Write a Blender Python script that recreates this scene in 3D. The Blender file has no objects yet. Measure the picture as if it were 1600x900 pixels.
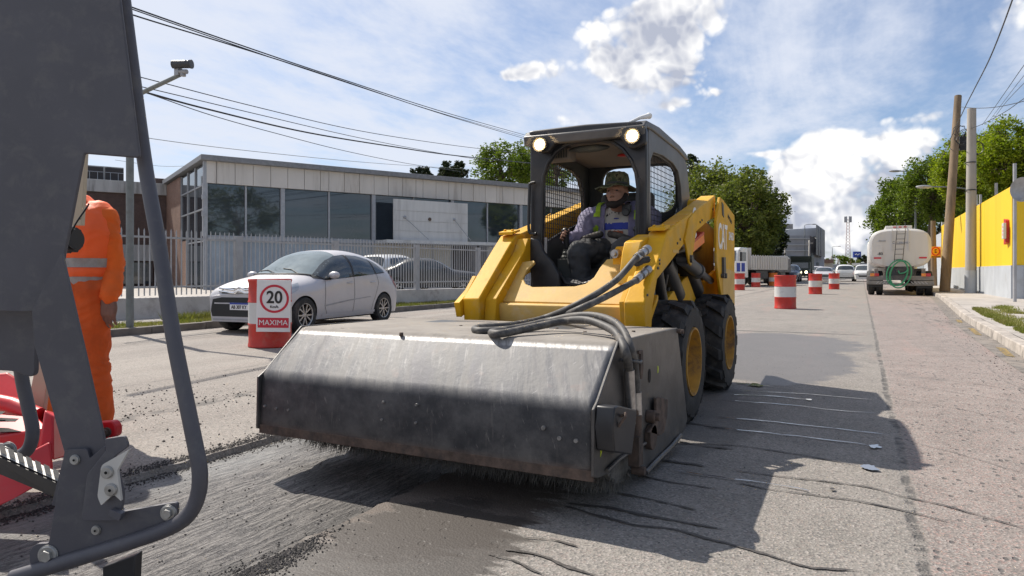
import bpy, bmesh, math, random
from mathutils import Vector, Matrix, noise
PI = math.pi
R = math.radians
rnd = random.Random(7)
scene = bpy.context.scene
# ---------------------------------------------------------------- camera
# world frame: +Y runs along the road away from the viewer, +X to the right of the road, z up, metres
FPX, HC, HX, HY = 1067.0, 0.98, 800.0, 424.0
TH = R(27.1)
CT, ST = math.cos(TH), math.sin(TH)
cam_d = bpy.data.cameras.new('camera'); cam_o = bpy.data.objects.new('camera', cam_d)
scene.collection.objects.link(cam_o); scene.camera = cam_o
cam_o.location = (0, 0, HC); cam_o.rotation_euler = (PI/2, 0, TH)
cam_d.sensor_width = 36; cam_d.lens = FPX/1600*36
cam_d.shift_y = -(450-HY)/1600
cam_d.clip_start = 0.05; cam_d.clip_end = 6000

def wpt(xc, d, z=0.0):            # camera-aligned plan coordinates -> world
    return Vector((CT*xc - ST*d, ST*xc + CT*d, z))
def at(px, py, d):                # photo position at a measured distance
    return wpt((px-HX)/FPX*d, d, HC-(py-HY)/FPX*d)
def grd(px, py, z=0.0):
    d = FPX*(HC-z)/(py-HY)
    return at(px, py, d)
def onx(px, py, X):               # photo position on the upright plane x = X
    r = (px-HX)/FPX
    Y = (-ST*r*X-CT*X)/(ST-CT*r)
    d = -ST*X+CT*Y
    return (Y, HC-(py-HY)*d/FPX)
def ony(px, py, Y):
    r = (px-HX)/FPX
    X = (r*CT*Y-ST*Y)/(CT+r*ST)
    d = -ST*X+CT*Y
    return (X, HC-(py-HY)*d/FPX)

# ---------------------------------------------------------------- light
SUN_DIR = Vector((-0.78, 0.27, 1.0)).normalized()      # towards the sun
sun_el = math.asin(SUN_DIR.z); sun_az = math.atan2(SUN_DIR.x, SUN_DIR.y)
sd = bpy.data.lights.new('sun', 'SUN'); sd.energy = 4.7; sd.angle = R(0.55); sd.color = (1.0, 0.93, 0.83)
so = bpy.data.objects.new('sun', sd); scene.collection.objects.link(so)
so.rotation_euler = (-SUN_DIR).to_track_quat('-Z', 'Y').to_euler()
scene.view_settings.view_transform = 'Standard'; scene.view_settings.look = 'None'
scene.view_settings.exposure = 0.44; scene.view_settings.gamma = 1.0
scene.view_settings.use_curve_mapping = False

world = bpy.data.worlds.new('World'); scene.world = world; world.use_nodes = True
class NT:
    """small wrapper for building node trees"""
    def __init__(s, tree): s.t = tree; s.n = tree.nodes; s.l = tree.links
    def new(s, typ, **kw):
        nd = s.n.new(typ)
        for k, v in kw.items():
            if k.startswith('_'): continue
            setattr(nd, k, v)
        return nd
    def put(s, sock, v):
        if v is None: return
        if isinstance(v, bpy.types.NodeSocket): s.l.new(v, sock)
        elif isinstance(v, (tuple, list, Vector)):
            v = tuple(v)
            if len(sock.default_value) == 4 and len(v) == 3: v = v+(1,)
            sock.default_value = v
        else: sock.default_value = v
    def math(s, op, a, b=None, c=None, clamp=False):
        nd = s.new('ShaderNodeMath', operation=op, use_clamp=clamp)
        s.put(nd.inputs[0], a); s.put(nd.inputs[1], b); s.put(nd.inputs[2], c)
        return nd.outputs[0]
    def vmath(s, op, a, b=None, out=0):
        nd = s.new('ShaderNodeVectorMath', operation=op)
        s.put(nd.inputs[0], a)
        if b is not None: s.put(nd.inputs[3 if op == 'SCALE' else 1], b)
        return nd.outputs[1 if op in ('DOT_PRODUCT', 'LENGTH') else 0]
    def noise(s, vec, scale, detail=4, rough=0.55, dist=0.0, out='Fac'):
        nd = s.new('ShaderNodeTexNoise'); s.put(nd.inputs['Vector'], vec)
        s.put(nd.inputs['Scale'], scale); s.put(nd.inputs['Detail'], detail); s.put(nd.inputs['Roughness'], rough)
        s.put(nd.inputs['Distortion'], dist)
        return nd.outputs[0 if out == 'Fac' else 1]
    def voro(s, vec, scale, feature='F1', out=0, rnd_=1.0):
        nd = s.new('ShaderNodeTexVoronoi', feature=feature); s.put(nd.inputs['Vector'], vec)
        s.put(nd.inputs['Scale'], scale); s.put(nd.inputs['Randomness'], rnd_)
        return nd.outputs[out]
    def ramp(s, v, lo, hi, a=0.0, b=1.0, smooth=True):
        nd = s.new('ShaderNodeMapRange', interpolation_type='SMOOTHSTEP' if smooth else 'LINEAR')
        s.put(nd.inputs[0], v); s.put(nd.inputs[1], lo); s.put(nd.inputs[2], hi); s.put(nd.inputs[3], a); s.put(nd.inputs[4], b)
        return nd.outputs[0]
    def mix(s, f, a, b, blend='MIX'):
        nd = s.new('ShaderNodeMix', data_type='RGBA', blend_type=blend)
        s.put(nd.inputs[0], f); s.put(nd.inputs[6], a); s.put(nd.inputs[7], b)
        return nd.outputs[2]
    def sep(s, v):
        nd = s.new('ShaderNodeSeparateXYZ'); s.put(nd.inputs[0], v); return nd.outputs
    def comb(s, x, y, z):
        nd = s.new('ShaderNodeCombineXYZ'); s.put(nd.inputs[0], x); s.put(nd.inputs[1], y); s.put(nd.inputs[2], z); return nd.outputs[0]
    def mapping(s, v, scale=(1, 1, 1), rot=(0, 0, 0), loc=(0, 0, 0)):
        nd = s.new('ShaderNodeMapping'); s.put(nd.inputs[0], v)
        nd.inputs['Scale'].default_value = scale; nd.inputs['Rotation'].default_value = rot; nd.inputs['Location'].default_value = loc
        return nd.outputs[0]

def build_sky():
    t = NT(world.node_tree); t.n.clear()
    out = t.new('ShaderNodeOutputWorld'); bg = t.new('ShaderNodeBackground')
    t.l.new(bg.outputs[0], out.inputs[0])
    sky = t.new('ShaderNodeTexSky', sky_type='NISHITA', sun_disc=False)
    sky.sun_elevation = sun_el; sky.sun_rotation = sun_az
    sky.air_density = 1.0; sky.dust_density = 1.0; sky.ozone_density = 2.0; sky.altitude = 20
    col = sky.outputs[0]
    tc = t.new('ShaderNodeTexCoord').outputs['Generated']
    d = t.vmath('NORMALIZE', tc)
    x, y, z = t.sep(d)[:3]
    az = t.math('ARCTAN2', x, y); el = t.math('ARCSINE', z)
    # high veil of cirrus on a flat layer far overhead
    inv = t.math('DIVIDE', 1.0, t.math('MAXIMUM', t.math('ADD', z, 0.10), 0.02))
    flat = t.comb(t.math('MULTIPLY', x, inv), t.math('MULTIPLY', y, inv), 0.0)
    m1 = t.mapping(flat, scale=(1.0, 0.42, 1), rot=(0, 0, R(62)), loc=(3.1, 1.2, 0))
    c1 = t.noise(m1, 1.5, 6, 0.62, 0.5)
    m2 = t.mapping(flat, scale=(1.0, 0.6, 1), rot=(0, 0, R(40)), loc=(0.3, 4.2, 0))
    c2 = t.noise(m2, 3.2, 5, 0.66, 0.0)
    side = t.ramp(az, R(-60), R(25), 0.16, 0.015)        # the veil is thicker towards the sun's side
    cir = t.math('ADD', t.math('ADD', t.math('MULTIPLY', c1, 0.62), t.math('MULTIPLY', c2, 0.38)), side)
    cir = t.ramp(cir, 0.41, 0.72, 0.08, 0.92)
    low = t.ramp(el, R(0), R(5), 0.25, 0.0)
    cir = t.math('MAXIMUM', cir, low)
    col = t.mix(1.0, col, (0.54, 0.60, 0.68), 'MULTIPLY')
    col = t.mix(cir, col, (4.35, 4.6, 5.2))
    # cumulus: billowing masses at fixed bearings
    wv = t.vmath('SUBTRACT', t.noise(d, 9, 2, 0.55, out='Color'), (0.5, 0.5, 0.5))
    def billow(vec, oct_=3):
        w = t.vmath('ADD', vec, t.vmath('SCALE', wv, 0.07))
        s_ = None
        for sc, am in ((17, .52), (40, .30), (95, .18))[:oct_]:
            v = t.math('MULTIPLY', t.voro(w, sc, 'F1'), am); s_ = v if s_ is None else t.math('ADD', s_, v)
        return s_
    b0 = billow(d); b1 = billow(t.vmath('ADD', d, (0.010, -0.004, -0.020)), 3)
    nz = t.noise(d, 11, 7, 0.62)
    blobs = [(1020, 62, 86, 48, 1.0), (1070, 20, 54, 32, 1), (975, 92, 52, 42, 1), (1035, 118, 45, 24, .85), (960, 40, 40, 26, .7), (833, 108, 48, 18, .95), (1052, 164, 30, 9, .85), (885, 190, 30, 12, .75), (800, 118, 22, 8, .7),
             (1262, 265, 50, 42, 1.05), (1305, 245, 40, 30, .95), (1400, 232, 50, 24, 1.0), (1430, 222, 28, 18, .8), (1350, 272, 66, 36, 1.05), (1225, 318, 45, 38, .9), (1300, 325, 80, 44, 1.05), (1385, 300, 50, 42, .85), (1330, 385, 60, 26, .8),
             (1120, 145, 18, 7, .7), (1430, 184, 46, 7, .6), (60, 330, 40, 12, .5), (1560, 22, 130, 26, .62), (1185, 100, 36, 8, .55), (1200, 240, 30, 5, .6), (-300, 120, 200, 90, .9), (2100, 200, 260, 120, 1), (2600, 330, 300, 90, 1)]
    tot = None; hgt = None
    for (px, py, rx, ry, w) in blobs:
        p = at(px, py, 100.0) - Vector((0, 0, HC)); p.normalize()
        a0 = math.atan2(p.x, p.y); e0 = math.asin(p.z)
        k = FPX*(1+((px-HX)/FPX)**2); k2 = FPX*math.sqrt(1+((px-HX)/FPX)**2)
        ax = t.math('MULTIPLY', t.math('SUBTRACT', az, a0), k/(rx*1.25)); ey = t.math('MULTIPLY', t.math('SUBTRACT', el, e0), k2/(ry*1.25))
        dd = t.math('ADD', t.math('MULTIPLY', ax, ax), t.math('MULTIPLY', ey, ey))
        g = t.math('MULTIPLY', t.math('EXPONENT', t.math('MULTIPLY', dd, -1.0)), w)
        tot = g if tot is None else t.math('ADD', tot, g)
        h = t.math('MULTIPLY', g, ey); hgt = h if hgt is None else t.math('ADD', hgt, h)
    totc = t.math('MINIMUM', tot, 1.15)
    dens = t.math('ADD', totc, t.math('MULTIPLY', t.math('SUBTRACT', 0.40, b0), 1.5))
    dens = t.math('ADD', dens, t.math('MULTIPLY', t.math('SUBTRACT', nz, 0.5), 1.0))
    al = t.math('MULTIPLY', t.ramp(dens, 0.36, 0.84), t.ramp(tot, 0.10, 0.34))
    lit = t.math('ADD', 0.66, t.math('MULTIPLY', t.math('SUBTRACT', b1, b0), 2.6))
    lit = t.math('ADD', lit, t.math('MULTIPLY', hgt, 0.30))
    lit = t.math('ADD', lit, t.math('MULTIPLY', t.math('SUBTRACT', nz, .5), 0.5))
    lit = t.math('SUBTRACT', lit, t.ramp(t.math('MULTIPLY', dens, t.ramp(el, R(11), R(17))), 0.62, 1.35, 0, 0.55))
    cc = t.mix(t.math('MINIMUM', t.math('MAXIMUM', lit, 0.0), 1.0), (2.7, 2.9, 3.5), (6.0, 5.95, 5.9))
    col = t.mix(al, col, cc)
    t.put(bg.inputs[0], col); bg.inputs[1].default_value = 0.135
build_sky()
world.cycles.sampling_method = 'MANUAL'; world.cycles.sample_map_resolution = 512

# ---------------------------------------------------------------- materials
MATS = {}
def mat(name, col, rough=0.6, metal=0.0, var=0.12, scale=6.0, bump=0.0, bscale=60.0, dirt=None, damt=0.5, dscale=3.0, spec=0.5, coat=0.0, emit=None, estr=0.0, streak=False, rvar=0.1, trans=0.0):
    if name in MATS: return MATS[name]
    m = bpy.data.materials.new(name); m.use_nodes = True; MATS[name] = m
    t = NT(m.node_tree); b = t.n['Principled BSDF']
    tc = t.new('ShaderNodeTexCoord').outputs['Object']
    c = tuple(col)
    if streak: vec = t.mapping(tc, scale=(1, 1, 0.12))
    else: vec = tc
    n1 = t.noise(vec, scale, 6, 0.6)
    f = t.ramp(n1, 0.3, 0.7)
    colr = t.mix(f, tuple(v*(1-var) for v in c), tuple(min(1, v*(1+var)) for v in c))
    if dirt is not None:
        n2 = t.noise(vec, dscale, 8, 0.68, 0.3)
        f2 = t.ramp(n2, 0.62-damt*0.25, 0.78-damt*0.1, 0, min(1, damt*1.3))
        colr = t.mix(f2, colr, dirt)
        t.put(b.inputs['Roughness'], t.ramp(f2, 0, 1, rough, min(1, rough+0.25)))
    else:
        t.put(b.inputs['Roughness'], t.ramp(n1, 0.3, 0.7, max(0.02, rough-rvar), min(1, rough+rvar)))
    t.put(b.inputs['Base Color'], colr); b.inputs['Metallic'].default_value = metal
    b.inputs['Specular IOR Level'].default_value = spec
    b.inputs['Coat Weight'].default_value = coat; b.inputs['Coat Roughness'].default_value = 0.06
    b.inputs['Transmission Weight'].default_value = trans
    if emit is not None:
        b.inputs['Emission Color'].default_value = tuple(emit)+(1,); b.inputs['Emission Strength'].default_value = estr
    if bump > 0:
        bn = t.new('ShaderNodeBump'); bn.inputs['Strength'].default_value = 1.0; bn.inputs['Distance'].default_value = bump
        t.put(bn.inputs['Height'], t.noise(tc, bscale, 5, 0.65)); t.put(b.inputs['Normal'], bn.outputs[0])
    return m

# ---------------------------------------------------------------- mesh building
class MB:
    def __init__(s): s.v = []; s.f = []; s.sm = []
    def add(s, vs, fs, smooth=False):
        o = len(s.v); s.v += [Vector(p) for p in vs]
        for f in fs: s.f.append([i+o for i in f]); s.sm.append(smooth)
        return s
    def box(s, lo, hi, M=None):
        x0, y0, z0 = lo; x1, y1, z1 = hi
        vs = [Vector(p) for p in ((x0,y0,z0),(x1,y0,z0),(x1,y1,z0),(x0,y1,z0),(x0,y0,z1),(x1,y0,z1),(x1,y1,z1),(x0,y1,z1))]
        if M is not None: vs = [M @ p for p in vs]
        return s.add(vs, [(0,3,2,1),(4,5,6,7),(0,1,5,4),(1,2,6,5),(2,3,7,6),(3,0,4,7)])
    def prism(s, poly, axis, a, b, M=None):
        """poly: 2D outline; axis x: (y,z) pairs between x=a..b; axis y: (x,z); axis z: (x,y)"""
        def mk(p, h):
            if axis == 'x': return Vector((h, p[0], p[1]))
            if axis == 'y': return Vector((p[0], h, p[1]))
            return Vector((p[0], p[1], h))
        n = len(poly)
        vs = [mk(p, a) for p in poly]+[mk(p, b) for p in poly]
        if M is not None: vs = [M @ p for p in vs]
        fs = [list(range(n)), list(range(2*n-1, n-1, -1))]+[(i, n+i, n+(i+1) % n, (i+1) % n) for i in range(n)]
        return s.add(vs, fs)
    def slab(s, poly, d, depth):
        """outline given as photo positions at distance d, solid going back by depth (real thickness)"""
        n = len(poly)
        fr = [at(p[0], p[1], d) for p in poly]; off = wpt(0, depth)
        vs = fr+[p+off for p in fr]
        fs = [list(range(n)), list(range(2*n-1, n-1, -1))]+[(i, n+i, n+(i+1) % n, (i+1) % n) for i in range(n)]
        return s.add(vs, fs)
    def cyl(s, p0, p1, r0, r1=None, n=16, cap=True):
        p0 = Vector(p0); p1 = Vector(p1); r1 = r0 if r1 is None else r1
        ax = (p1-p0).normalized(); u = ax.orthogonal().normalized(); w = ax.cross(u)
        vs = []
        for p, r in ((p0, r0), (p1, r1)):
            for i in range(n):
                a = 2*PI*i/n; vs.append(p+(u*math.cos(a)+w*math.sin(a))*r)
        s.add(vs, [(i, (i+1) % n, n+(i+1) % n, n+i) for i in range(n)], True)
        if cap: s.add(vs, [list(range(n-1, -1, -1)), list(range(n, 2*n))])
        return s
    def tube(s, pts, r, n=10, cap=True):
        pts = [Vector(p) for p in pts]; rs = r if isinstance(r, (list, tuple)) else [r]*len(pts)
        u = None; vs = []
        for i, p in enumerate(pts):
            tg = (pts[min(i+1, len(pts)-1)]-pts[max(i-1, 0)]).normalized()
            if u is None: u = tg.orthogonal().normalized()
            u = (u-tg*u.dot(tg)).normalized(); w = tg.cross(u)
            for k in range(n):
                a = 2*PI*k/n; vs.append(p+(u*math.cos(a)+w*math.sin(a))*rs[i])
        fs = []
        for i in range(len(pts)-1):
            for k in range(n): fs.append((i*n+k, i*n+(k+1) % n, (i+1)*n+(k+1) % n, (i+1)*n+k))
        s.add(vs, fs, True)
        if cap: s.add(vs, [list(range(n-1, -1, -1)), [len(vs)-n+k for k in range(n)]])
        return s
    def lathe(s, prof, M=None, n=32, closed=False):
        """prof: (radius, z) pairs, spun about local z"""
        vs = []
        for (r, z) in prof:
            for k in range(n):
                a = 2*PI*k/n; vs.append(Vector((r*math.cos(a), r*math.sin(a), z)))
        if M is not None: vs = [M @ v for v in vs]
        fs = []
        m = len(prof)
        for i in range(m if closed else m-1):
            j = (i+1) % m
            for k in range(n): fs.append((i*n+k, i*n+(k+1) % n, j*n+(k+1) % n, j*n+k))
        return s.add(vs, fs, True)
    def ball(s, c, r, n=12, M=None):
        c = Vector(c); rr = r if isinstance(r, (list, tuple)) else (r, r, r)
        prof = []
        vs = []; m = n//2
        for i in range(m+1):
            ph = PI*i/m
            for k in range(n):
                a = 2*PI*k/n
                q = Vector((rr[0]*math.sin(ph)*math.cos(a), rr[1]*math.sin(ph)*math.sin(a), rr[2]*math.cos(ph)))
                if M is not None: q = M @ q
                vs.append(c+q)
        fs = []
        for i in range(m):
            for k in range(n): fs.append((i*n+k, (i+1)*n+k, (i+1)*n+(k+1) % n, i*n+(k+1) % n))
        return s.add(vs, fs, True)
    def quad(s, a, b, c, d): return s.add([a, b, c, d], [(0, 1, 2, 3)])

def spline(pts, n=8):
    """Catmull-Rom through points"""
    P = [Vector(p) for p in pts]; out = []
    for i in range(len(P)-1):
        a = P[max(i-1, 0)]; b = P[i]; c = P[i+1]; d = P[min(i+2, len(P)-1)]
        for k in range(n):
            t = k/n
            out.append(0.5*((2*b)+(c-a)*t+(2*a-5*b+4*c-d)*t*t+(3*b-a-3*c+d)*t**3))
    out.append(P[-1]); return out

def bevel_poly(poly, rads, n=4):
    """round the corners of a 2D polygon"""
    out = []; N = len(poly)
    for i, p in enumerate(poly):
        r = rads[i] if isinstance(rads, (list, tuple)) else rads
        P = Vector(p).to_2d() if not isinstance(p, Vector) else p.to_2d()
        A = Vector(poly[i-1][:2]); B = Vector(poly[(i+1) % N][:2])
        if r <= 0: out.append(tuple(P)); continue
        u = (A-P); v = (B-P); r1 = min(r, u.length*0.48, v.length*0.48)
        a = P+u.normalized()*r1; b = P+v.normalized()*r1
        for k in range(n+1):
            t = k/n; out.append(tuple(a*(1-t)**2+P*2*t*(1-t)+b*t*t))
    return out

COL = scene.collection
TMP = bpy.data.scenes.new('bake_scene')
def evaluated_mesh(o):
    TMP.collection.objects.link(o)
    with bpy.context.temp_override(scene=TMP, view_layer=TMP.view_layers[0]):
        dg = bpy.context.evaluated_depsgraph_get(); dg.update(); me = bpy.data.meshes.new_from_object(o.evaluated_get(dg))
    TMP.collection.objects.unlink(o); return me
def obj(name, mb, m, parent=None, bevel=0.0, bseg=2, sharp=38, fix=True):
    me = bpy.data.meshes.new(name)
    me.from_pydata([tuple(v) for v in mb.v], [], mb.f)
    me.polygons.foreach_set('use_smooth', mb.sm if len(mb.sm) == len(me.polygons) else [False]*len(me.polygons))
    if fix:
        bm = bmesh.new(); bm.from_mesh(me)
        bmesh.ops.remove_doubles(bm, verts=bm.verts, dist=1e-5)
        bmesh.ops.recalc_face_normals(bm, faces=bm.faces)
        lim = R(sharp)
        for e in bm.edges:
            if len(e.link_faces) == 2: e.smooth = e.calc_face_angle(0) < lim
        bm.to_mesh(me); bm.free()
    me.materials.append(m)
    o = bpy.data.objects.new(name, me); COL.objects.link(o)
    if parent is not None:
        o.parent = parent
        if parent.parent is None and parent.type == 'EMPTY': o.matrix_parent_inverse = parent.matrix_basis.inverted()
    if bevel > 0:
        bv = o.modifiers.new('bevel', 'BEVEL'); bv.width = bevel; bv.segments = bseg; bv.limit_method = 'ANGLE'; bv.angle_limit = R(30)
        bv.harden_normals = False
        for p in me.polygons: p.use_smooth = True
        bm = bmesh.new(); bm.from_mesh(me)
        for e in bm.edges:
            if len(e.link_faces) == 2: e.smooth = e.calc_face_angle(0) < R(sharp)
        bm.to_mesh(me); bm.free()
    return o
def tag(o, label=None, cat=None, group=None, kind=None):
    if label: o['label'] = label
    if cat: o['category'] = cat
    if group: o['group'] = group
    if kind: o['kind'] = kind
    return o
def thing(name, label, cat, loc=(0, 0, 0), group=None, rz=0.0):
    o = bpy.data.objects.new(name, None); COL.objects.link(o); o.location = loc; o.rotation_euler = (0, 0, rz)
    o.empty_display_size = 0.1
    return tag(o, label, cat, group)
def struct(name, mb, m, **kw):
    o = obj(name, mb, m, **kw); o['kind'] = 'structure'; return o
def kids(o): return [c for c in bpy.data.objects if c.parent == o]
def copy_tree(o, parent=None):
    c = o.copy(); COL.objects.link(c); c.parent = parent
    if parent is not None: c.matrix_parent_inverse = o.matrix_parent_inverse.copy()
    for ch in kids(o): copy_tree(ch, c)
    return c
def dup(root, loc, rz=None, label=None, group=None):
    c = copy_tree(root); c.location = loc
    if rz is not None: c.rotation_euler = (0, 0, rz)
    if label: c['label'] = label
    if group: c['group'] = group
    return c
def place(root, loc, rz=0.0):
    root.location = loc; root.rotation_euler = (0, 0, rz)
def text_mesh(name, body, size, m, M, parent, extrude=0.002, align='CENTER', bold=False, xs=1.0):
    cu = bpy.data.curves.new(name, 'FONT'); cu.body = body; cu.size = size; cu.extrude = extrude
    cu.align_x = align; cu.align_y = 'CENTER'
    if bold: cu.offset = size*0.02
    o = bpy.data.objects.new('tmp_text', cu)
    me = evaluated_mesh(o); bpy.data.objects.remove(o)
    me.name = name
    S = Matrix.Diagonal((xs, 1, 1, 1))
    me.transform(M @ S); me.materials.clear(); me.materials.append(m)
    t = bpy.data.objects.new(name, me); COL.objects.link(t)
    if parent is not None:
        t.parent = parent
        if parent.parent is None and parent.type == 'EMPTY': t.matrix_parent_inverse = parent.matrix_basis.inverted()
    return t
def frame(o, x, y):
    """matrix whose local x,y,z axes are x, y, x cross y at origin o"""
    x = Vector(x).normalized(); z = x.cross(Vector(y)).normalized(); y = z.cross(x)
    return Matrix(((x.x, y.x, z.x, o[0]), (x.y, y.y, z.y, o[1]), (x.z, y.z, z.z, o[2]), (0, 0, 0, 1)))
def bake_mods(o):
    me = evaluated_mesh(o); o.modifiers.clear()
    old = o.data; nm = old.name; o.data = me; bpy.data.meshes.remove(old); me.name = nm
def remesh(name, mb, m, parent, voxel=0.012, smooth=6, loosen=None):
    me = bpy.data.meshes.new(name); me.from_pydata([tuple(v) for v in mb.v], [], mb.f)
    bm = bmesh.new(); bm.from_mesh(me); bmesh.ops.remove_doubles(bm, verts=bm.verts, dist=1e-5)
    bmesh.ops.recalc_face_normals(bm, faces=bm.faces); bm.to_mesh(me); bm.free()
    me.materials.append(m)
    o = bpy.data.objects.new(name, me); COL.objects.link(o)
    rm = o.modifiers.new('r', 'REMESH'); rm.mode = 'VOXEL'; rm.voxel_size = voxel; rm.use_smooth_shade = True
    sm = o.modifiers.new('s', 'SMOOTH'); sm.iterations = smooth; sm.factor = 0.5
    bake_mods(o)
    if loosen:
        cn = [(v.co.copy(), v.normal.copy()) for v in o.data.vertices]; flat_ = []
        for c_, n_ in cn: flat_ += list(c_+Vector(loosen(c_, n_)))
        o.data.vertices.foreach_set('co', flat_); o.data.update()
    for p in o.data.polygons: p.use_smooth = True
    if not o.data.materials: o.data.materials.append(m)
    if parent is not None:
        o.parent = parent
        if parent.parent is None and parent.type == 'EMPTY': o.matrix_parent_inverse = parent.matrix_basis.inverted()
    return o

def split_loose(names):
    for o in [q for q in bpy.data.objects if q.type == 'MESH' and q.name.split('.')[0] in names and not kids(q)]:
        bm = bmesh.new(); bm.from_mesh(o.data); bm.verts.ensure_lookup_table(); seen = set(); isl = []
        for v in bm.verts:
            if v.index in seen: continue
            st = [v]; seen.add(v.index); cur = []
            while st:
                w = st.pop(); cur.append(w.index)
                for e in w.link_edges:
                    x = e.other_vert(w)
                    if x.index not in seen: seen.add(x.index); st.append(x)
            isl.append(set(cur))
        bm.free(); small = [i for i in isl if len(i) >= (40 if o.name.startswith('vest') else 4)]
        if len(isl) < 2: continue
        for k, keep in enumerate(small):
            bm = bmesh.new(); bm.from_mesh(o.data); bm.verts.ensure_lookup_table()
            bmesh.ops.delete(bm, geom=[v for v in bm.verts if v.index not in keep], context='VERTS')
            me = bpy.data.meshes.new(o.name.split('.')[0]); bm.to_mesh(me); bm.free()
            for mm in o.data.materials: me.materials.append(mm)
            c = o.copy(); c.data = me; COL.objects.link(c); c.parent = o.parent; c.matrix_parent_inverse = o.matrix_parent_inverse.copy()
        bpy.data.objects.remove(o)
# ================================================================ ground, road, pavements
def kerb_r(y):
    P = [(-30, 1.45), (9.5, 1.63), (16, 1.80), (25, 2.30), (30, 2.55), (60, 2.8), (420, 3.6)]
    for (a, xa), (b, xb) in zip(P, P[1:]):
        if y <= b: return xa+(xb-xa)*(y-a)/(b-a)
    return P[-1][1]
KL = -9.95
MX0, MX1, MY1, MZ = -3.12, -1.80, 3.93, -0.032

def road_material():
    m = bpy.data.materials.new('worn_asphalt'); m.use_nodes = True; MATS['road'] = m
    t = NT(m.node_tree); b = t.n['Principled BSDF']
    P = t.new('ShaderNodeTexCoord').outputs['Object']
    x, y, z = t.sep(P)[:3]
    big = t.noise(P, 0.55, 5, 0.6); mid = t.noise(P, 3.0, 6, 0.65); fine = t.noise(P, 55, 4, 0.7)
    lng = t.noise(t.mapping(P, scale=(1, 0.05, 1)), 2.2, 5, 0.6)
    xw = t.math('ADD', x, t.math('MULTIPLY', t.math('SUBTRACT', t.noise(P, 2.5, 6, 0.7), 0.5), 0.10))
    right = t.ramp(xw, 0.19, 0.23)
    left = t.ramp(x, -3.0, -3.3)
    base = t.mix(t.ramp(mid, 0.3, 0.7), (0.215, 0.198, 0.175), (0.275, 0.252, 0.225))
    rgt = t.mix(t.ramp(mid, 0.3, 0.7), (0.225, 0.186, 0.166), (0.300, 0.255, 0.230))
    lft = t.mix(t.ramp(lng, 0.35, 0.65), (0.235, 0.208, 0.180), (0.315, 0.285, 0.250))
    c = t.mix(right, base, rgt); c = t.mix(left, c, lft)
    c = t.mix(t.ramp(big, 0.35, 0.7, 0, 0.35), c, (0.15, 0.14, 0.13))
    # exposed aggregate: light and dark stones
    vc = t.voro(P, 120, 'F1', 1)
    r_, g_, b_ = t.sep(vc)[:3]
    c = t.mix(t.ramp(r_, 0.72, 0.80, 0, 0.55), c, (0.085, 0.082, 0.080))
    c = t.mix(t.ramp(g_, 0.80, 0.86, 0, 0.5), c, (0.42, 0.38, 0.35))
    c = t.mix(t.math('MULTIPLY', t.ramp(b_, 0.84, 0.90, 0, 0.4), t.math('ADD', 0.35, right)), c, (0.36, 0.22, 0.19))
    vp = t.voro(t.mapping(P, scale=(1, 0.6, 1)), 34, 'F1', 1)
    pr, pg, pb = t.sep(vp)[:3]
    pits = t.math('MULTIPLY', t.ramp(pr, 0.80, 0.86, 0, 0.75), t.ramp(t.voro(t.mapping(P, scale=(1, 0.6, 1)), 34), 0.42, 0.26))
    pits = t.math('MULTIPLY', pits, t.math('ADD', 0.25, t.math('MULTIPLY', right, 0.75)))
    c = t.mix(pits, c, (0.055, 0.055, 0.055))
    # pink dust streaks of old lane paint
    c = t.mix(t.math('MULTIPLY', t.ramp(t.noise(t.mapping(P, scale=(1.6, 0.2, 1)), 1.6, 6, 0.7), 0.52, 0.68, 0, 0.40), t.ramp(y, 3, 12)), c, (0.34, 0.22, 0.19))
    c = t.mix(t.math('MULTIPLY', t.ramp(t.noise(t.mapping(P, scale=(1, .45, 1)), 1.7, 7, 0.72), 0.54, 0.66, 0, 0.42), t.ramp(x, -3.4, -2.8)), c, (0.125, 0.118, 0.112))
    c = t.mix(t.ramp(t.noise(P, 7.5, 6, 0.75), 0.60, 0.70, 0, 0.35), c, (0.38, 0.345, 0.315))
    # cold joint and cracks
    jn = t.math('ABSOLUTE', t.math('SUBTRACT', xw, 0.19))
    joint = t.math('MULTIPLY', t.ramp(jn, 0.028, 0.008), t.ramp(t.noise(P, 9, 4, 0.7), 0.42, 0.58, 0.10, 0.75))
    c = t.mix(joint, c, (0.05, 0.048, 0.047))
    def tline(xc, w, amt, wob=0.25):
        xx = t.math('ADD', x, t.math('MULTIPLY', t.math('SUBTRACT', t.noise(P, 0.9, 5, 0.65), 0.5), wob))
        dd = t.math('ABSOLUTE', t.math('SUBTRACT', xx, xc))
        return t.math('MULTIPLY', t.ramp(dd, w, w*0.4), t.ramp(t.noise(P, 5, 4, 0.7), 0.40, 0.56, 0.0, amt))
    for xc, w, a in ((-4.35, 0.10, 0.75), (-5.6, 0.02, 0.7), (-7.3, 0.02, 0.7), (-8.7, 0.025, 0.7), (1.15, 0.015, 0.5)):
        c = t.mix(tline(xc, w, a), c, (0.085, 0.08, 0.075))
    # transverse patch seam
    yy = t.math('ADD', y, t.math('MULTIPLY', t.math('SUBTRACT', t.noise(P, 1.3, 5, 0.65), 0.5), 0.35))
    seam = t.math('MULTIPLY', t.ramp(t.math('ABSOLUTE', t.math('SUBTRACT', yy, 11.8)), 0.10, 0.03), t.ramp(x, 0.1, -0.2, 0, 0.9))
    c = t.mix(seam, c, (0.06, 0.058, 0.055))
    # oil and tyre marks in the gutter lane
    gl = t.math('MULTIPLY', t.ramp(t.noise(t.mapping(P, scale=(1, 0.16, 1)), 1.9, 6, 0.72), 0.52, 0.66, 0, 0.75), t.math('MULTIPLY', t.ramp(x, 0.6, 1.3), t.ramp(y, 6, 9)))
    c = t.mix(gl, c, (0.075, 0.07, 0.065))
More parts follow.
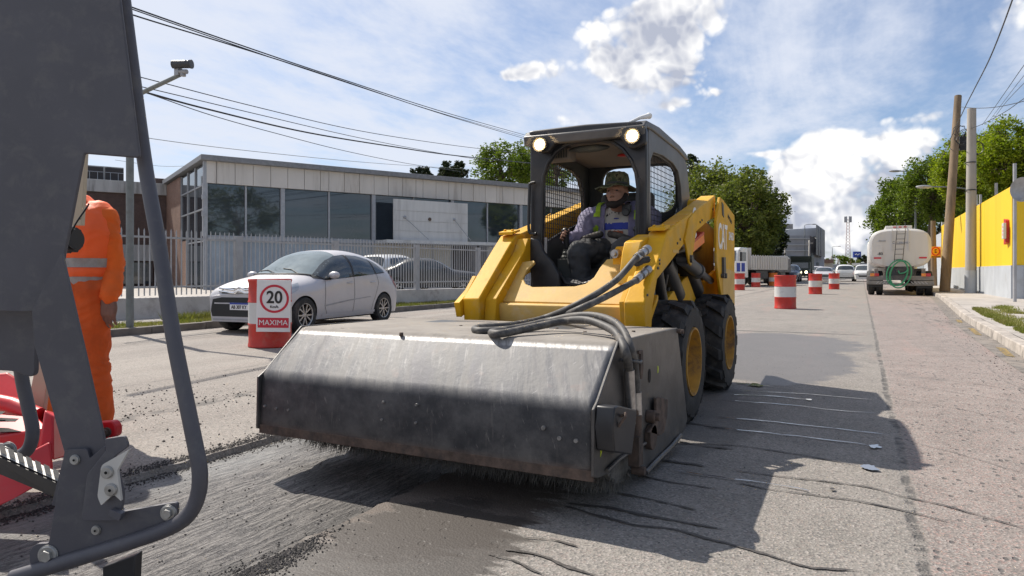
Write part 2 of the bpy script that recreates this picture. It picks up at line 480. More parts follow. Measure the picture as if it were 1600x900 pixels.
    # wet areas
    wn = t.math('MULTIPLY', t.math('SUBTRACT', t.noise(P, 3.2, 7, 0.7), 0.5), 1.5)
    wb = t.math('MULTIPLY', t.math('SUBTRACT', t.noise(t.mapping(P, scale=(0.6, 2.2, 1), rot=(0, 0, R(-12))), 5.2, 6, 0.68), 0.5), 2.4)
    def wet(cx, cy, rx, ry, nn=None):
        ax = t.math('DIVIDE', t.math('SUBTRACT', x, cx), rx); ay = t.math('DIVIDE', t.math('SUBTRACT', y, cy), ry)
        q = t.math('ADD', t.math('MULTIPLY', ax, ax), t.math('MULTIPLY', ay, ay))
        return t.ramp(t.math('ADD', q, wn if nn is None else nn), 1.05, 0.75)
    w1 = wet(-1.62, 2.55, 0.50, 0.85, wb); w1b = t.math('MAXIMUM', wet(-1.42, 2.05, 0.38, 0.50, wb), wet(-1.55, 1.3, 0.5, 0.7, wb))
    w2 = t.math('MAXIMUM', wet(-0.75, 8.0, 0.75, 1.8), wet(-1.2, 10.0, 1.3, 1.6))
    w3 = wet(-1.3, 4.6, 0.75, 1.5)
    slick = t.math('MAXIMUM', t.math('MAXIMUM', w1b, w2), t.math('MULTIPLY', w1, 0.55))
    c = t.mix(t.math('MULTIPLY', w1, 0.85), c, (0.085, 0.062, 0.048))
    c = t.mix(t.math('MULTIPLY', w1b, 0.85), c, (0.045, 0.038, 0.033))
    c = t.mix(t.math('MULTIPLY', w2, 0.70), c, (0.085, 0.080, 0.080))
    c = t.mix(t.math('MULTIPLY', w3, 0.45), c, (0.07, 0.066, 0.062))
    c = t.mix(t.ramp(fine, 0.3, 0.7, 0.0, 0.22), c, (0.10, 0.095, 0.09))
    t.put(b.inputs['Base Color'], c)
    rg = t.math('SUBTRACT', 0.92, t.math('MULTIPLY', slick, 0.36)); rg = t.math('SUBTRACT', rg, t.math('MULTIPLY', t.ramp(fine, 0.3, 0.7), 0.08))
    t.put(b.inputs['Roughness'], rg)
    h = t.math('ADD', t.math('MULTIPLY', t.voro(P, 120), 0.55), t.math('MULTIPLY', fine, 0.55))
    h = t.math('MULTIPLY', h, t.math('SUBTRACT', 1.0, t.math('MULTIPLY', slick, 0.72)))
    h = t.math('SUBTRACT', h, t.math('MULTIPLY', pits, 1.2)); h = t.math('SUBTRACT', h, t.math('MULTIPLY', joint, 2.0))
    bn = t.new('ShaderNodeBump'); bn.inputs['Strength'].default_value = 0.85; bn.inputs['Distance'].default_value = 0.006
    t.put(bn.inputs['Height'], h); t.put(b.inputs['Normal'], bn.outputs[0])
    return m
ROAD = road_material()

def milled_material():
    m = bpy.data.materials.new('milled_asphalt'); m.use_nodes = True
    t = NT(m.node_tree); b = t.n['Principled BSDF']
    P = t.new('ShaderNodeTexCoord').outputs['Object']
    x, y, z = t.sep(P)[:3]
    wob = t.math('MULTIPLY', t.math('SUBTRACT', t.noise(P, 2.2, 4, 0.6), 0.5), 0.06)
    xs = t.math('ADD', x, wob)
    v2 = t.comb(xs, t.math('MULTIPLY', y, 0.13), 0.0)
    g = t.noise(v2, 46, 3, 0.6); g2 = t.noise(t.comb(xs, t.math('MULTIPLY', y, 0.30), 0.0), 110, 4, 0.7); g3 = t.noise(v2, 14, 4, 0.6)
    sp = t.noise(P, 95, 4, 0.7); mid = t.noise(P, 2.3, 5, 0.6)
    c = t.mix(t.ramp(g, 0.42, 0.60), (0.055, 0.051, 0.050), (0.21, 0.195, 0.18))
    c = t.mix(t.ramp(g2, 0.50, 0.64, 0, 0.65), c, (0.33, 0.31, 0.29))
    c = t.mix(t.ramp(sp, 0.54, 0.62, 0, 0.6), c, (0.32, 0.30, 0.29))
    c = t.mix(t.ramp(t.noise(P, 70, 4, .75), 0.56, 0.64, 0, 0.75), c, (0.03, 0.028, 0.028))
    c = t.mix(t.ramp(t.math('ADD', x, t.math('MULTIPLY', mid, .2)), -2.62, -2.85, 0, 0.45), c, (0.33, 0.335, 0.33))  # pale band at the left edge: wet glare painted into the colour
    c = t.mix(t.ramp(mid, 0.35, 0.7, 0, 0.5), c, (0.06, 0.056, 0.054))
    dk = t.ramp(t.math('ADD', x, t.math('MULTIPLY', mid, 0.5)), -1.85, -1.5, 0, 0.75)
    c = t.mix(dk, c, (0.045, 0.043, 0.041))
    t.put(b.inputs['Base Color'], c)
    t.put(b.inputs['Roughness'], t.ramp(t.math('ADD', t.math('MULTIPLY', mid, 0.5), t.math('MULTIPLY', sp, 0.5)), 0.35, 0.7, 0.36, 0.72))
    h = t.math('ADD', t.math('MULTIPLY', g, 1.3), t.math('ADD', t.math('MULTIPLY', g2, 0.45), t.math('ADD', t.math('MULTIPLY', sp, 0.5), t.math('MULTIPLY', g3, 1.2))))
    bn = t.new('ShaderNodeBump'); bn.inputs['Strength'].default_value = 1.0; bn.inputs['Distance'].default_value = 0.020
    t.put(bn.inputs['Height'], h); t.put(b.inputs['Normal'], bn.outputs[0])
    return m
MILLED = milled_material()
mat('earth', (0.20, 0.17, 0.12), 0.95, var=0.3, scale=0.4, bump=0.02, bscale=8)
mat('pave', (0.36, 0.33, 0.30), 0.85, var=0.14, scale=1.6, dirt=(0.17, 0.15, 0.13), damt=0.45, dscale=1.3, bump=0.004, bscale=40)
mat('kerb', (0.38, 0.34, 0.30), 0.85, var=0.2, scale=3, dirt=(0.10, 0.09, 0.08), damt=0.6, dscale=4, bump=0.004, bscale=30)
mat('kerb_dark', (0.17, 0.15, 0.13), 0.9, var=0.3, scale=3, bump=0.006, bscale=20)
mat('verge', (0.15, 0.13, 0.06), 0.95, var=0.35, scale=3.0, dirt=(0.26, 0.22, 0.17), damt=0.5, dscale=1.5, bump=0.01, bscale=30)
mat('yellow_paint_kerb', (0.38, 0.25, 0.05), 0.8, dirt=(0.10, 0.085, 0.065), damt=1.3, dscale=14)
mat('gutter', (0.15, 0.135, 0.12), 0.8, var=0.4, scale=5, dirt=(0.25, 0.215, 0.185), damt=0.8, dscale=3)

g = MB(); g.add([(-3000, -3000, -0.06), (3000, -3000, -0.06), (3000, 3000, -0.06), (-3000, 3000, -0.06)], [(0, 1, 2, 3)])
struct('ground', g, MATS['earth'])
ys = [-30, -10] + [round(-4+0.05*i, 3) for i in range(159)] + [3.95, 6, 9.5, 16, 25, 30, 45, 60, 100, 200, 420]
rr = random.Random(3)
g = MB(); f = MB()
jl = {y: rr.uniform(-0.012, 0.012)+0.015*math.sin(y*3.1) for y in ys}; jr = {y: rr.uniform(-0.014, 0.014)+0.02*math.sin(y*2.3+1) for y in ys}
for a, b in zip(ys, ys[1:]):
    g.quad((KL, a, 0), (MX0+jl[a], a, 0), (MX0+jl[b], b, 0), (KL, b, 0))
    g.quad((MX1+jr[a], a, 0), (kerb_r(a), a, 0), (kerb_r(b), b, 0), (MX1+jr[b], b, 0))
    if b <= 3.951 and a < 3.94 and b < 3.94:
        g.quad((MX0+jl[a], a, 0), (MX0+jl[a]+0.02, a, MZ), (MX0+jl[b]+0.02, b, MZ), (MX0+jl[b], b, 0))
        g.quad((MX1+jr[a]-0.02, a, MZ), (MX1+jr[a], a, 0), (MX1+jr[b], b, 0), (MX1+jr[b]-0.02, b, MZ))
        f.quad((MX0+jl[a]+0.02, a, MZ), (MX1+jr[a]-0.02, a, MZ), (MX1+jr[b]-0.02, b, MZ), (MX0+jl[b]+0.02, b, MZ))
        last = b
    else:
        g.quad((MX0+jl[a], a, 0), (MX1+jr[a], a, 0), (MX1+jr[b], b, 0), (MX0+jl[b], b, 0))
g.quad((MX0+jl[last], last, 0), (MX0+jl[last]+.02, last, MZ), (MX1+jr[last]-.02, last, MZ), (MX1+jr[last], last, 0))
struct('road', g, ROAD, fix=False)
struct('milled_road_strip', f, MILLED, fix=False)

# left verge and footpath
FA = Vector((-12.02, 7.97)); FB = Vector((-10.7, 17.9)); FD = (FB-FA).normalized(); FN = Vector((FD.y, -FD.x))
def fline(y): return FA.x+(y-FA.y)*FD.x/FD.y
k = MB()
for i in range(64):
    y0 = -12+i*1.0; k.box((KL-0.14, y0, -0.05), (KL, y0+0.992, 0.115+0.006*math.sin(i*2.3)))
struct('left_kerb', k, MATS['kerb_dark'], bevel=0.015)
g = MB(); ny = [-12, 0, 4, 8, 12, 16, 20, 26, 34, 52, 90]
for a, b in zip(ny, ny[1:]): g.quad((-11.0, a, 0.105), (KL-0.14, a, 0.105), (KL-0.14, b, 0.105), (-11.0, b, 0.105))
struct('left_verge_ground', g, MATS['verge'])
g = MB(); g.quad((-90, -12, 0.10), (-11.0, -12, 0.10), (-11.0, 90, 0.10), (-90, 90, 0.10))
struct('left_pavement', g, MATS['pave'])
# right kerb, gutter and footpath
k = MB(); gt = MB(); pv = MB(); yl = MB()
yy = [-12+0.9*i for i in range(110)]
for i, (a, b) in enumerate(zip(yy, yy[1:])):
    xa, xb = kerb_r(a), kerb_r(b-0.01)
    dz = 0.004*math.sin(i*1.7)
    k.add([(xa, a, -.05), (xa+.16, a, -.05), (xb+.16, b-.01, -.05), (xb, b-.01, -.05), (xa+.015, a, .125+dz), (xa+.16, a, .13+dz), (xb+.16, b-.01, .13+dz), (xb+.015, b-.01, .125+dz)],
          [(0,3,2,1),(4,5,6,7),(0,1,5,4),(1,2,6,5),(2,3,7,6),(3,0,4,7)])
    gt.quad((xa-.24, a, .004), (xa-.001, a, .004), (kerb_r(b)-.001, b, .004), (kerb_r(b)-.24, b, .004))
    pv.quad((xa+.16, a, .126), (14, a, .126), (14, b, .126), (kerb_r(b)+.16, b, .126))
for (y0, y1) in ((9.6, 10.5), (12.6, 13.9), (15.5, 16.2)):
    yl.quad((kerb_r(y0)-.15, y0, .009), (kerb_r(y0)-.08, y0-.1, .009), (kerb_r(y1)-.04, y1, .009), (kerb_r(y1)-.12, y1+.15, .009))
struct('right_kerb', k, MATS['kerb'], bevel=0.012)
struct('right_gutter', gt, MATS['gutter'])
struct('right_pavement', pv, MATS['pave'])
struct('kerb_paint_marks', yl, MATS['yellow_paint_kerb'])

# water running across the camber
mat('water', (0.10, 0.10, 0.11), 0.06, rvar=0.03, spec=1.0, coat=1.0)
mat('damp', (0.062, 0.055, 0.050), 0.62, var=0.4, scale=60, bump=.003, bscale=90)
trk = [([(985, 742), (1040, 752), (1120, 765)], 'd', 9), ([(958, 770), (1010, 779), (1050, 789), (1087, 798)], 'd', 13), ([(885, 787), (960, 797), (1040, 812), (1138, 829)], 'd', 14),
       ([(879, 792), (980, 818), (1080, 835), (1194, 868), (1262, 886), (1340, 893)], 'd', 13), ([(789, 860), (840, 868), (880, 885), (935, 899)], 'd', 11),
       ([(760, 868), (800, 878), (850, 899)], 'd', 9), ([(1395, 585), (1490, 596), (1600, 611)], 'd', 4), ([(1400, 601), (1500, 615), (1600, 630)], 'd', 4), ([(1395, 622), (1500, 640), (1600, 662)], 'd', 4), ([(1425, 692), (1510, 713), (1600, 742)], 'd', 4), ([(820, 840), (870, 846), (905, 856)], 'd', 9), ([(1150, 755), (1230, 770), (1330, 783), (1407, 797), (1486, 818)], 'd', 9), ([(1150, 737), (1250, 749), (1350, 762), (1407, 776), (1490, 795), (1600, 828)], 'd', 9),
       ([(1040, 735), (1120, 747), (1230, 762), (1265, 770)], 'w', 8), ([(1040, 694), (1150, 697), (1250, 712), (1346, 730)], 'd', 9), ([(1100, 668), (1180, 676), (1270, 686), (1355, 697)], 'w', 9),
       ([(1120, 653), (1200, 660), (1300, 671), (1383, 681)], 'w', 8), ([(1120, 626), (1230, 634), (1300, 642), (1369, 647)], 'w', 7), ([(1140, 618), (1200, 620), (1262, 626)], 'w', 9),
       ([(1160, 612), (1260, 617), (1369, 627)], 'w', 6), ([(1150, 600), (1175, 602), (1205, 605)], 'w', 16), ([(1060, 690), (1090, 697), (1150, 703)], 'd', 14), ([(1030, 720), (1080, 726), (1100, 731)], 'd', 20),
       ([(1075, 662), (1120, 668), (1140, 670)], 'd', 18)]
W = MB(); Dm = MB()
for i_t, (pl, k_, w) in enumerate(trk):
    pts = spline([grd(p[0], p[1]) for p in pl], 30)
    mbs = W if k_ == 'w' else Dm
    zz = (0.0075 if k_ == 'w' else 0.004)+0.0001*i_t
    vs = []
    for i, p in enumerate(pts):
        tg = (pts[min(i+1, len(pts)-1)]-pts[max(i-1, 0)]).normalized(); nr = Vector((-tg.y, tg.x, 0))
        e = min(1, (len(pts)-1-i)/14+0.12, i/6+0.3)
        ww = w*0.00068*e*max(.25, (0.85+0.9*noise.noise(p*8)+0.5*noise.noise(p*30)))
        jt = nr*(0.016*noise.noise(p*7+Vector((5, 0, 0)))+0.004*noise.noise(p*24+Vector((5, 9, 0))))
        vs += [p+nr*ww+jt+Vector((0, 0, zz)), p-nr*ww+jt+Vector((0, 0, zz))]
    mbs.add(vs, [(2*i, 2*i+1, 2*i+3, 2*i+2) for i in range(len(pts)-1)])
for (px, py, r, k_) in ((1357, 733, 0.040, 'w'), (1367, 700, 0.03, 'w'), (1264, 626, 0.024, 'w'), (1180, 603, 0.06, 'w'), (1300, 767, 0.012, 'd')):
    c = grd(px, py); vs = []
    for i in range(28):
        a = 2*PI*i/28; q = r*(.9+0.55*noise.noise(Vector((math.cos(a)*1.3+px, math.sin(a)*1.3, 0)))+.3*noise.noise(Vector((math.cos(a)*4+px, math.sin(a)*4, 0)))); vs.append(c+Vector((q*math.cos(a), q*1.5*math.sin(a), 0.0098+0.0001*(px % 7))))
    (W if k_ == 'w' else Dm).add(vs, [list(range(28))])
struct('water', W, MATS['water']); struct('damp_trickles', Dm, MATS['damp'])

# loose stones and planings
mat('planings', (0.055, 0.050, 0.048), 0.85, var=0.5, scale=30)
def stone(mb, x, y, z, s, r):
    vs = []
    for d in ((1,0,0),(-1,0,0),(0,1,0),(0,-1,0),(0,0,1),(0,0,-1)):
        v = Vector(d)*s*r.uniform(0.6, 1.15)+Vector((r.uniform(-.3,.3), r.uniform(-.3,.3), r.uniform(-.2,.2)))*s
        vs.append((v.x+x, v.y+y, v.z*0.7+z+s*0.35))
    mb.add(vs, [(0,2,4),(2,1,4),(1,3,4),(3,0,4),(2,0,5),(1,2,5),(3,1,5),(0,3,5)])
G = MB(); r = random.Random(11)
for i in range(9000):
    y = r.uniform(0.3, 4.4); x = MX0+0.02+r.gauss(0, 0.045)*(1+0.8*noise.noise(Vector((0, y*1.3, 0)))); z = 0 if x < MX0 or y > MY1 else MZ
    stone(G, x-0.03, y, 0 if x-0.03 < MX0 else MZ, r.choice((.003, .004, .005, .007)), r)
for i in range(5000):
    c = grd(395, 888); x = c.x+r.gauss(0, 0.045); y = c.y+r.gauss(-.02, 0.17)
    stone(G, x, y, MZ if x < MX1 else 0, r.choice((.002, .003, .004, .006)), r)
for i in range(1500):
    x = r.uniform(-5.5, -3.2); y = r.uniform(1.5, 7); 
    if noise.noise(Vector((x*1.2, y*.5, 3))) > -0.05: stone(G, x, y, 0, r.choice((.003, .004, .005, .006, .010)), r)
for i in range(900):
    x = -4.35+r.gauss(0, 0.12); y = r.uniform(1.5, 12); stone(G, x, y, 0, r.choice((.003, .005, .006, .009)), r)
for i in range(1200):
    y = r.uniform(4, 22); x = kerb_r(y)-abs(r.gauss(0, 0.22)); stone(G, x, y, 0, r.choice((.004, .006, .009)), r)
for i in range(700):
    x = r.uniform(-1.7, 1.6); y = r.uniform(1.2, 9); stone(G, x, y, 0, r.choice((.002, .003, .004)), r)
for i in range(500):
    x = r.uniform(MX0+.05, MX1-.05); y = r.uniform(1, 3.5); stone(G, x, y, MZ, r.choice((.003, .004, .006)), r)
tag(obj('loose_gravel', G, MATS['planings'], fix=False), 'dark loose asphalt gravel along the milled strip edges', 'gravel', kind='stuff')

# grass in verge, on the kerb and in the yard
def leaf_mat(name, a, b_, rough=0.6, c3=None, trans=0.25):
    m = bpy.data.materials.new(name); m.use_nodes = True; MATS[name] = m
    t = NT(m.node_tree); b = t.n['Principled BSDF']
    geo = t.new('ShaderNodeNewGeometry').outputs['Random Per Island']
    P = t.new('ShaderNodeTexCoord').outputs['Object']
    n = t.noise(P, 0.9, 3, 0.6)
    c = t.mix(geo, a, b_); c = t.mix(t.ramp(n, 0.42, 0.66, 0, 0.55), c, c3 or tuple(v*0.6 for v in a))
    t.put(b.inputs['Base Color'], c); b.inputs['Roughness'].default_value = rough; b.inputs['Specular IOR Level'].default_value = 0.25
    tr = t.new('ShaderNodeBsdfTranslucent'); t.put(tr.inputs[0], t.mix(1.0, c, (1.1, 1.25, 0.5), 'MULTIPLY'))
    mx = t.new('ShaderNodeMixShader'); mx.inputs[0].default_value = trans
    t.l.new(b.outputs[0], mx.inputs[1]); t.l.new(tr.outputs[0], mx.inputs[2]); t.l.new(mx.outputs[0], t.n['Material Output'].inputs[0])
    return m
leaf_mat('grass', (0.13, 0.16, 0.025), (0.24, 0.23, 0.06), c3=(0.26, 0.21, 0.09))
def blades(mb, x, y, z, h, r, n=3):
    for i in range(n):
        a = r.uniform(0, 2*PI); l = r.uniform(.3, 1.0)*h; w = 0.004+0.05*h*r.random(); dx, dy = math.cos(a), math.sin(a); b = r.uniform(.2, 1.0)*l
        o = Vector((x+r.gauss(0, .015), y+r.gauss(0, .015), z))
        mb.add([o+Vector((-dy*w, dx*w, 0)), o+Vector((dy*w, -dx*w, 0)), o+Vector((dx*b, dy*b, l))], [(0, 1, 2)])
G = MB(); r = random.Random(5)
for i in range(24000):
    y = r.uniform(3, 30); x = r.uniform(-11.05, KL-0.13)
    if noise.noise(Vector((x*1.5, y*.8, 1))) > -0.28: blades(G, x, y, .10, .07*(1+.8*noise.noise(Vector((x*2, y*2, 4)))), r, 2)
for i in range(900):
    y = r.uniform(8, 10.5); x = r.gauss(-10.9, .15); blades(G, x, y, .10, .17, r, 3)
for i in range(9000):
    y = r.uniform(10, 34); x = fline(y)-.15-abs(r.gauss(0, .8))
    if noise.noise(Vector((x*1.1, y*.7, 9))) > -0.1: blades(G, x, y, .10, .10, r, 2)
for i in range(5500):
    y = r.uniform(11.5, 18.5); x = kerb_r(y)+.30+abs(r.gauss(0, .14))
    if noise.noise(Vector((x*2, y*1.3, 7))) > -0.05: blades(G, x, y, .125, .08, r, 2)
for i in range(2500):
    y = r.uniform(14, 20); x = kerb_r(y)+.95+r.gauss(0, .12)
    if noise.noise(Vector((x*2, y*1.1, 17))) > 0.0: blades(G, x, y, .125, .08, r, 2)
tag(obj('grass', G, MATS['grass'], fix=False), 'short dry green grass on the verges and beside the kerb', 'grass', kind='stuff')
# ================================================================ compact loader with sweeper
mat('cat_yellow', (0.67, 0.355, 0.012), 0.55, var=0.12, scale=4, dirt=(0.54, 0.38, 0.16), damt=0.5, dscale=6, spec=0.22, bump=0.0008, bscale=50)
mat('dusty_yellow', (0.60, 0.37, 0.09), 0.62, var=0.08, scale=5, dirt=(0.60, 0.47, 0.29), damt=0.5, dscale=6, bump=0.0008, bscale=50)
mat('cab_black', (0.022, 0.022, 0.025), 0.42, var=0.25, scale=8, dirt=(0.085, 0.075, 0.065), damt=0.35, dscale=7, rvar=0.08)
mat('cab_side', (0.105, 0.100, 0.095), 0.45, var=0.2, scale=6, dirt=(0.16, 0.14, 0.12), damt=0.4, dscale=5)
mat('frame_grey', (0.060, 0.062, 0.066), 0.5, var=0.2, dirt=(0.14, 0.12, 0.10), damt=0.5)
mat('rubber', (0.020, 0.020, 0.021), 0.75, var=0.3, scale=12, dirt=(0.12, 0.105, 0.09), damt=0.55, dscale=6, bump=0.002, bscale=40)
mat('hose', (0.055, 0.052, 0.050), 0.6, var=0.3, scale=20, dirt=(0.20, 0.18, 0.155), damt=0.7, dscale=14)
mat('steel', (0.42, 0.41, 0.40), 0.38, metal=0.9, var=0.2, scale=30, dirt=(0.2, 0.16, 0.12), damt=0.4, dscale=20)
mat('headliner', (0.22, 0.19, 0.165), 0.9, var=0.1)
mat('interior', (0.05, 0.055, 0.052), 0.7, var=0.15)
mat('white_decal', (0.78, 0.77, 0.74), 0.5, var=0.04, dirt=(0.5, 0.4, 0.25), damt=0.4, dscale=30)
mat('sign_white_', (0.82, 0.81, 0.78), 0.5, var=.03)
mat('black_decal', (0.02, 0.02, 0.02), 0.5)
mat('rust', (0.105, 0.072, 0.055), 0.85, var=0.35, scale=18, dirt=(0.05, 0.045, 0.042), damt=0.6, dscale=10, bump=0.002, bscale=60)
mat('lamp_glow', (1, 0.85, 0.6), 0.4, emit=(1.0, 0.62, 0.24), estr=3.2)
mat('lamp_body', (0.03, 0.03, 0.03), 0.5)
mat('wire_black', (0.015, 0.015, 0.016), 0.45)
mat('red_paint', (0.50, 0.022, 0.022), 0.45, var=0.15, dirt=(0.35, 0.12, 0.09), damt=0.4, dscale=5)
mat('orange_reflector', (0.80, 0.16, 0.04), 0.4)
mat('clear_glass', (0.9, 0.95, 0.97), 0.03, trans=1.0, rvar=0.02)

def hood_metal():
    m = bpy.data.materials.new('worn_hood_steel'); m.use_nodes = True; MATS['hood'] = m
    t = NT(m.node_tree); b = t.n['Principled BSDF']
    P = t.new('ShaderNodeTexCoord').outputs['Object']
    x, y, z = t.sep(P)[:3]
    sl = t.mapping(P, scale=(1, .10, .10), rot=(0, R(0), R(0)))
    sh = t.comb(t.math('ADD', x, t.math('MULTIPLY', z, 0.55)), t.math('MULTIPLY', y, 0.12), t.math('MULTIPLY', z, 0.12))
    s1 = t.noise(sh, 16, 7, 0.68, 0.4); s2 = t.noise(sh, 52, 5, 0.7); n1 = t.noise(P, 4.5, 7, 0.7); n2 = t.noise(P, 24, 6, 0.7); n3 = t.noise(P, 9, 8, 0.72, 0.5)
    top = t.ramp(z, 0.655, 0.672)
    vert = t.ramp(z, 0.50, 0.43)
    slope_c = t.mix(t.ramp(s1, 0.38, 0.62), (0.085, 0.088, 0.098), (0.200, 0.194, 0.188))
    slope_c = t.mix(t.ramp(s2, 0.52, 0.70, 0, 0.5), slope_c, (0.32, 0.31, 0.30))
    slope_c = t.mix(t.ramp(n3, 0.55, 0.70, 0, 0.30), slope_c, (0.25, 0.18, 0.16))
    slope_c = t.mix(t.ramp(t.noise(t.comb(t.math('ADD', x, t.math('MULTIPLY', z, 0.7)), t.math('MULTIPLY', y, .3), 0.0), 6, 5, 0.7), 0.50, 0.64, 0, 0.55), slope_c, (0.085, 0.085, 0.105))
    slope_c = t.mix(t.ramp(t.noise(t.comb(t.math('SUBTRACT', x, t.math('MULTIPLY', z, 0.9)), t.math('MULTIPLY', z, .3), 2.0), 70, 4, 0.7), 0.64, 0.70, 0, 0.6), slope_c, (0.40, 0.39, 0.38))
    slope_c = t.mix(t.ramp(s1, 0.62, 0.55, 0, .0), slope_c, (0.06, 0.06, 0.08))
    ver_c = t.mix(t.ramp(n1, 0.35, 0.7), (0.034, 0.034, 0.037), (0.105, 0.100, 0.098))
    ver_c = t.mix(t.math('MULTIPLY', t.ramp(t.noise(t.mapping(P, scale=(1, 1, .12)), 30, 6, 0.72), 0.56, 0.70, 0, 0.55), t.ramp(t.noise(P, 2.5, 4, .6), .40, .6)), ver_c, (0.20, 0.18, 0.16))
    ver_c = t.mix(t.ramp(z, 0.245, 0.215, 0, 0.7), ver_c, (0.11, 0.075, 0.06))
    ver_c = t.mix(t.ramp(t.noise(t.comb(t.math('ADD', x, t.math('MULTIPLY', z, 0.35)), 0.0, t.math('MULTIPLY', z, .25)), 60, 5, 0.7), 0.60, 0.68, 0, 0.55), ver_c, (0.22, 0.20, 0.185))
    ver_c = t.mix(t.math('MULTIPLY', t.ramp(z, .30, .20), t.ramp(n1, .35, .6, 0, .6)), ver_c, (0.13, 0.12, 0.11))
    top_c = t.mix(t.ramp(n1, 0.3, 0.7), (0.21, 0.19, 0.17), (0.29, 0.265, 0.235))
    top_c = t.mix(t.ramp(n3, 0.54, 0.68, 0, 0.5), top_c, (0.13, 0.12, 0.11))
    top_c = t.mix(t.ramp(n2, 0.62, 0.75, 0, 0.5), top_c, (0.24, 0.13, 0.09))
    c = t.mix(vert, slope_c, ver_c); c = t.mix(top, c, top_c)
    edge = t.math('MULTIPLY', t.ramp(t.math('ABSOLUTE', t.math('SUBTRACT', z, 0.660)), 0.014, 0.004), t.ramp(y, 2.82, 2.75))
    c = t.mix(t.math('MULTIPLY', edge, t.ramp(s2, .3, .6, .05, .75)), c, (0.50, 0.49, 0.48))
    t.put(b.inputs['Base Color'], c)
    t.put(b.inputs['Metallic'], t.math('MAXIMUM', t.math('MULTIPLY', edge, 0.7), t.math('MULTIPLY', t.math('SUBTRACT', 1.0, vert), t.math('MULTIPLY', t.math('SUBTRACT', 1.0, top), 0.12))))
    t.put(b.inputs['Roughness'], t.math('ADD', 0.54, t.math('MULTIPLY', t.math('MAXIMUM', top, t.ramp(s1, .4, .7, 0, .4)), 0.3))); b.inputs['Specular IOR Level'].default_value = .35
    bn = t.new('ShaderNodeBump'); bn.inputs['Strength'].default_value = 0.6; bn.inputs['Distance'].default_value = 0.004
    t.put(bn.inputs['Height'], t.math('ADD', t.math('MULTIPLY', n1, 1.4), t.math('MULTIPLY', n2, 0.18))); t.put(b.inputs['Normal'], bn.outputs[0])
    return m
HOOD = hood_metal()

def pln(px, py, p0, n):
    o = Vector((0, 0, HC)); d = at(px, py, 1.0)-o
    p0 = Vector(p0); n = Vector(n)
    return o+d*((p0-o).dot(n)/d.dot(n))

XC = -1.72                                   # centre line of the machine
LD = thing('skid_steer_loader', 'yellow skid steer loader with black mesh cab and sweeper box', 'loader', (XC, 5.1, 0))
# ---- chassis
b = MB(); b.prism([(4.35, 0.30), (6.35, 0.30), (6.42, 0.55), (6.40, 1.16), (5.2, 1.10), (4.60, 0.90), (4.35, 0.60)], 'x', -2.14, -1.30)
obj('chassis', b, MATS['frame_grey'], LD, bevel=0.012)
b = MB()
fx = -1.215
fend = [(1036, 479), (1052, 456), (1068, 437), (1078, 428), (1088, 432), (1101, 441), (1112, 428), (1120, 421), (1130, 470), (1131, 481)]
b.prism([onx(p[0], p[1], fx) for p in fend], 'x', fx-0.075, fx)
yb = [(4.28, .30), (6.3, .30), (6.3, .78), (4.9, .72), (4.45, .60)]
b.prism(yb, 'x', -1.305, -1.29)
obj('fender', b, MATS['cat_yellow'], LD, bevel=0.006)
b = MB(); mx = lambda X: 2*XC-X
b.prism([(4.4, .30), (6.3, .30), (6.35, 1.16), (5.6, 1.1), (4.7, .8)], 'x', mx(-1.215), mx(-1.29)); obj('fender', b, MATS['cat_yellow'], LD, bevel=0.006)
b = MB(); b.prism([(5.30, .80), (6.32, .80), (6.32, 1.40), (5.80, 1.38), (5.45, 1.22)], 'x', -1.335, -1.27); obj('engine_side', b, MATS['cat_yellow'], LD, bevel=.01)
b = MB(); b.prism([(5.42, .78), (6.63, .78), (6.63, 1.38), (5.62, 1.50), (5.50, 1.30)], 'x', -1.262, -1.244); obj('inner_plate', b, mat('shaded_steel', (0.10, 0.062, 0.020), 0.7, var=.3, dirt=(.04, .035, .03), damt=.5), LD, bevel=.003)  # brown base colour holds the shade over this yellow bodywork
b = MB(); b.prism([(5.70, .90), (6.36, .90), (6.36, 1.42), (5.70, 1.46)], 'x', -2.12, -1.34); obj('engine_block', b, MATS['frame_grey'], LD, bevel=.01)
# dark machinery seen between arm and fender
b = MB()
for (a, c, r) in (((4.75, 1.05), (5.15, .80), .075), ((4.6, .98), (4.75, .74), .05), ((5.3, 1.1), (5.75, .82), .09), ((5.0, 1.12), (5.9, 1.2), .05)):
    b.cyl((-1.25, a[0], a[1]), (-1.25, c[0], c[1]), r)
for k in range(3):
    r = random.Random(k); p = [(-1.24, 4.75+.13*k, 1.10), (-1.22, 4.78+.13*k, .98), (-1.25, 4.8+.12*k, .84)]
    b.tube(spline(p, 6), .014)
obj('hydraulic_hoses', b, MATS['wire_black'], LD)
mat('panel_grey', (0.13, 0.135, 0.14), 0.5, var=.15, dirt=(0.2, 0.17, 0.13), damt=.4)
b = MB(); b.prism([onx(p[0], p[1], -1.26) for p in ((1010, 481), (1022, 440), (1046, 414), (1060, 436), (1066, 448), (1040, 481))], 'x', -1.30, -1.26); obj('side_panel', b, MATS['panel_grey'], LD, bevel=.005)
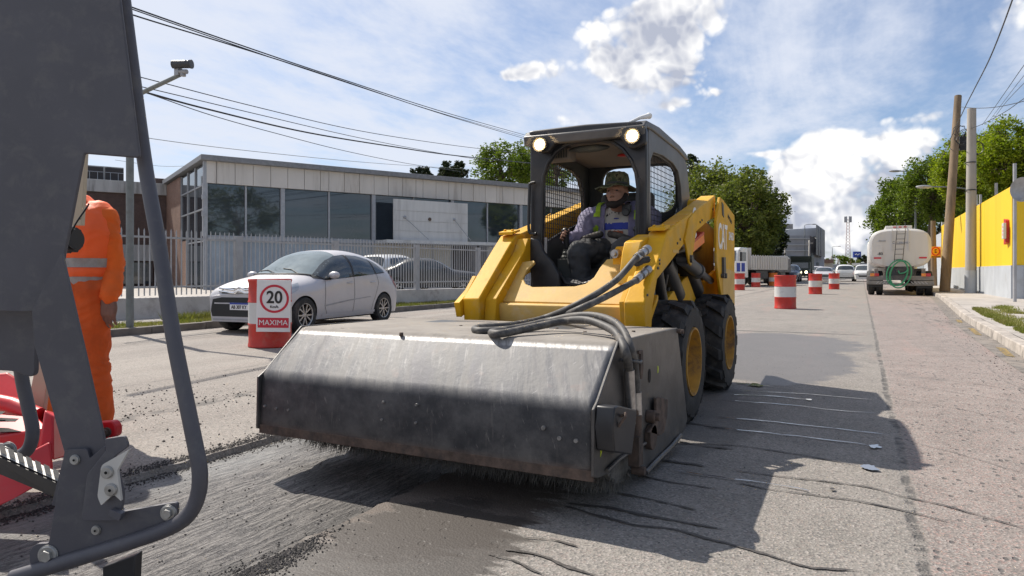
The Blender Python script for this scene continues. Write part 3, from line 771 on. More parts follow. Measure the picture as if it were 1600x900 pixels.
# ---- lift arms
arm = [(5.98, 1.63), (5.98, 1.44), (5.685, 1.39), (5.11, 1.25), (4.77, 1.15), (4.42, 1.03), (4.12, .93), (4.02, .78), (3.99, .63), (3.86, .63), (3.84, .80), (4.28, 1.165), (4.37, 1.235)]
bulge = [(4.28, 1.165), (3.84, .80)]
for s, (xi, xo) in (('r', (-1.235, -1.11)), ('l', (-2.33, -2.205))):
    b = MB(); b.prism(arm, 'x', xi, xo)
    la = obj('lift_arm', b, MATS['cat_yellow'], LD, bevel=0.010, bseg=3)
    w = MB()                                   # raised weld plates along the arm's face
    X = xo if s == 'r' else xi
    fx0, fx1 = (X-0.001, X+0.014) if s == 'r' else (X-0.014, X+0.001)
    w.prism([(4.95, 1.36), (5.28, 1.47), (5.12, 1.22), (4.99, 1.02), (4.93, 1.04), (4.80, 1.20)], 'x', fx0, fx1)
    obj('cylinder_bracket', w, MATS['cat_yellow'], LD, bevel=0.004)
    c = MB(); cx = (fx0+fx1)/2-(0.05 if s == 'r' else -0.05)
    c.cyl((cx, 4.97, 1.07), (cx, 5.42, .99), .052, n=20); c.cyl((cx, 5.42, .99), (cx, 5.47, .98), .062, n=20); c.cyl((cx, 5.4, .995), (cx, 6.0, .9), .030)
    c.cyl((cx-.04, 4.96, 1.07), (cx+.075, 4.96, 1.07), .028)
    obj('lift_cylinder', c, MATS['steel'] if False else MATS['frame_grey'], LD)
    # upright tower at the rear
    tX = -1.06 if s == 'r' else mx(-1.06)
    tp = [(1125.6, 308), (1130, 312), (1147.7, 336.4), (1148, 477), (1129.5, 477), (1124, 440), (1120, 408), (1119.5, 345)]
    tw = [onx(p[0], p[1], -1.06) for p in tp]
    b = MB(); b.prism(tw, 'x', min(tX, tX-.022 if s == 'r' else tX+.022), max(tX, tX-.022 if s == 'r' else tX+.022))
    rear = [(y, z) for (y, z) in tw]
    ya, yb_ = min(p[0] for p in tw), max(p[0] for p in tw)
    i0, i1 = (tX-.20, tX-.18) if s == 'r' else (tX+.18, tX+.20)
    lo, hi = sorted((tX-.022 if s == 'r' else tX+.022, i1 if s == 'r' else i0))
    b.box((lo, yb_-.02, .70), (hi, yb_-.002, 1.42))
    tow = obj('lift_tower', b, MATS['cat_yellow'], LD, bevel=0.005)
    if s == 'r':
        TWX = tX
        # slotted pin plate and bolts
        q = MB(); a = onx(1129, 402, tX); q.prism([onx(1127.5, 402, tX), onx(1130.5, 402, tX), onx(1131, 430, tX), onx(1127.8, 430, tX)], 'x', tX, tX+.02)
        p_ = onx(1129.3, 431, tX); q.cyl((tX-.001, p_[0], p_[1]), (tX+.035, p_[0], p_[1]), .022); p_ = onx(1126.6, 431, tX); q.cyl((tX-.001, p_[0], p_[1]), (tX+.03, p_[0], p_[1]), .018)
        p_ = onx(1128.5, 330, tX); q.prism([onx(1127.3, 316, tX), onx(1129.8, 320, tX), onx(1130.6, 340, tX), onx(1128.2, 336, tX)], 'x', tX, tX+.006)
        obj('pin', q, MATS['frame_grey'], tow)
# reflector on the right arm
b = MB(); X = -1.10
b.prism([onx(1083.5, 378, X), onx(1101, 364, X), onx(1102, 379, X), onx(1083.5, 395, X)], 'x', X-.06, X-.005); obj('reflector', b, MATS['orange_reflector'], LD, bevel=.003)
b = MB(); b.prism([onx(1083.5, 376.5, X), onx(1100.5, 362, X), onx(1101, 366, X), onx(1083.5, 381, X)], 'x', X-.058, X-.002); obj('reflector', b, MATS['red_paint'], LD)
# grip tape and pins on top of right arm
b = MB()
for i in range(9):
    y = 4.55+i*.055; z = 1.235+(y-4.37)*.2453+.001
    b.box((-1.215, y, z), (-1.13, y+.028, z+.007))
for (y, z) in ((4.33, 1.215), (4.30, 1.19)): pass
obj('grip_strip', b, MATS['dusty_yellow'], LD)
for X_ in (-1.172, mx(-1.172)):
    b = MB(); b.prism([(4.33, 1.24), (4.46, 1.272), (4.45, 1.285), (4.33, 1.262)], 'x', X_-.055, X_+.055)
    for dx in (-.03, .03): b.cyl((X_+dx, 4.385, 1.26), (X_+dx, 4.38, 1.283), .010)
    obj('cover_plate', b, MATS['cat_yellow'], LD, bevel=.003)
# bolts on the face of the arms
b = MB()
for (px, py) in ((1030, 412), (1028, 419), (1011, 461)):
    y, z = onx(px, py, -1.11); b.cyl((-1.11, y, z), (-1.103, y, z), .008, n=8)
obj('bolt', b, MATS['frame_grey'], LD)
# ---- hydraulic block with couplers on the inner front of right arm
b = MB(); hx0, hx1 = -1.33, -1.22
b.prism([(4.10, 1.10), (4.15, 1.165), (4.42, 1.225), (4.42, .95), (4.17, .88), (4.03, .90)], 'x', hx0, hx1)
blk = obj('valve_block', b, MATS['cat_yellow'], LD, bevel=.008)
def fitting(px, py, tx, ty, Y=4.06):
    x, z = ony(px, py, Y); p = Vector((x, Y, z)); q = Vector((*[0]*3,)); x2, z2 = ony(tx, ty, Y-.17); q = Vector((x2, Y-.17, z2))
    f = MB(); dv = (q-p)
    for a, c, rad in ((0, .25, .030), (.25, .45, .024), (.45, .6, .028), (.6, .72, .023), (.72, 1.0, .026)):
        f.cyl(p+dv*a, p+dv*c, rad*.92, n=14)
    return f, q
f1, q1 = fitting(1012, 389, 994, 403); f2, q2 = fitting(1013, 421, 994, 438)
obj('coupler', f1, MATS['steel'], blk); obj('coupler', f2, MATS['steel'], blk)
x, z = ony(1008, 405, 4.03); b = MB(); b.cyl((x, 4.08, z), (x-.02, 4.0, z-.01), .022); b.cyl((x-.02, 4.0, z-.01), (x-.035, 3.96, z-.02), .026)
obj('coupler', b, MATS['rubber'], blk)
# ---- cross plate between the arms
n_ = (0, -.90, 1); p0_ = (0, 4.0, .77)
sheet = [(762, 470), (795, 415), (800, 411), (834, 406.5), (836, 409), (823, 422), (817, 434), (821, 443), (832, 448), (898, 447), (915, 443), (928, 433), (938, 417), (948, 405), (965, 402.5), (985, 404), (987, 440), (968, 476)]
pts = [pln(p[0], p[1], p0_, n_) for p in sheet]
b = MB(); nn = Vector(n_).normalized(); k = len(pts)
b.add(pts+[p-nn*.022 for p in pts], [list(range(k)), list(range(2*k-1, k-1, -1))]+[(i, k+i, k+(i+1) % k, (i+1) % k) for i in range(k)])
obj('front_plate', b, MATS['dusty_yellow'], LD, bevel=.006)
b = MB(); zb0, zt0 = .60, .768
xl, xr = -2.215, -1.235
b.prism([(3.985, .775), (3.96, .765), (3.955, .745), (3.975, .63), (4.02, .60), (4.06, .60), (4.06, .75)], 'x', xl, xr)
obj('cross_member', b, MATS['dusty_yellow'], LD, bevel=.006, bseg=3)
x, z = ony(975, 396, 4.2); b = MB(); b.prism([(x-.075, z-.07), (x+.06, z-.07), (x+.06, z+.0), (x+.0, z+.045), (x-.05, z+.045), (x-.075, z+.01)], 'y', 4.2, 4.225); lug = obj('lug', b, MATS['cat_yellow'], LD, bevel=.004)
b = MB(); b.cyl((x-.04, 4.21, z-.0), (x-.05, 4.16, z-.003), .028); b.cyl((x-.05, 4.16, z-.003), (x-.055, 4.14, z-.003), .016); obj('pin', b, MATS['steel'], lug)
# inner faces of left arm leg: sloping web plate and outer lug
b = MB()
wp = [(4.40, 1.215), (4.66, 1.21), (4.66, 1.02), (4.22, .92), (4.10, .80), (4.0, .64), (3.90, .64), (3.92, .80), (4.33, 1.12)]
b.prism(wp, 'x', -2.205, -2.12)
web = obj('arm_web', b, MATS['cat_yellow'], LD, bevel=.006)
b = MB(); b.prism([(4.00, .86), (3.99, .885), (3.80, .775), (3.83, .68), (3.88, .70)], 'x', -2.372, -2.33); b.prism([(4.02, .95), (4.1, .9), (3.9, .74), (3.86, .80)], 'x', -2.36, -2.33); obj('side_lug', b, MATS['cat_yellow'], web, bevel=.004)
b = MB(); b.prism([(3.86, .80), (3.90, .60), (4.05, .60), (4.12, .84), (4.32, 1.07), (4.40, 1.16), (4.36, 1.2), (4.28, 1.14)], 'x', -1.27, -1.235)
b.prism([(3.98, .635), (4.2, .80), (4.2, .835), (3.96, .67)], 'x', -1.235, -1.125)
obj('arm_web', b, MATS['cat_yellow'], LD, bevel=.005)
# ---- decals
fy = frame((0, 0, 0), (0, 1, 0), (0, 0, 1))
def side_text(s, px, py, size, X, m, rot=0.0, xs=1.0, bold=True):
    y, z = onx(px, py, X)
    M = Matrix.Translation((X+.002, y, z)) @ frame((0, 0, 0), (0, 1, 0), (0, 0, 1)) @ Matrix.Rotation(rot, 4, 'Z')
    return text_mesh('lettering', s, size, m, M, LD, .0012, bold=bold, xs=xs)
side_text('CAT', 1129.2, 372, .30, -1.06, MATS['sign_white_'], xs=.72)
side_text('246D', 1142.3, 370, .10, -1.06, MATS['sign_white_'], xs=1.15)
side_text('MVT303', 1140, 343, .05, -1.06, MATS['black_decal'], R(-14), xs=1.2, bold=False)
b = MB(); y, z = onx(1085.5, 348, -1.11)
arc = [(y+.115*math.cos(a)*.75, z+.115*math.sin(a)) for a in [R(50+i*13) for i in range(21)]]
for (p, q) in zip(arc, arc[1:]):
    c0 = Vector((0, y, z)); 
    i1 = (y+(p[0]-y)*.80, z+(p[1]-z)*.80); i2 = (y+(q[0]-y)*.80, z+(q[1]-z)*.80)
    b.prism([p, q, i2, i1], 'x', -1.11, -1.107)
obj('lettering', b, MATS['white_decal'], LD)
side_text('CONSTRUMEX', 1103, 330, .052, -1.11, MATS['dusty_yellow'], R(13), xs=1.3, bold=False) if False else None
# warm pale lower panel of tower: dusty splash plate
b = MB(); b.prism([onx(1128.5, 417, -1.06), onx(1147.5, 425, -1.06), onx(1147.6, 476, -1.06), onx(1130, 476, -1.06)], 'x', -1.06, -1.0575)
obj('splash_panel', b, MATS['dusty_yellow'], LD)
# ---- engine hood behind the cab
b = MB(); b.prism([(5.85, 1.0), (5.85, 1.42), (6.1, 1.44), (6.40, 1.34), (6.44, 1.0)], 'x', -2.08, -1.36); obj('engine_hood', b, MATS['cat_yellow'], LD, bevel=.02)
b = MB()
for X in (-1.27, mx(-1.27)):
    b.cyl((X-.03, 5.78, 1.50), (X+.03, 5.78, 1.50), .085, n=20); b.cyl((X-.04, 5.78, 1.50), (X+.045, 5.78, 1.50), .03)
obj('pivot', b, MATS['cat_yellow'], LD, bevel=.004)

b = MB()
for (y, z) in ((4.62, 1.17), (4.70, 1.20), (5.35, 1.36), (5.42, 1.38), (5.86, 1.50), (4.12, 1.0), (4.16, 1.05)):
    b.cyl((-1.11, y, z), (-1.103, y, z), .009, n=8)
obj('bolt', b, MATS['frame_grey'], LD)
side_text('C 500 KG', 1065, 378, .045, -1.11, MATS['black_decal'], R(12), xs=1.0, bold=False) if False else None
b = MB(); b.box((-1.112, 4.50, 1.105), (-1.1075, 4.66, 1.125)); obj('weld_seam', b, MATS['dusty_yellow'], LD)
# ---- cab
CY = 4.5; CXL, CXR = -2.155, -1.287
def onf(pl, Y): return [ony(p[0], p[1], Y) for p in pl]
def resample(pl, n):
    P = [Vector(p) for p in pl]; P.append(P[0]); L = [0]
    for a, b_ in zip(P, P[1:]): L.append(L[-1]+(b_-a).length)
    out = []
    for i in range(n):
        s = L[-1]*i/n
        for k in range(len(P)-1):
            if L[k+1] >= s: out.append(tuple(P[k].lerp(P[k+1], (s-L[k])/max(1e-9, L[k+1]-L[k])))); break
    return out
def plate_hole(mb, outer, inner, axis, a, b_):
    """flat plate with a hole: both outlines matched by angle about the hole's centre"""
    c = Vector((sum(p[0] for p in inner)/len(inner), sum(p[1] for p in inner)/len(inner)))
    def rayhit(poly, ang):
        d = Vector((math.cos(ang), math.sin(ang))); best = None
        for i in range(len(poly)):
            p = Vector(poly[i])-c; q = Vector(poly[(i+1) % len(poly)])-c; e = q-p
            den = d.x*e.y-d.y*e.x
            if abs(den) < 1e-12: continue
            t_ = (p.x*e.y-p.y*e.x)/den; u = (p.x*d.y-p.y*d.x)/den
            if t_ > 0 and -1e-9 <= u <= 1+1e-9 and (best is None or t_ > best): best = t_
        return c+d*(best or 0)
    angs = sorted(set([round(2*PI*i/96-PI, 5) for i in range(96)]+[round(math.atan2(p[1]-c.y, p[0]-c.x), 5) for p in outer]))
    n = len(angs); O = [rayhit(outer, a_) for a_ in angs]; I = [rayhit(inner, a_) for a_ in angs]
    mk = (lambda p, h: Vector((h, p[0], p[1]))) if axis == 'x' else (lambda p, h: Vector((p[0], h, p[1])))
    vs = [mk(p, a) for p in O]+[mk(p, a) for p in I]+[mk(p, b_) for p in O]+[mk(p, b_) for p in I]
    fs = []
    for i in range(n):
        j = (i+1) % n
        fs += [(i, j, n+j, n+i), (2*n+i, 3*n+i, 3*n+j, 2*n+j), (i, 2*n+i, 2*n+j, j), (n+i, n+j, 3*n+j, 3*n+i)]
    mb.add(vs, fs)
outer = [(CXL, .84), (CXL, 1.90), (CXL+.02, 1.955), (CXR-.02, 1.975), (CXR, 1.92), (CXR, .84)]
inner_px = [(846, 399), (849, 276), (856, 255), (869, 237), (884, 226.5), (900, 222), (940, 219), (958, 223), (973, 233), (986, 250), (994, 270), (997, 292), (994, 400), (950, 432), (905, 446), (885, 442), (868, 420)]
inner = onf(inner_px, CY)
b = MB(); plate_hole(b, outer, inner, 'y', CY, CY+.055)
cab = obj('cab_frame', b, MATS['cab_black'], LD, bevel=.012, bseg=3)
b = MB(); b.tube([(p[0], CY-.004, p[1]) for p in inner+inner[:1]], .013, n=8, cap=False); obj('door_seal', b, MATS['wire_black'], LD)
# dark sheet sweeping down at the left foot of the opening
b = MB(); ft = [(833, 372), (847, 375), (853, 393), (866, 408), (877, 428), (880, 449), (836, 449), (832, 420)]
b.prism(onf(ft, 4.48), 'y', 4.43, 4.47); obj('foot_guard', b, MATS['cab_black'], LD, bevel=.008)
# side panels with openings
yr = onx(1060, 243, CXR)[0]
side = [(CY+.055, .9), (CY+.055, 1.955), (CY+.3, 1.965), (5.38, 1.93), (5.60, 1.91), (5.70, 1.86), (5.80, 1.62), (5.86, 1.30), (5.86, .9)]
hole_px = [(1021, 238), (1036, 243), (1052, 255), (1060, 268), (1064, 290), (1066, 325), (1060, 345), (1040, 360), (1022, 376), (1018, 380), (1017, 330), (1017, 250)]
hole = [onx(p[0], p[1], CXR) for p in hole_px]
hole = [(max(CY+.09, p[0]), p[1]) for p in hole]
def guard(mb, poly, axis, h, pitch, rad, m_):
    """welded wire mesh clipped to an outline"""
    P = [Vector(p) for p in poly]
    for ax in (0, 1):
        lo = min(p[1-ax] for p in P); hi = max(p[1-ax] for p in P); v = lo+pitch*.5
        while v < hi:
            hits = []
            for i in range(len(P)):
                a_, c_ = P[i], P[(i+1) % len(P)]
                if (a_[1-ax]-v)*(c_[1-ax]-v) < 0: hits.append(a_[ax]+(c_[ax]-a_[ax])*(v-a_[1-ax])/(c_[1-ax]-a_[1-ax]))
            hits.sort()
            for p_, q_ in zip(hits[::2], hits[1::2]):
                A = [0, 0]; B = [0, 0]; A[ax] = p_; B[ax] = q_; A[1-ax] = B[1-ax] = v
                dh = rad*(1 if ax else -1)
                if axis == 'x': mb.cyl((h+dh, A[0], A[1]), (h+dh, B[0], B[1]), rad, n=6, cap=False)
                else: mb.cyl((A[0], h+dh, A[1]), (B[0], h+dh, B[1]), rad, n=6, cap=False)
            v += pitch
for X, s in ((CXR, -1), (CXL, 1)):
    b = MB(); plate_hole(b, side, hole, 'x', X, X+s*.03); obj('cab_side_panel', b, MATS['cab_side'] if s == -1 else MATS['interior'], LD, bevel=.005)
    b = MB(); guard(b, hole, 'x', X+s*.045, .0385, .0027, None); obj('window_guard', b, MATS['wire_black'], LD)
    b = MB(); b.tube([(X+s*.034, p[0], p[1]) for p in hole+hole[:1]], .010, n=8, cap=False); obj('guard_rim', b, MATS['cab_black'], LD)
# bright front pillar edge on the right side
# roof
roof_side = [(CY-.075, 1.885), (CY-.09, 1.945), (CY-.03, 1.99), (CY+.3, 2.005), (5.40, 1.975), (5.62, 1.945), (5.71, 1.915), (5.70, 1.90), (5.60, 1.90), (5.38, 1.925), (CY+.1, 1.95), (CY-.02, 1.945), (CY-.02, 1.885)]
b = MB(); b.prism(roof_side, 'x', CXL-.012, CXR+.012); roof = obj('cab_roof', b, MATS['cab_side'], LD, bevel=.016, bseg=3)
# black visor across the front, deeper at the lamps
vis = onf([(827, 206), (835, 204), (915, 194.5), (1000, 189.5), (1004, 191), (1010, 202), (1010, 224), (992, 233), (983, 232), (968, 214), (945, 206.5), (900, 209), (880, 214), (868, 225), (858, 238), (846, 240), (833, 226), (829, 215)], CY-.06)
b = MB(); b.prism(vis, 'y', CY-.075, CY-.02); obj('visor', b, MATS['cab_black'], LD, bevel=.014, bseg=3)
for (px, py) in ((988.5, 212.5), (844, 226)):
    x, z = ony(px, py, CY-.10)
    b = MB(); b.lathe([(.0, .0), (.040, .0), (.052, .02), (.054, .055), (.047, .055), (.045, .045), (.0, .045)], Matrix.Translation((x, CY-.065, z)) @ Matrix.Rotation(R(90), 4, 'X'), n=24)
    wl = obj('work_light', b, MATS['lamp_body'], LD)
    b = MB(); b.lathe([(.0, .054), (.027, .052), (.039, .046)], Matrix.Translation((x, CY-.065, z)) @ Matrix.Rotation(R(90), 4, 'X'), n=24)
    obj('lens', b, MATS['lamp_glow'], wl)
    ld = bpy.data.lights.new('work_lamp', 'SPOT'); ld.energy = 6; ld.color = (1, .72, .38); ld.spot_size = R(120); ld.shadow_soft_size = .04
    lo = bpy.data.objects.new('work_lamp', ld); COL.objects.link(lo); lo.parent = wl; lo.location = (x, CY-.13, z); lo.rotation_euler = (R(80), 0, 0)
# beacon arm on roof
b = MB(); p = at(1000, 184, 4.62); q = at(1014, 181, 4.68); w_ = at(984, 191, 4.6)
b.tube([w_, p, q], [.008, .012, .02], n=10); b.ball(q, .022)
obj('beacon', b, MATS['white_decal'], roof)
b = MB(); x, z = ony(1008, 196, 4.75); b.ball((x-.02, 4.75, 2.0), (.06, .09, .035)); obj('beacon', b, MATS['cab_black'], roof)
# headliner, rear wall, console, seat
b = MB(); b.prism([(CY+.06, 1.94), (5.35, 1.915), (5.61, 1.895), (5.61, 1.875), (5.34, 1.89), (CY+.06, 1.905)], 'x', CXL+.033, CXR-.033); obj('headliner', b, MATS['headliner'], LD, bevel=.01)
b = MB(); plate_hole(b, [(CXL+.032, .85), (CXL+.032, 1.89), (CXR-.032, 1.89), (CXR-.032, .85)], bevel_poly([(-2.00, 1.47), (-2.00, 1.862), (-1.365, 1.862), (-1.365, 1.47)], .13, 6), 'y', 5.62, 5.66)
obj('rear_wall', b, MATS['interior'], LD, bevel=.006)
b = MB(); x, z = ony(872, 244, 4.75); b.box((x-.10, 4.66, z-.045), (x+.13, 4.80, z+.045)); con = obj('overhead_console', b, MATS['headliner'], LD, bevel=.012)
b = MB()
for k in range(5): b.box((x+.02+.02*k, 4.655, z-.03), (x+.03+.02*k, 4.66, z+.03))
obj('vent', b, MATS['interior'], con)
b = MB(); x, z = ony(922, 233, 4.62); b.ball((x, 4.60, z), (.16, .03, .028)); obj('mirror', b, MATS['interior'], LD)
b = MB(); x, z = ony(976, 243, 5.0); b.ball((x, 5.0, 1.862), (.06, .04, .014)); obj('dome_lamp', b, MATS['red_paint'], LD)
b = MB(); b.box((CXL+.03, CY+.05, .80), (CXR-.03, 5.62, .84)); b.box((CXL+.033, 4.9, .84), (CXR-.033, 5.6, 1.0)); obj('cab_floor', b, MATS['interior'], LD)
st = MB(); st.box((-1.93, 4.92, .98), (-1.47, 5.36, 1.09)); obj('seat', st, MATS['interior'], LD, bevel=.04, bseg=4)
st = MB(); st.box((-1.92, 5.34, 1.05), (-1.48, 5.46, 1.62)); obj('backrest', st, MATS['interior'], LD, bevel=.045, bseg=4)
# joysticks and armrest pads (bent lap bars)
JX, JZ = ony(883, 372, 4.72)
for sx in (0, 1):
    x = JX if sx == 0 else -1.42
    b = MB(); b.lathe([(0, 0), (.045, 0), (.048, .02), (.034, .035), (.038, .05), (.026, .065), (.028, .075), (.0, .08)], Matrix.Translation((x, 4.76, JZ-.16)), n=16)
    b.box((x-.055, 4.70, .86), (x+.055, 4.98, JZ-.155)); js = obj('joystick', b, MATS['interior'], LD, bevel=.004)
    b = MB(); b.tube([(x, 4.76, JZ-.09), (x, 4.745, JZ-.04), (x, 4.735, JZ+.02), (x, 4.73, JZ+.05)], [.016, .022, .023, .026], n=12); b.ball((x, 4.728, JZ+.052), (.032, .032, .026))
    obj('grip', b, MATS['cab_black'], js)
for pl in ([(896, 381), (912, 374), (930, 368), (938, 366)], [(1003, 390), (985, 376), (968, 369), (954, 366)]):
    pts = [Vector((ony(p[0], p[1], 4.86)[0], 4.86, ony(p[0], p[1], 4.86)[1])) for p in pl]
    b = MB(); b.tube(spline(pts, 5), .026, n=12); b.ball(pts[-1], .026); b.ball(pts[0], .026); obj('armrest', b, MATS['rubber'], LD)
# grab handle outside left
b = MB(); pp = [(836, 285), (829, 287), (827.5, 293), (826, 345), (827, 362), (832, 366), (838, 365)]
b.tube(spline([Vector((ony(p[0], p[1], 4.46)[0], 4.46, ony(p[0], p[1], 4.46)[1])) for p in pp], 6), .011, n=10); obj('grab_handle', b, MATS['wire_black'], LD)
# slim grab bar along the right pillar
b = MB(); pp = [(1000, 280), (998, 284), (997.5, 340), (999, 392)]
b.tube(spline([Vector((ony(p[0], p[1], 4.46)[0], 4.46, ony(p[0], p[1], 4.46)[1])) for p in pp], 5), .008, n=8); obj('grab_handle', b, MATS['wire_black'], LD)
# white paper sticker on left guard
b = MB(); y0, z0 = onx(850, 375, CXL+.05); b.box((CXL+.055, y0-.04, z0-.10), (CXL+.057, y0+.04, z0+.02)); obj('sticker', b, MATS['white_decal'], LD)

# ---- wheels
def wheel(name, r, w, rim_r, rim_m, lugs, parent, s=1, deep=.07):
    """wheel about local x axis, outer side at +x (s=1)"""
    root = thing(name, None, None); MX = Matrix.Rotation(R(90), 4, 'Y')
    t_ = MB(); h = w/2
    prof = [(rim_r*.98, -h*.72), (rim_r*1.06, -h*.92), (rim_r+(r-rim_r)*.5, -h*1.0), (r*.955, -h*.93), (r*.985, -h*.70), (r*.985, h*.70), (r*.955, h*.93), (rim_r+(r-rim_r)*.5, h*1.0), (rim_r*1.06, h*.92), (rim_r*.98, h*.72)]
    t_.lathe([(a, b_) for a, b_ in prof], MX, n=64)
    if lugs:
        for k in range(lugs):
            for sd_ in (-1, 1):
                a0 = 2*PI*(k+(.5 if sd_ > 0 else 0))/lugs; rows = []
                for q in range(7):
                    u = q/6; xx = sd_*(h*.97*u-.01*(1-u)); a = a0+(.34*(1-u))*(2*PI/lugs)*1.5
                    ro = (r+.022 if u < .85 else r+.004)-(.035 if q == 6 else 0); hw = (.30+.12*u)*PI/lugs*1.05
                    rows.append((xx, a-hw, a+hw, ro))
                vs = []
                for xx, a1, a2, ro in rows:
                    for (a, rr_) in ((a1-.012, r*.955), (a1, ro), (a2, ro), (a2+.012, r*.955)): vs.append(Vector((xx, rr_*math.sin(a), rr_*math.cos(a))))
                fs = []
                for q in range(6):
                    for e in range(3): fs.append((4*q+e, 4*q+e+1, 4*q+5+e, 4*q+4+e))
                fs += [(0, 1, 2, 3), (27, 26, 25, 24)]
                t_.add(vs, fs)
    tyre = obj('tyre', t_, MATS['rubber'], root)
    return root, tyre
def loader_wheel():
    r, w, rr_ = .376, .29, .216
    t_, ty = wheel('wheel', r, w, rr_, None, 13, None)
    return t_, ty
wr, ty = loader_wheel()
rim = MB(); MXr = Matrix.Rotation(R(90), 4, 'Y')
rim.lathe([(.224, .115), (.221, .140), (.210, .140), (.204, .10), (.198, .04), (.175, .02), (.12, .015), (.10, .035), (.06, .04), (.0, .04)], MXr, n=40)
for k in range(8): a = 2*PI*k/8; rim.cyl((.018, .14*math.sin(a), .14*math.cos(a)), (.040, .14*math.sin(a), .14*math.cos(a)), .013, n=6)
mat('rim_yellow', (0.50, 0.26, 0.035), 0.6, var=0.15, dirt=(0.16, 0.10, 0.06), damt=0.75, dscale=9)
# the loader's four wheels as parts of it: tyre with rim beneath
def mount_wheel(x, y, z, flip, spin):
    M = Matrix.Translation((x, y, z)) @ (Matrix.Rotation(PI, 4, 'Z') if flip else Matrix.Identity(4)) @ Matrix.Rotation(spin, 4, 'X')
    tm = ty.data.copy(); tm.transform(M)
    w_ = bpy.data.objects.new('wheel', tm); COL.objects.link(w_); w_.parent = LD; w_.matrix_parent_inverse = LD.matrix_basis.inverted()
    rb = MB(); rb.v = [M @ v for v in rim.v]; rb.f = rim.f; rb.sm = rim.sm
    obj('rim', rb, MATS['rim_yellow'], w_)
for i, (yy_, fl) in enumerate(((4.50, 0), (5.85, 0), (4.50, 1), (5.85, 1))):
    mount_wheel((-1.105 if not fl else mx(-1.105)), yy_, .393, fl, .2+.37*i)
bpy.data.objects.remove(ty); bpy.data.objects.remove(wr)

# ---- sweeper attachment: a box the loader pushes
SW = thing('sweeper_box', 'scuffed grey steel sweeper box mounted on the front of the yellow loader', 'sweeper', (-1.79, 3.1, 0))
BX0, BX1 = -2.66, -.911
prof = [(3.72, .664), (2.76, .676), (2.735, .672), (2.715, .655), (2.50, .485), (2.478, .462), (2.468, .43), (2.455, .245), (2.46, .20), (2.475, .195)]
prof = [tuple(p) for p in [prof[0]]+[prof[1]]+[tuple(v) for v in spline([Vector((p[0], p[1], 0)) for p in prof[1:5]], 4)][1:]] if False else prof
def offs(pl, d):
    out = []
    for i, p in enumerate(pl):
        a = Vector(pl[max(i-1, 0)]); c = Vector(pl[min(i+1, len(pl)-1)]); t_ = (c-a).normalized(); out.append((p[0]+t_.y*d*-1, p[1]+t_.x*d))
    return out
b = MB(); inn = offs(prof, .010)
nx = 60; vs = []; fs = []
for k in range(nx+1):
    X = BX0+(BX1-BX0)*k/nx
    for (y, z) in prof:
        dz = 0; dy = 0
        if z < .655:
            dy = .010*noise.noise(Vector((X*3.1, z*4, 0)))+.004*noise.noise(Vector((X*9, z*9, 3)))
        elif 2.8 < y < 3.7: dz = 0
        vs.append((X, y+dy, z+(.004*noise.noise(Vector((X*2.2, y, 5))) if z > .64 else 0)))
m_ = len(prof)
for k in range(nx):
    for q in range(m_-1): fs.append((k*m_+q, k*m_+q+1, (k+1)*m_+q+1, (k+1)*m_+q))
b.add(vs, fs, True)
hood = obj('hood', b, HOOD, SW, sharp=60)
so_ = hood.modifiers.new('thick', 'SOLIDIFY'); so_.thickness = .008; so_.offset = 1 
for p in hood.data.polygons: p.use_smooth = True
# end plates
mat('side_steel', (0.085, 0.080, 0.076), 0.42, metal=0.25, var=0.3, scale=6, dirt=(0.17, 0.15, 0.135), damt=0.6, dscale=7, bump=.001, bscale=30)
ep_px = [(1055, 512), (1000, 524), (963, 533), (930, 627), (924, 640), (923, 745), (930, 746.5), (951, 738), (962, 722), (985, 708), (1000, 735), (1005, 738), (1020, 722), (1045, 700), (1066, 672), (1071, 655)]
ep = [onx(p[0], p[1], BX1) for p in ep_px]
b = MB(); b.prism(ep, 'x', BX1, BX1+.012); epr = obj('end_plate', b, MATS['side_steel'], SW, bevel=.003)
b = MB(); b.prism(ep, 'x', BX0-.012, BX0); obj('end_plate', b, MATS['side_steel'], SW, bevel=.003)
def disc(mb, px, py, rad, th_=.004, X=BX1+.012, n=20):
    y, z = onx(px, py, X); mb.cyl((X-.001, y, z), (X+th_, y, z), rad, n=n); return y, z
mat('void', (0.004, 0.004, 0.004), 0.9)
b = MB(); y, z = onx(1014.5, 587, BX1+.012); b.add([(BX1+.0145, y+.019*math.cos(2*PI*i/20), z+.034*math.sin(2*PI*i/20)) for i in range(20)], [list(range(20))]); obj('slot', b, MATS['void'], epr)
mat('lime_mark', (0.55, 0.65, 0.03), 0.5)
b = MB(); y, z = onx(1028, 577, BX1+.012); b.prism([(y-.009, z-.018), (y-.009, z+.018), (y+.004, z+.016), (y+.008, z), (y+.002, z-.016)], 'x', BX1+.012, BX1+.0135)
b.prism([onx(939, 677, BX1+.012), onx(942, 674, BX1+.012), onx(941, 702, BX1+.012), onx(938, 714, BX1+.012)], 'x', BX1+.012, BX1+.0135); obj('paint_mark', b, MATS['lime_mark'], epr)
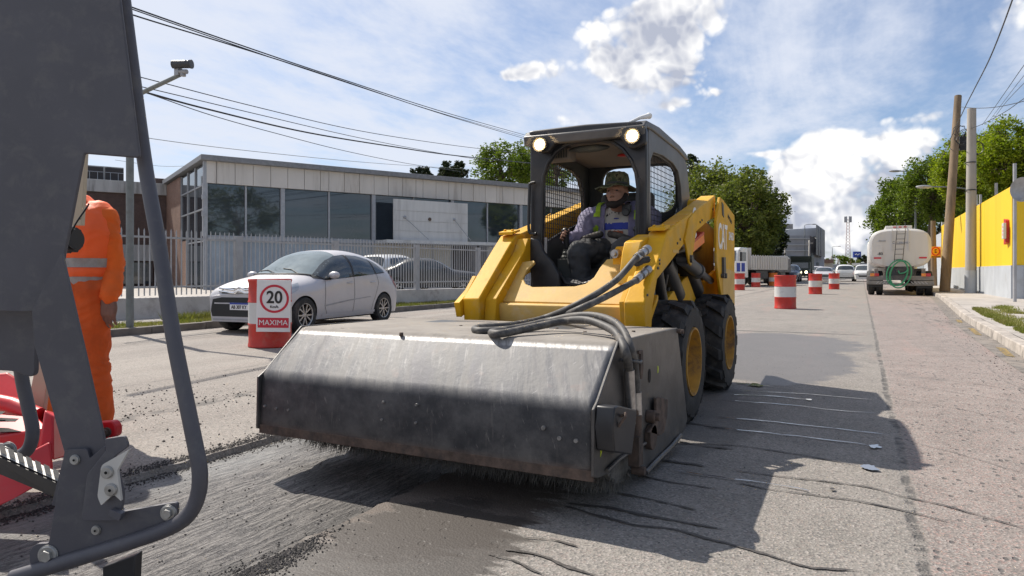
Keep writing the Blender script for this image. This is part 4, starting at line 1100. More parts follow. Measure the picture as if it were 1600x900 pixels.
# motor guard, couplings, arm bracket
X = BX1+.012
b = MB(); gp = [onx(p[0], p[1], X+.06) for p in ((955, 636), (960, 633), (990, 640), (989, 655), (982, 710), (955, 706), (952, 668))]
b.prism(gp, 'x', X, X+.075); mg = obj('motor_guard', b, MATS['cab_black'], SW, bevel=.006)
b = MB(); y, z = onx(969, 654, X+.08); b.tube([(X+.076, y-.01, z-.03), (X+.10, y, z+.01), (X+.10, y+.012, z+.02), (X+.076, y+.018, z+.005)], .006, n=8); obj('hook', b, MATS['rust'], mg)
b = MB(); y, z = onx(995, 648, X+.03); b.cyl((X+.03, y, z-.10), (X+.03, y, z+.0), .022); b.cyl((X+.03, y, z+.0), (X+.03, y, z+.05), .014); b.box((X, y-.03, z-.22), (X+.05, y+.03, z-.09)); b.cyl((X, y+.03, z-.25), (X+.06, y+.03, z-.25), .02); obj('motor_port', b, MATS['rust'], SW, bevel=.003)
b = MB(); bp = [onx(p[0], p[1], X+.03) for p in ((1026, 622), (1031, 620), (1044, 624), (1043, 650), (1038, 676), (1030, 681), (1014, 676), (1022, 664), (1026, 650))]
b.prism(bp, 'x', X+.015, X+.03); y, z = onx(1030, 652, X+.06); b.cyl((X, y, z), (X+.065, y, z), .021, n=6); b.cyl((X, y, z), (X+.045, y, z), .03); b.cyl((X, y+.02, z-.10), (X+.03, y+.02, z-.10), .06, n=20)
obj('pivot_bracket', b, MATS['rust'], SW, bevel=.004)
b = MB(); b.tube([Vector((X+.012, *onx(p[0], p[1], X))) for p in ((1005, 738), (1022, 720), (1046, 697), (1060, 680))], .012, n=8); b.tube([Vector((X+.01, *onx(p[0], p[1], X))) for p in ((945, 735), (965, 716), (990, 700), (1005, 692))], .008, n=8)
obj('edge_bar', b, MATS['side_steel'], SW)
b = MB()
for (px, py) in ((1058, 517), (1063, 518)): y, z = onx(px, py, X); b.cyl((X-.03, y, z), (X+.02, y, z), .012, n=8)
y, z = onx(995, 560, X+.02); b.prism([onx(996, 548, X), onx(1002, 547, X), onx(1003, 575, X), onx(1001, 592, X), onx(998, 592, X), onx(999, 553, X), onx(996, 553, X)], 'x', X, X+.008)
obj('clamp', b, MATS['rust'], SW)
# lower wear strip and bolts
b = MB(); b.box((BX0-.004, 2.447, .178), (BX1+.004, 2.463, .222)); obj('wear_strip', b, MATS['rust'], SW, bevel=.003)
b = MB()
for (px, py) in ((875, 684), (901, 688), (415, 634), (433, 638), (452, 640), (652, 632), (600, 628), (598, 655), (651, 660), (850, 668)):
    x, z = ony(px, py, 2.455); b.cyl((x, 2.47, z), (x, 2.443, z), .0085 if px > 700 else .006, n=8)
obj('bolt', b, mat('worn_bolt', (0.22, 0.21, 0.20), .55, metal=.4, var=.3, scale=60), SW)
b = MB()
for (px, py) in ((535, 516), (627, 523), (720, 511), (791, 529), (870, 515), (914, 521), (990, 520)):
    p = grd(px, py, .672); b.cyl((p.x, p.y, .665), (p.x, p.y, .683), .010, n=6)
obj('bolt', b, MATS['rust'], SW)
b = MB(); b.box((-2.35, 3.42, .668), (-1.95, 3.62, .676)); b.box((-1.80, 3.30, .668), (-1.35, 3.62, .678)); b.box((-2.3, 3.6, .60), (-1.1, 3.9, .66)); b.box((-2.25, 3.72, .25), (-1.15, 3.86, .63)); obj('mount_plate', b, MATS['frame_grey'], SW, bevel=.004)
# rotary brush
b = MB(); b.cyl((BX0+.02, 2.86, .30), (BX1-.02, 2.86, .30), .235, n=40)
r = random.Random(21)
for i in range(16000):
    a = r.uniform(0, 2*PI); x = r.uniform(BX0+.02, BX1-.005); L = .300+r.uniform(-.04, .020); da = r.uniform(-.10, .10); w_ = .0026
    p = Vector((x, 2.86+.22*math.cos(a), .30+.22*math.sin(a))); q = Vector((x+r.uniform(-.03, .03), 2.86+L*math.cos(a+da), .30+L*math.sin(a+da)))
    if q.z < 0.004: q.z = 0.004
    tx = Vector((1, 0, 0)) if r.random() < .6 else Vector((0, -math.sin(a), math.cos(a)))
    b.add([p+tx*w_, p-tx*w_, q], [(0, 1, 2)])
mat('bristle', (0.14, 0.13, 0.115), 0.7, var=0.4, scale=40)
obj('brush', b, MATS['bristle'], SW, fix=False)
# hoses (lie on the box and run up to the loader)
def pz(px, py, z): return grd(px, py, z)
H1 = [q1+Vector((0.015, .06, .02)), q1, at(960, 440, 3.88), at(905, 474, 3.72), pz(850, 497, .71), pz(800, 508, .695), pz(757, 511, .695), pz(742, 514, .695), pz(752, 517, .695), pz(800, 514, .70), pz(850, 504, .72), at(890, 495, 3.40), at(925, 493, 3.28), at(955, 501, 3.13), at(973, 516, 2.99), Vector((BX1+.045, *onx(985, 545, BX1+.045))), Vector((BX1+.04, *onx(992, 580, BX1+.04))), Vector((BX1+.04, *onx(995, 625, BX1+.04))), Vector((BX1+.04, *onx(995.5, 650, BX1+.04)))]
H2 = [q2+Vector((0.015, .06, .02)), q2, at(950, 462, 3.8), at(905, 483, 3.62), pz(870, 497, .71), pz(820, 510, .697), pz(782, 517, .697), pz(768, 520, .697), pz(785, 521, .70), pz(830, 512, .715), at(880, 502, 3.34), at(915, 500, 3.22), at(948, 511, 3.06), at(965, 524, 2.93), Vector((BX1+.05, *onx(978, 552, BX1+.05))), Vector((BX1+.04, *onx(984, 590, BX1+.04))), Vector((BX1+.04, *onx(986, 640, BX1+.04)))]
for H in (H1, H2):
    b = MB(); b.tube(spline(H, 10), .0185, n=12)
    hs = obj('hydraulic_hose', b, MATS['hose'], SW)
    e = MB(); P = spline(H, 10); 
    e.cyl(P[-1], P[-1]-Vector((0, 0, .06)), .020); e.cyl(P[-14], P[-1], .0225)
    obj('crimp', e, MATS['steel'], hs)
b = MB(); y, z = onx(990, 566, BX1+.04); b.tube([(BX1+.012, y-.10, z+.02), (BX1+.06, y-.07, z+.015), (BX1+.07, y, z), (BX1+.06, y+.05, z), (BX1+.012, y+.055, z)], .006, n=8); obj('hose_clamp', b, MATS['frame_grey'], SW)
# ================================================================ buildings, walls, fence
mat('concrete', (0.42, 0.41, 0.39), 0.85, var=0.12, scale=1.5, dirt=(0.13, 0.12, 0.115), damt=0.6, dscale=1.4, streak=True)
mat('cladding', (0.58, 0.545, 0.50), 0.6, var=0.06, scale=1.0, dirt=(0.30, 0.26, 0.22), damt=0.5, dscale=1.2, streak=True)
mat('roof_grey', (0.20, 0.205, 0.215), 0.6, var=0.15)
mat('frame_metal', (0.34, 0.35, 0.37), 0.5, var=0.1, metal=0.2)
mat('window_glass', (0.030, 0.040, 0.050), 0.03, rvar=0.01, spec=1.0, var=0.3, scale=0.3)
mat('frosted_panel', (0.30, 0.345, 0.39), 0.25, var=0.12, scale=0.8, dirt=(0.42, 0.44, 0.45), damt=0.4, dscale=1.2)
mat('cream_panel', (0.52, 0.49, 0.42), 0.7, var=0.06, dirt=(0.33, 0.28, 0.2), damt=0.4)
mat('white_board', (0.56, 0.56, 0.55), 0.7, var=0.05, dirt=(0.32, 0.31, 0.30), damt=0.55, dscale=1.0, streak=True)
mat('dark_interior', (0.045, 0.04, 0.04), 0.8)
mat('fence_grey', (0.36, 0.36, 0.37), 0.55, var=0.12, scale=3, dirt=(0.22, 0.19, 0.16), damt=0.3)
mat('whitewash', (0.50, 0.475, 0.45), 0.85, var=0.10, scale=2, dirt=(0.24, 0.20, 0.18), damt=0.6, dscale=2.2, bump=.006, bscale=9)
mat('pole_metal', (0.17, 0.185, 0.18), 0.55, var=0.15, dirt=(0.10, 0.09, 0.08), damt=0.4)
mat('pole_concrete', (0.36, 0.335, 0.30), 0.85, var=0.12, scale=2, dirt=(0.23, 0.20, 0.17), damt=0.5, dscale=2, streak=True)
mat('pole_wood', (0.22, 0.155, 0.095), 0.85, var=0.25, scale=4, dirt=(0.10, 0.08, 0.06), damt=0.6, dscale=3, streak=True)
mat('wall_yellow', (0.72, 0.47, 0.012), 0.65, var=0.05, scale=1.0, dirt=(0.58, 0.37, 0.03), damt=0.3, dscale=1.5, streak=True)
mat('wall_yellow_shade', (0.62, 0.40, 0.012), 0.65, var=0.05)
mat('wall_grey', (0.40, 0.425, 0.455), 0.75, var=0.06, scale=1.5, dirt=(0.30, 0.30, 0.30), damt=0.4, dscale=2)
def brick_mat(name, c1, c2, mortar, scale=1.0):
    m = bpy.data.materials.new(name); m.use_nodes = True; MATS[name] = m
    t = NT(m.node_tree); b = t.n['Principled BSDF']
    P = t.new('ShaderNodeTexCoord').outputs['Object']; x, y, z = t.sep(P)[:3]
    v = t.comb(t.math('ADD', t.math('MULTIPLY', x, .79), t.math('MULTIPLY', y, .61)), z, 0.0)
    br = t.new('ShaderNodeTexBrick'); t.put(br.inputs['Vector'], v); br.inputs['Scale'].default_value = 4.2*scale
    t.put(br.inputs['Color1'], c1); t.put(br.inputs['Color2'], c2); t.put(br.inputs['Mortar'], mortar); br.inputs['Mortar Size'].default_value = .018
    c = t.mix(t.ramp(t.noise(P, 1.2, 6, .7), .4, .7, 0, .5), br.outputs[0], tuple(q*.5 for q in c1))
    t.put(b.inputs['Base Color'], c); b.inputs['Roughness'].default_value = .9
    bn = t.new('ShaderNodeBump'); bn.inputs['Distance'].default_value = .02; t.put(bn.inputs['Height'], br.outputs[1]); bn.invert = True; t.put(b.inputs['Normal'], bn.outputs[0])
    return m
brick_mat('brick', (0.34, 0.19, 0.13), (0.26, 0.15, 0.11), (0.36, 0.32, 0.28))
brick_mat('brick_dark', (0.13, 0.080, 0.065), (0.10, 0.065, 0.055), (0.16, 0.13, 0.12))

# office building: local x along its front, y into it
E1, E2 = Vector((.8165, .577)), Vector((-.577, .8165))
A = wpt(-14.6, 32.5)
def bl(x, y, z): return wpt(-14.6+E1.x*x+E2.x*y, 32.5+E1.y*x+E2.y*y, z)
def mloc():
    ex = wpt(E1.x, E1.y)-Vector((0, 0, 0)); ey = wpt(E2.x, E2.y)
    return Matrix(((ex.x, ey.x, 0, A.x), (ex.y, ey.y, 0, A.y), (0, 0, 1, 0), (0, 0, 0, 1)))
ML = mloc()
BLD = thing('office_building', 'long two storey glass fronted building behind the fence', 'building', (A.x, A.y, 0))
def bpart(name, boxes, m, parent=BLD, bevel=0.0):
    b = MB()
    for lo, hi in boxes: b.box(lo, hi, ML)
    return obj(name, b, m, parent, bevel=bevel)
LN = 24.0
bpart('wall', [((.3, .5, .1), (LN, 11, 6.2))], MATS['dark_interior'])
bpart('roof', [((-.25, -.35, 6.24), (LN+.2, 11.2, 6.50))], MATS['roof_grey'], bevel=.02)
b = MB(); x = 0.04; i = 0
r = random.Random(4)
while x < LN-.5:
    w = .85 if i % 7 else .45
    b.box((x+.012, -.06, 5.20), (x+w-.012, .10, 6.238), ML); x += w; i += 1
obj('cladding', b, MATS['cladding'], BLD)
bpart('cladding_backing', [((0.02, 0.0, 5.19), (LN, .3, 6.235))], MATS['roof_grey'])
mull = [0, 1.88, 3.66, 6.1, 8.6, 11.05, 13.58, 16.1, 18.6, 21.1, LN]
for i, (a, c) in enumerate(zip(mull, mull[1:])):
    w = bpart('window', [((a+.06, .14, 2.70), (c-.06, .18, 5.18))], MATS['window_glass'])
    th_ = .10 if i % 2 == 0 else .045
    bpart('frame', [((a-th_, .0 if i % 2 == 0 else .08, 2.66), (a+th_, .2, 5.19)), ((a+.06, .10, 2.66), (c-.06, .2, 2.72))], MATS['frame_metal'], w)
bpart('sill', [((-.02, -.05, 2.50), (8.7, .25, 2.655)), ((8.7, -.05, 2.50), (LN, .25, 2.655))][0:1]+[((8.71, -.05, 2.50), (LN, .25, 2.655))], MATS['frame_metal'])
for i, (a, c) in enumerate(zip(mull, mull[1:])):
    m_ = MATS['frosted_panel'] if i < 4 else (MATS['cream_panel'] if i not in (6,) else MATS['dark_interior'])
    w = bpart('ground_floor_panel', [((a+.05, .10, .45), (c-.05, .16, 2.49))], m_)
    bpart('frame', [((a-.05, .04, .1), (a+.05, .22, 2.49)), (((a+c)/2-.02, .07, .45), ((a+c)/2+.02, .098, 2.49)), ((a+.05, .04, .1), (c-.05, .2, .45))], MATS['frame_metal'], w)
# side face
bpart('brick_end_wall', [((-.05, 6.3, .1), (.28, 11, 6.2)), ((-.04, 4.32, .1), (.28, 6.28, 2.6))], MATS['brick'])
for (y0, y1, z0) in ((.12, 2.28, .3), (2.40, 4.25, .3), (4.37, 6.22, 2.66)):
    w = bpart('side_window', [((.02, y0, z0), (.06, y1, 6.18))], MATS['window_glass'])
    bx = [((-.04, y0-.09, z0), (.1, y0, 6.18)), ((-.04, y1, z0), (.1, y1+.03, 6.18))]+[((-.03, y0, z), (.09, y1, z+.07)) for z in (3.95, 5.1) if z > z0]+([((-.03, y0, 2.4), (.09, y1, 2.47))] if z0 < 1 else [])
    bpart('frame', bx, MATS['frame_metal'], w)
bpart('corner_post', [((-.09, -.05, .1), (.1, .10, 6.235))], MATS['frame_metal'])
bpart('junction_box', [((-.16, -.12, 4.4), (-.02, .02, 4.62)), ((-.16, -.12, 3.6), (-.02, .02, 3.85))], MATS['frame_metal'])
bpart('canopy', [((8.7, -1.5, 2.50), (16.3, -.055, 2.68))], MATS['white_board'])
SB = thing('sign_board', 'blank white board standing on the canopy of the glass building', 'board', tuple(bl(11.6, -1.0, 2.68)))
bpart('panel', [((9.3, -1.02, 2.70), (14.0, -.94, 4.92))], MATS['white_board'], SB)
b = MB()
for z in (3.2, 3.75, 4.3): b.box((9.3, -1.035, z), (14.0, -1.022, z+.015), ML)
obj('seam', b, MATS['concrete'], SB)
for (x0, x1) in ((9.95, 11.2), (13.1, 13.95)):
    b = MB(); b.cyl(ML @ Vector((x0, -1.04, 3.95)), ML @ Vector((x1, -1.45, 2.75)), .018, n=6); b.ball(ML @ Vector((x0, -1.05, 3.95)), .09, 8); obj('stay', b, MATS['frame_metal'], SB)
b = MB(); b.cyl(ML @ Vector((11.5, -1.03, 3.9)), ML @ Vector((11.5, -1.06, 3.9)), .10, n=14); obj('bracket', b, MATS['rust'], SB)
# annex with brick and concrete bands
AX = thing('brick_annex', 'low dark brick building with stained concrete parapet left of glass building', 'building', tuple(bl(-6, 10.7, 0)))
bpart('wall', [((-16, 10.9, .1), (-.06, 16, 5.56))], MATS['brick_dark'], AX)
bpart('parapet', [((-16, 10.75, 5.56), (-.06, 16, 6.27))], MATS['concrete'], AX, bevel=.02)
bpart('concrete_band', [((-16, 10.72, 1.6), (-.1, 10.9, 2.55))], MATS['concrete'], AX)
for k in range(4): 
    w = bpart('window', [((-2.9-3.2*k, 10.80, .25), (-.8-3.2*k, 10.89, 1.5))], MATS['window_glass'], AX)
    bpart('frame', [((-2.95-3.2*k, 10.76, .2), (-2.85-3.2*k, 10.88, 1.55)), ((-1.9-3.2*k, 10.76, .2), (-1.82-3.2*k, 10.88, 1.55))], MATS['frame_metal'], w)
RT = thing('rooftop_tank_room', 'small louvred box on the roof of brick annex', 'roof unit', tuple(bl(-3.6, 12, 6.27)))
bpart('housing', [((-4.35, 11.6, 6.27), (-2.25, 13.0, 7.15))], MATS['concrete'], RT)
for k in range(2): 
    lv = bpart('louvre', [((-4.25+1.05*k, 11.55, 6.35), (-3.3+1.05*k, 11.6, 7.08))], MATS['dark_interior'], RT)
    bpart('bar', [((-4.0+1.05*k, 11.52, 6.3), (-3.97+1.05*k, 11.55, 6.8)), ((-3.6+1.05*k, 11.52, 6.3), (-3.57+1.05*k, 11.55, 6.8)), ((-4.25+1.05*k, 11.50, 6.78), (-3.3+1.05*k, 11.52, 6.81))], MATS['frame_metal'], lv)
CHM = MB(); CHM.box((-.62, 11.2, 6.27), (.0, 11.9, 6.62), ML); tag(obj('chimney', CHM, MATS['brick_dark']), 'short brown brick chimney on the annex beside glass building roof', 'chimney')

# low wall and railing
def fpt(y, z=0.0): return Vector((fline(y), y, z))
fd3 = Vector((FD.x, FD.y, 0)); fn3 = Vector((FN.x, FN.y, 0))
b = MB()
for (a, c) in ((-6, 5), (5, 12.3), (12.3, 18), (18, 30), (30, 44)):
    p, q = fpt(a), fpt(c)-fd3*.004
    for k in (0,): b.add([p+fn3*.1, q+fn3*.1, q-fn3*.1, p-fn3*.1, p+fn3*.1+Vector((0, 0, .50)), q+fn3*.1+Vector((0, 0, .47)), q-fn3*.1+Vector((0, 0, .47)), p-fn3*.1+Vector((0, 0, .50))], [(0,3,2,1),(4,5,6,7),(0,1,5,4),(1,2,6,5),(2,3,7,6),(3,0,4,7)])
tag(obj('low_wall', b, MATS['whitewash'], bevel=.01), 'low whitewashed wall carrying the grey picket fence', 'wall')
FE = thing('picket_fence', 'grey metal picket fence on the low wall before the glass building', 'fence', tuple(fpt(12, .5)))
def f_y(px):
    r = (px-HX)/FPX   # ray (r,1) in camera plan against fence line
    d = wpt(r, 1.0); 
    # solve t*d = FA + s*FD
    det = d.x*(-FD.y)-d.y*(-FD.x); t_ = (FA.x*(-FD.y)-FA.y*(-FD.x))/det
    return t_*d.y
posts = [-3.0, 1.2, 5.2, f_y(372), f_y(524), f_y(651), f_y(747), f_y(747)+5, f_y(747)+10, f_y(747)+15]
for i, y in enumerate(posts):
    p = fpt(y, .48); b = MB(); w = .075
    b.add([p+fd3*w*sx+fn3*.05*sy+Vector((0, 0, h)) for h in (0, 1.24) for sx, sy in ((-1,-1),(1,-1),(1,1),(-1,1))], [(0,3,2,1),(4,5,6,7),(0,1,5,4),(1,2,6,5),(2,3,7,6),(3,0,4,7)])
    obj('post', b, MATS['fence_grey'], FE)
for a, c in zip(posts, posts[1:]):
    b = MB(); L = (c-a)/FD.y; n = int(L/.102)
    for k in range(1, n):
        p = fpt(a+(c-a)*k/n); h = 1.80+.008*math.sin(k*3.3+a)
        def V(u, v, z): return p+fd3*u+fn3*v+Vector((0, 0, z))
        w, t_ = .0105, .007
        vs = [V(-w,-t_,.52), V(w,-t_,.52), V(w,t_,.52), V(-w,t_,.52), V(-w,-t_,h-.05), V(w,-t_,h-.05), V(w,t_,h-.05), V(-w,t_,h-.05), V(0, 0, h)]
        b.add(vs, [(0,3,2,1),(0,1,5,4),(1,2,6,5),(2,3,7,6),(3,0,4,7),(4,5,8),(5,6,8),(6,7,8),(7,4,8)])
    obj('picket_panel', b, MATS['fence_grey'], FE, fix=False)
    b = MB()
    for z in (.68, 1.63):
        p, q = fpt(a+.08, z), fpt(c-.08, z)
        b.add([w_+fn3*v*.018+Vector((0, 0, h)) for h in (-.018, .018) for (w_, v) in ((p, -1), (q, -1), (q, 1), (p, 1))], [(0,3,2,1),(4,5,6,7),(0,1,5,4),(1,2,6,5),(2,3,7,6),(3,0,4,7)])
    obj('rail', b, MATS['fence_grey'], FE)

# yellow wall on the right
YW = thing('yellow_wall', 'long yellow wall with grey base behind the utility poles', 'wall', (4.2, 26.2, .13))
Y0, Y1 = 26.2, 47.6; x0w = 4.2
b = MB()
jts = [26.2, 29.05, 31.6, 34.8, 38.5, 43.0, 47.6]
for a, c in zip(jts, jts[1:]): b.box((x0w, a+.012, 1.17), (x0w+.25, c-.012, 3.66))
b.box((x0w+.012, Y0+.02, 1.17), (x0w+.23, Y1-.02, 3.65)); obj('upper_wall', b, MATS['wall_yellow'], YW)
b = MB()
for a, c in zip(jts, jts[1:]): b.box((x0w-.03, a+.012 if a > 27 else a-.03, .10), (x0w+.28, c-.012, 1.168))
b.box((x0w-.01, Y0, .10), (x0w+.26, Y1-.02, 1.16)); b.box((x0w+.285, Y0-.03, .10), (x0w+9, Y0+.22, 1.168)); obj('base', b, MATS['wall_grey'], YW)
b = MB(); b.box((x0w+.25, Y0+.012, 1.172), (x0w+.62, Y0+.25, 3.66)); b.box((x0w+.72, Y0+.07, 1.172), (x0w+.80, Y0+.25, 3.60)); b.box((x0w+.62, Y0+.15, 1.172), (x0w+9, Y0+.28, 3.5)); b.box((x0w+.95, Y0+.02, 1.172), (x0w+1.3, Y0+.15, 3.5)); b.box((x0w+1.4, Y0+.02, 1.172), (x0w+6, Y0+.15, 3.5)); obj('return_wall', b, MATS['wall_yellow'], YW)
b = MB(); b.box((x0w+.05, Y1, .1), (x0w+.5, Y1+.5, 3.9)); b.box((x0w+.05, Y1+.52, .1), (x0w+.35, Y1+14, 3.3)); tag(obj('grey_pier', b, MATS['wall_grey']), 'pale blue grey pier at the far end of yellow wall', 'pier')
# posts on top of the wall
for i, (px, top) in enumerate(((1556.5, 286), (1532, 304), (1527, 304), (1533, 302))[:3]):
    y = onx(px, 300, x0w+.5)[0]; d = -ST*(x0w+.5)+CT*y; zt = HC-(top-HY)*d/FPX
    b = MB(); b.cyl((x0w+.5, y, .1), (x0w+.5, y, zt), .055 if i != 2 else .02, n=10)
    tag(obj('wall_post', b, MATS['fence_grey']), ['grey post rising behind the yellow wall, nearest the dish', 'thick grey post behind the yellow wall, middle one', 'thin grey rod beside the middle post behind yellow wall'][i], 'post')
# red framed box on the wall
RB = thing('wall_box', 'red framed box with cream face mounted high on yellow wall', 'wall box', (4.1, 26.72, 2.3))
b = MB(); b.prism(bevel_poly([(26.58, 1.90), (26.95, 1.84), (26.95, 2.68), (26.58, 2.62)], .04), 'x', 4.10, 4.199); obj('frame', b, MATS['red_paint'], RB)
b = MB(); b.prism([(26.48, 2.02), (26.75, 2.02), (26.75, 2.52), (26.48, 2.52)], 'x', 4.02, 4.099); obj('face', b, MATS['white_board'], RB, bevel=.008)
b = MB()
for z in (2.12, 2.24, 2.36): b.box((4.016, 26.52, z), (4.019, 26.6, z+.07))
obj('button', b, MATS['orange_reflector'], RB)
# satellite dish
p = at(1593, 296, 19.0); DS = thing('satellite_dish', 'round grey mesh dish on a post at right frame edge', 'dish', tuple(p))
Md = Matrix.Translation(p) @ frame((0, 0, 0), (CT, ST, 0), (.05, -.10, 1)) 
b = MB(); b.lathe([(0, 0), (.10, .008), (.2, .03), (.30, .07), (.335, .09), (.34, .10), (.33, .10), (.29, .085), (.2, .045), (0, .012)], Md, n=36)
mat('dish_grey', (0.36, 0.36, 0.37), 0.45, metal=0.3, dirt=(0.2, 0.18, 0.15), damt=0.4, dscale=8)
obj('reflector', b, MATS['dish_grey'], DS)
b = MB(); b.cyl(Md @ Vector((0, -.30, .09)), Md @ Vector((0, -.02, .42)), .012); b.ball(Md @ Vector((0, -.02, .42)), .04); obj('feed_arm', b, MATS['frame_metal'], DS)
b = MB(); q = p+wpt(0, .18); b.cyl((q.x, q.y, .13), (q.x, q.y, p.z+.75), .045); obj('mast', b, MATS['fence_grey'], DS)

# ================================================================ poles and street furniture
def pole(name, label, cat, base, top, r0, r1, m, n=14):
    root = thing(name, label, cat, tuple(base)); b = MB(); b.tube([base, Vector(base).lerp(Vector(top), .5), top], [r0, (r0+r1)/2, r1], n=n); obj('shaft', b, m, root); return root
pc = Vector((3.88, 32.6, .12)); CP = pole('utility_pole', 'thick round concrete pole in front of the yellow wall', 'pole', pc, (3.92, 32.65, 7.48), .20, .155, MATS['pole_concrete'])
b = MB(); b.lathe([(.21, 0), (.21, .9), (.205, .9)], Matrix.Translation(pc), n=16); obj('painted_foot', b, MATS['wall_grey'], CP)
b = MB()
for z in (4.2, 5.3): b.lathe([(.18, z), (.185, z), (.185, z+.04), (.18, z+.04)], Matrix.Translation((pc.x, pc.y, 0)), n=16)
obj('strap', b, MATS['wire_black'], CP)
wt = at(1497, 150, 30.0); wb_ = grd(1476, 456, .12); WP = pole('utility_pole', 'leaning brown wooden pole left of the concrete pole', 'pole', wb_, wt, .20, .14, MATS['pole_wood'])
b = MB(); b.cyl(wt-Vector((0, 0, 2.3)), wt-Vector((-.25, 0, 1.7)), .05); b.box(tuple(wt-Vector((-.05, .06, 2.4))), tuple(wt-Vector((-.45, -.06, 1.8)))); obj('insulator', b, MATS['wire_black'], WP)
def flat_sign(name, label, px, py, d, w, h, m_bg, thick=.02, yaw=0.0):
    p = at(px, py, d); root = thing(name, label, 'sign', tuple(p)); ax = Vector((CT, ST, 0)); ax.rotate(Matrix.Rotation(yaw, 3, 'Z'))
    M = frame(p, ax, (0, 0, 1)); b = MB(); b.box((-w/2, -h/2, -thick), (w/2, h/2, 0), M); obj('plate', b, m_bg, root, bevel=.004); return root, M
mat('sign_orange', (0.75, 0.34, 0.03), 0.5, dirt=(.5, .25, .05), damt=.3)
mat('sign_white', (0.76, 0.76, 0.76), 0.5, var=.03)
mat('sign_red', (0.55, 0.02, 0.045), 0.5, var=.06)
mat('sign_black', (0.015, 0.015, 0.015), 0.5)
s1, M1 = flat_sign('small_sign', 'small red sign with white lettering fixed to leaning wooden pole', 1481.5, 381.5, 29.3, .24, .30, MATS['sign_red'])
b = MB(); b.box((-.10, .0, .001), (.10, .10, .004), M1); obj('band', b, MATS['sign_white'], s1); text_mesh('lettering', 'NO', .11, MATS['sign_black'], M1 @ Matrix.Translation((0, .05, .005)), s1, bold=True)
s2, M2 = flat_sign('road_works_sign', 'orange sign with black ring on far wooden post beside tanker', 1462, 394, 40, .62, .66, MATS['sign_orange'])
b = MB(); b.lathe([(.20, 0), (.26, 0), (.26, .006), (.20, .006)], M2 @ Matrix.Translation((0, .05, .001)), n=30, closed=True); obj('ring', b, MATS['sign_red'], s2)
text_mesh('lettering', 'E', .30, MATS['sign_black'], M2 @ Matrix.Translation((0, .05, .004)), s2, bold=True)
b = MB(); b.box((-.24, -.31, .001), (.24, -.25, .004), M2); obj('band', b, MATS['sign_black'], s2)
pb = grd(1459.5, 444.5, .12); pb = at(1459.5, 445, 40.6); pb.z = .1; pole('utility_pole', 'distant brown wooden post behind the orange sign', 'pole', pb, tuple(at(1458, 345, 40.6)), .17, .13, MATS['pole_wood'])
def street_lamp(label, px, ptop, d, arm, zb=.1, r=.07, cam=False, m=None):
    b0 = at(px, HY, d); b0.z = zb; t0 = at(px, ptop, d)
    root = thing('street_lamp', label, 'lamp', tuple(b0), 'street lamps along the avenue'); b = MB(); ax = Vector((CT, ST, 0))*(1 if arm > 0 else -1); L = abs(arm)
    pts = [b0, t0-Vector((0, 0, .3)), t0, t0+ax*L*.5+Vector((0, 0, .14)), t0+ax*L+Vector((0, 0, .16))]
    b.tube([pts[0], pts[1]], [r*1.3, r*.8]); b.tube(spline(pts[1:], 5), r*.55, n=8); obj('shaft', b, m or MATS['pole_metal'], root)
    h = MB(); h.ball(pts[-1]+ax*.3, (1, 1, 1), M=Matrix.Diagonal((.42, .16, .09)).to_3x3() if False else Matrix.Rotation(TH, 3, 'Z') @ Matrix.Diagonal((.42, .15, .085))); obj('lamp_head', h, MATS['dish_grey'], root)
street_lamp('street lamp before the big tree left of avenue', 1187, 306, 62, 1.0)
street_lamp('street lamp in front of the grey corner building', 1257.5, 352, 105, 1.1)
street_lamp('small far street lamp right of the grey corner building', 1300.5, 386, 150, 1.2)
street_lamp('street lamp rising behind the tanker on the right', 1430.5, 271, 46, -1.1)
street_lamp('short lamp with white head behind the wooden pole', 1517, 297, 33.5, -2.0, r=.06)

# camera pole left
cb = grd(203, 512, .105); CPm = thing('camera_pole', 'grey steel pole on left verge with camera on its arm', 'pole', tuple(cb))
ct = at(203, 128, 10.35); b = MB(); b.tube([cb, (cb.x, cb.y, ct.z)], .056, n=16); obj('shaft', b, MATS['pole_metal'], CPm)
b = MB(); a0 = Vector((cb.x, cb.y, at(203, 147, 10.35).z)); a1 = at(281, 117, 9.9); b.tube([a0, a1], [.036, .03], n=12); obj('arm', b, MATS['pole_metal'], CPm)
cm = thing('traffic_camera', 'dark tube shaped traffic camera at the end of pole arm', 'camera', tuple(a1))
ax = (wpt(1, -.05)).normalized(); p = at(284, 100.5, 9.85)
b = MB(); b.cyl(p-ax*.135, p+ax*.13, .058, n=20); b.cyl(p+ax*.13, p+ax*.15, .064, n=20); obj('housing', b, MATS['frame_grey'], cm)
b = MB(); b.cyl(p-ax*.137, p-ax*.136, .05, n=20); obj('lens', b, MATS['void'], cm)
b = MB(); b.cyl(at(283, 112, 9.88)-ax*.02, at(292, 112, 9.85), .034, n=14); b.box(tuple(at(277, 118, 9.9)-Vector((.03, .03, 0))), tuple(at(280, 107, 9.9)+Vector((.03, .03, 0)))); b.cyl(at(286, 119, 9.88), at(286, 113, 9.88), .04, n=12); obj('mount', b, MATS['dish_grey'], cm)

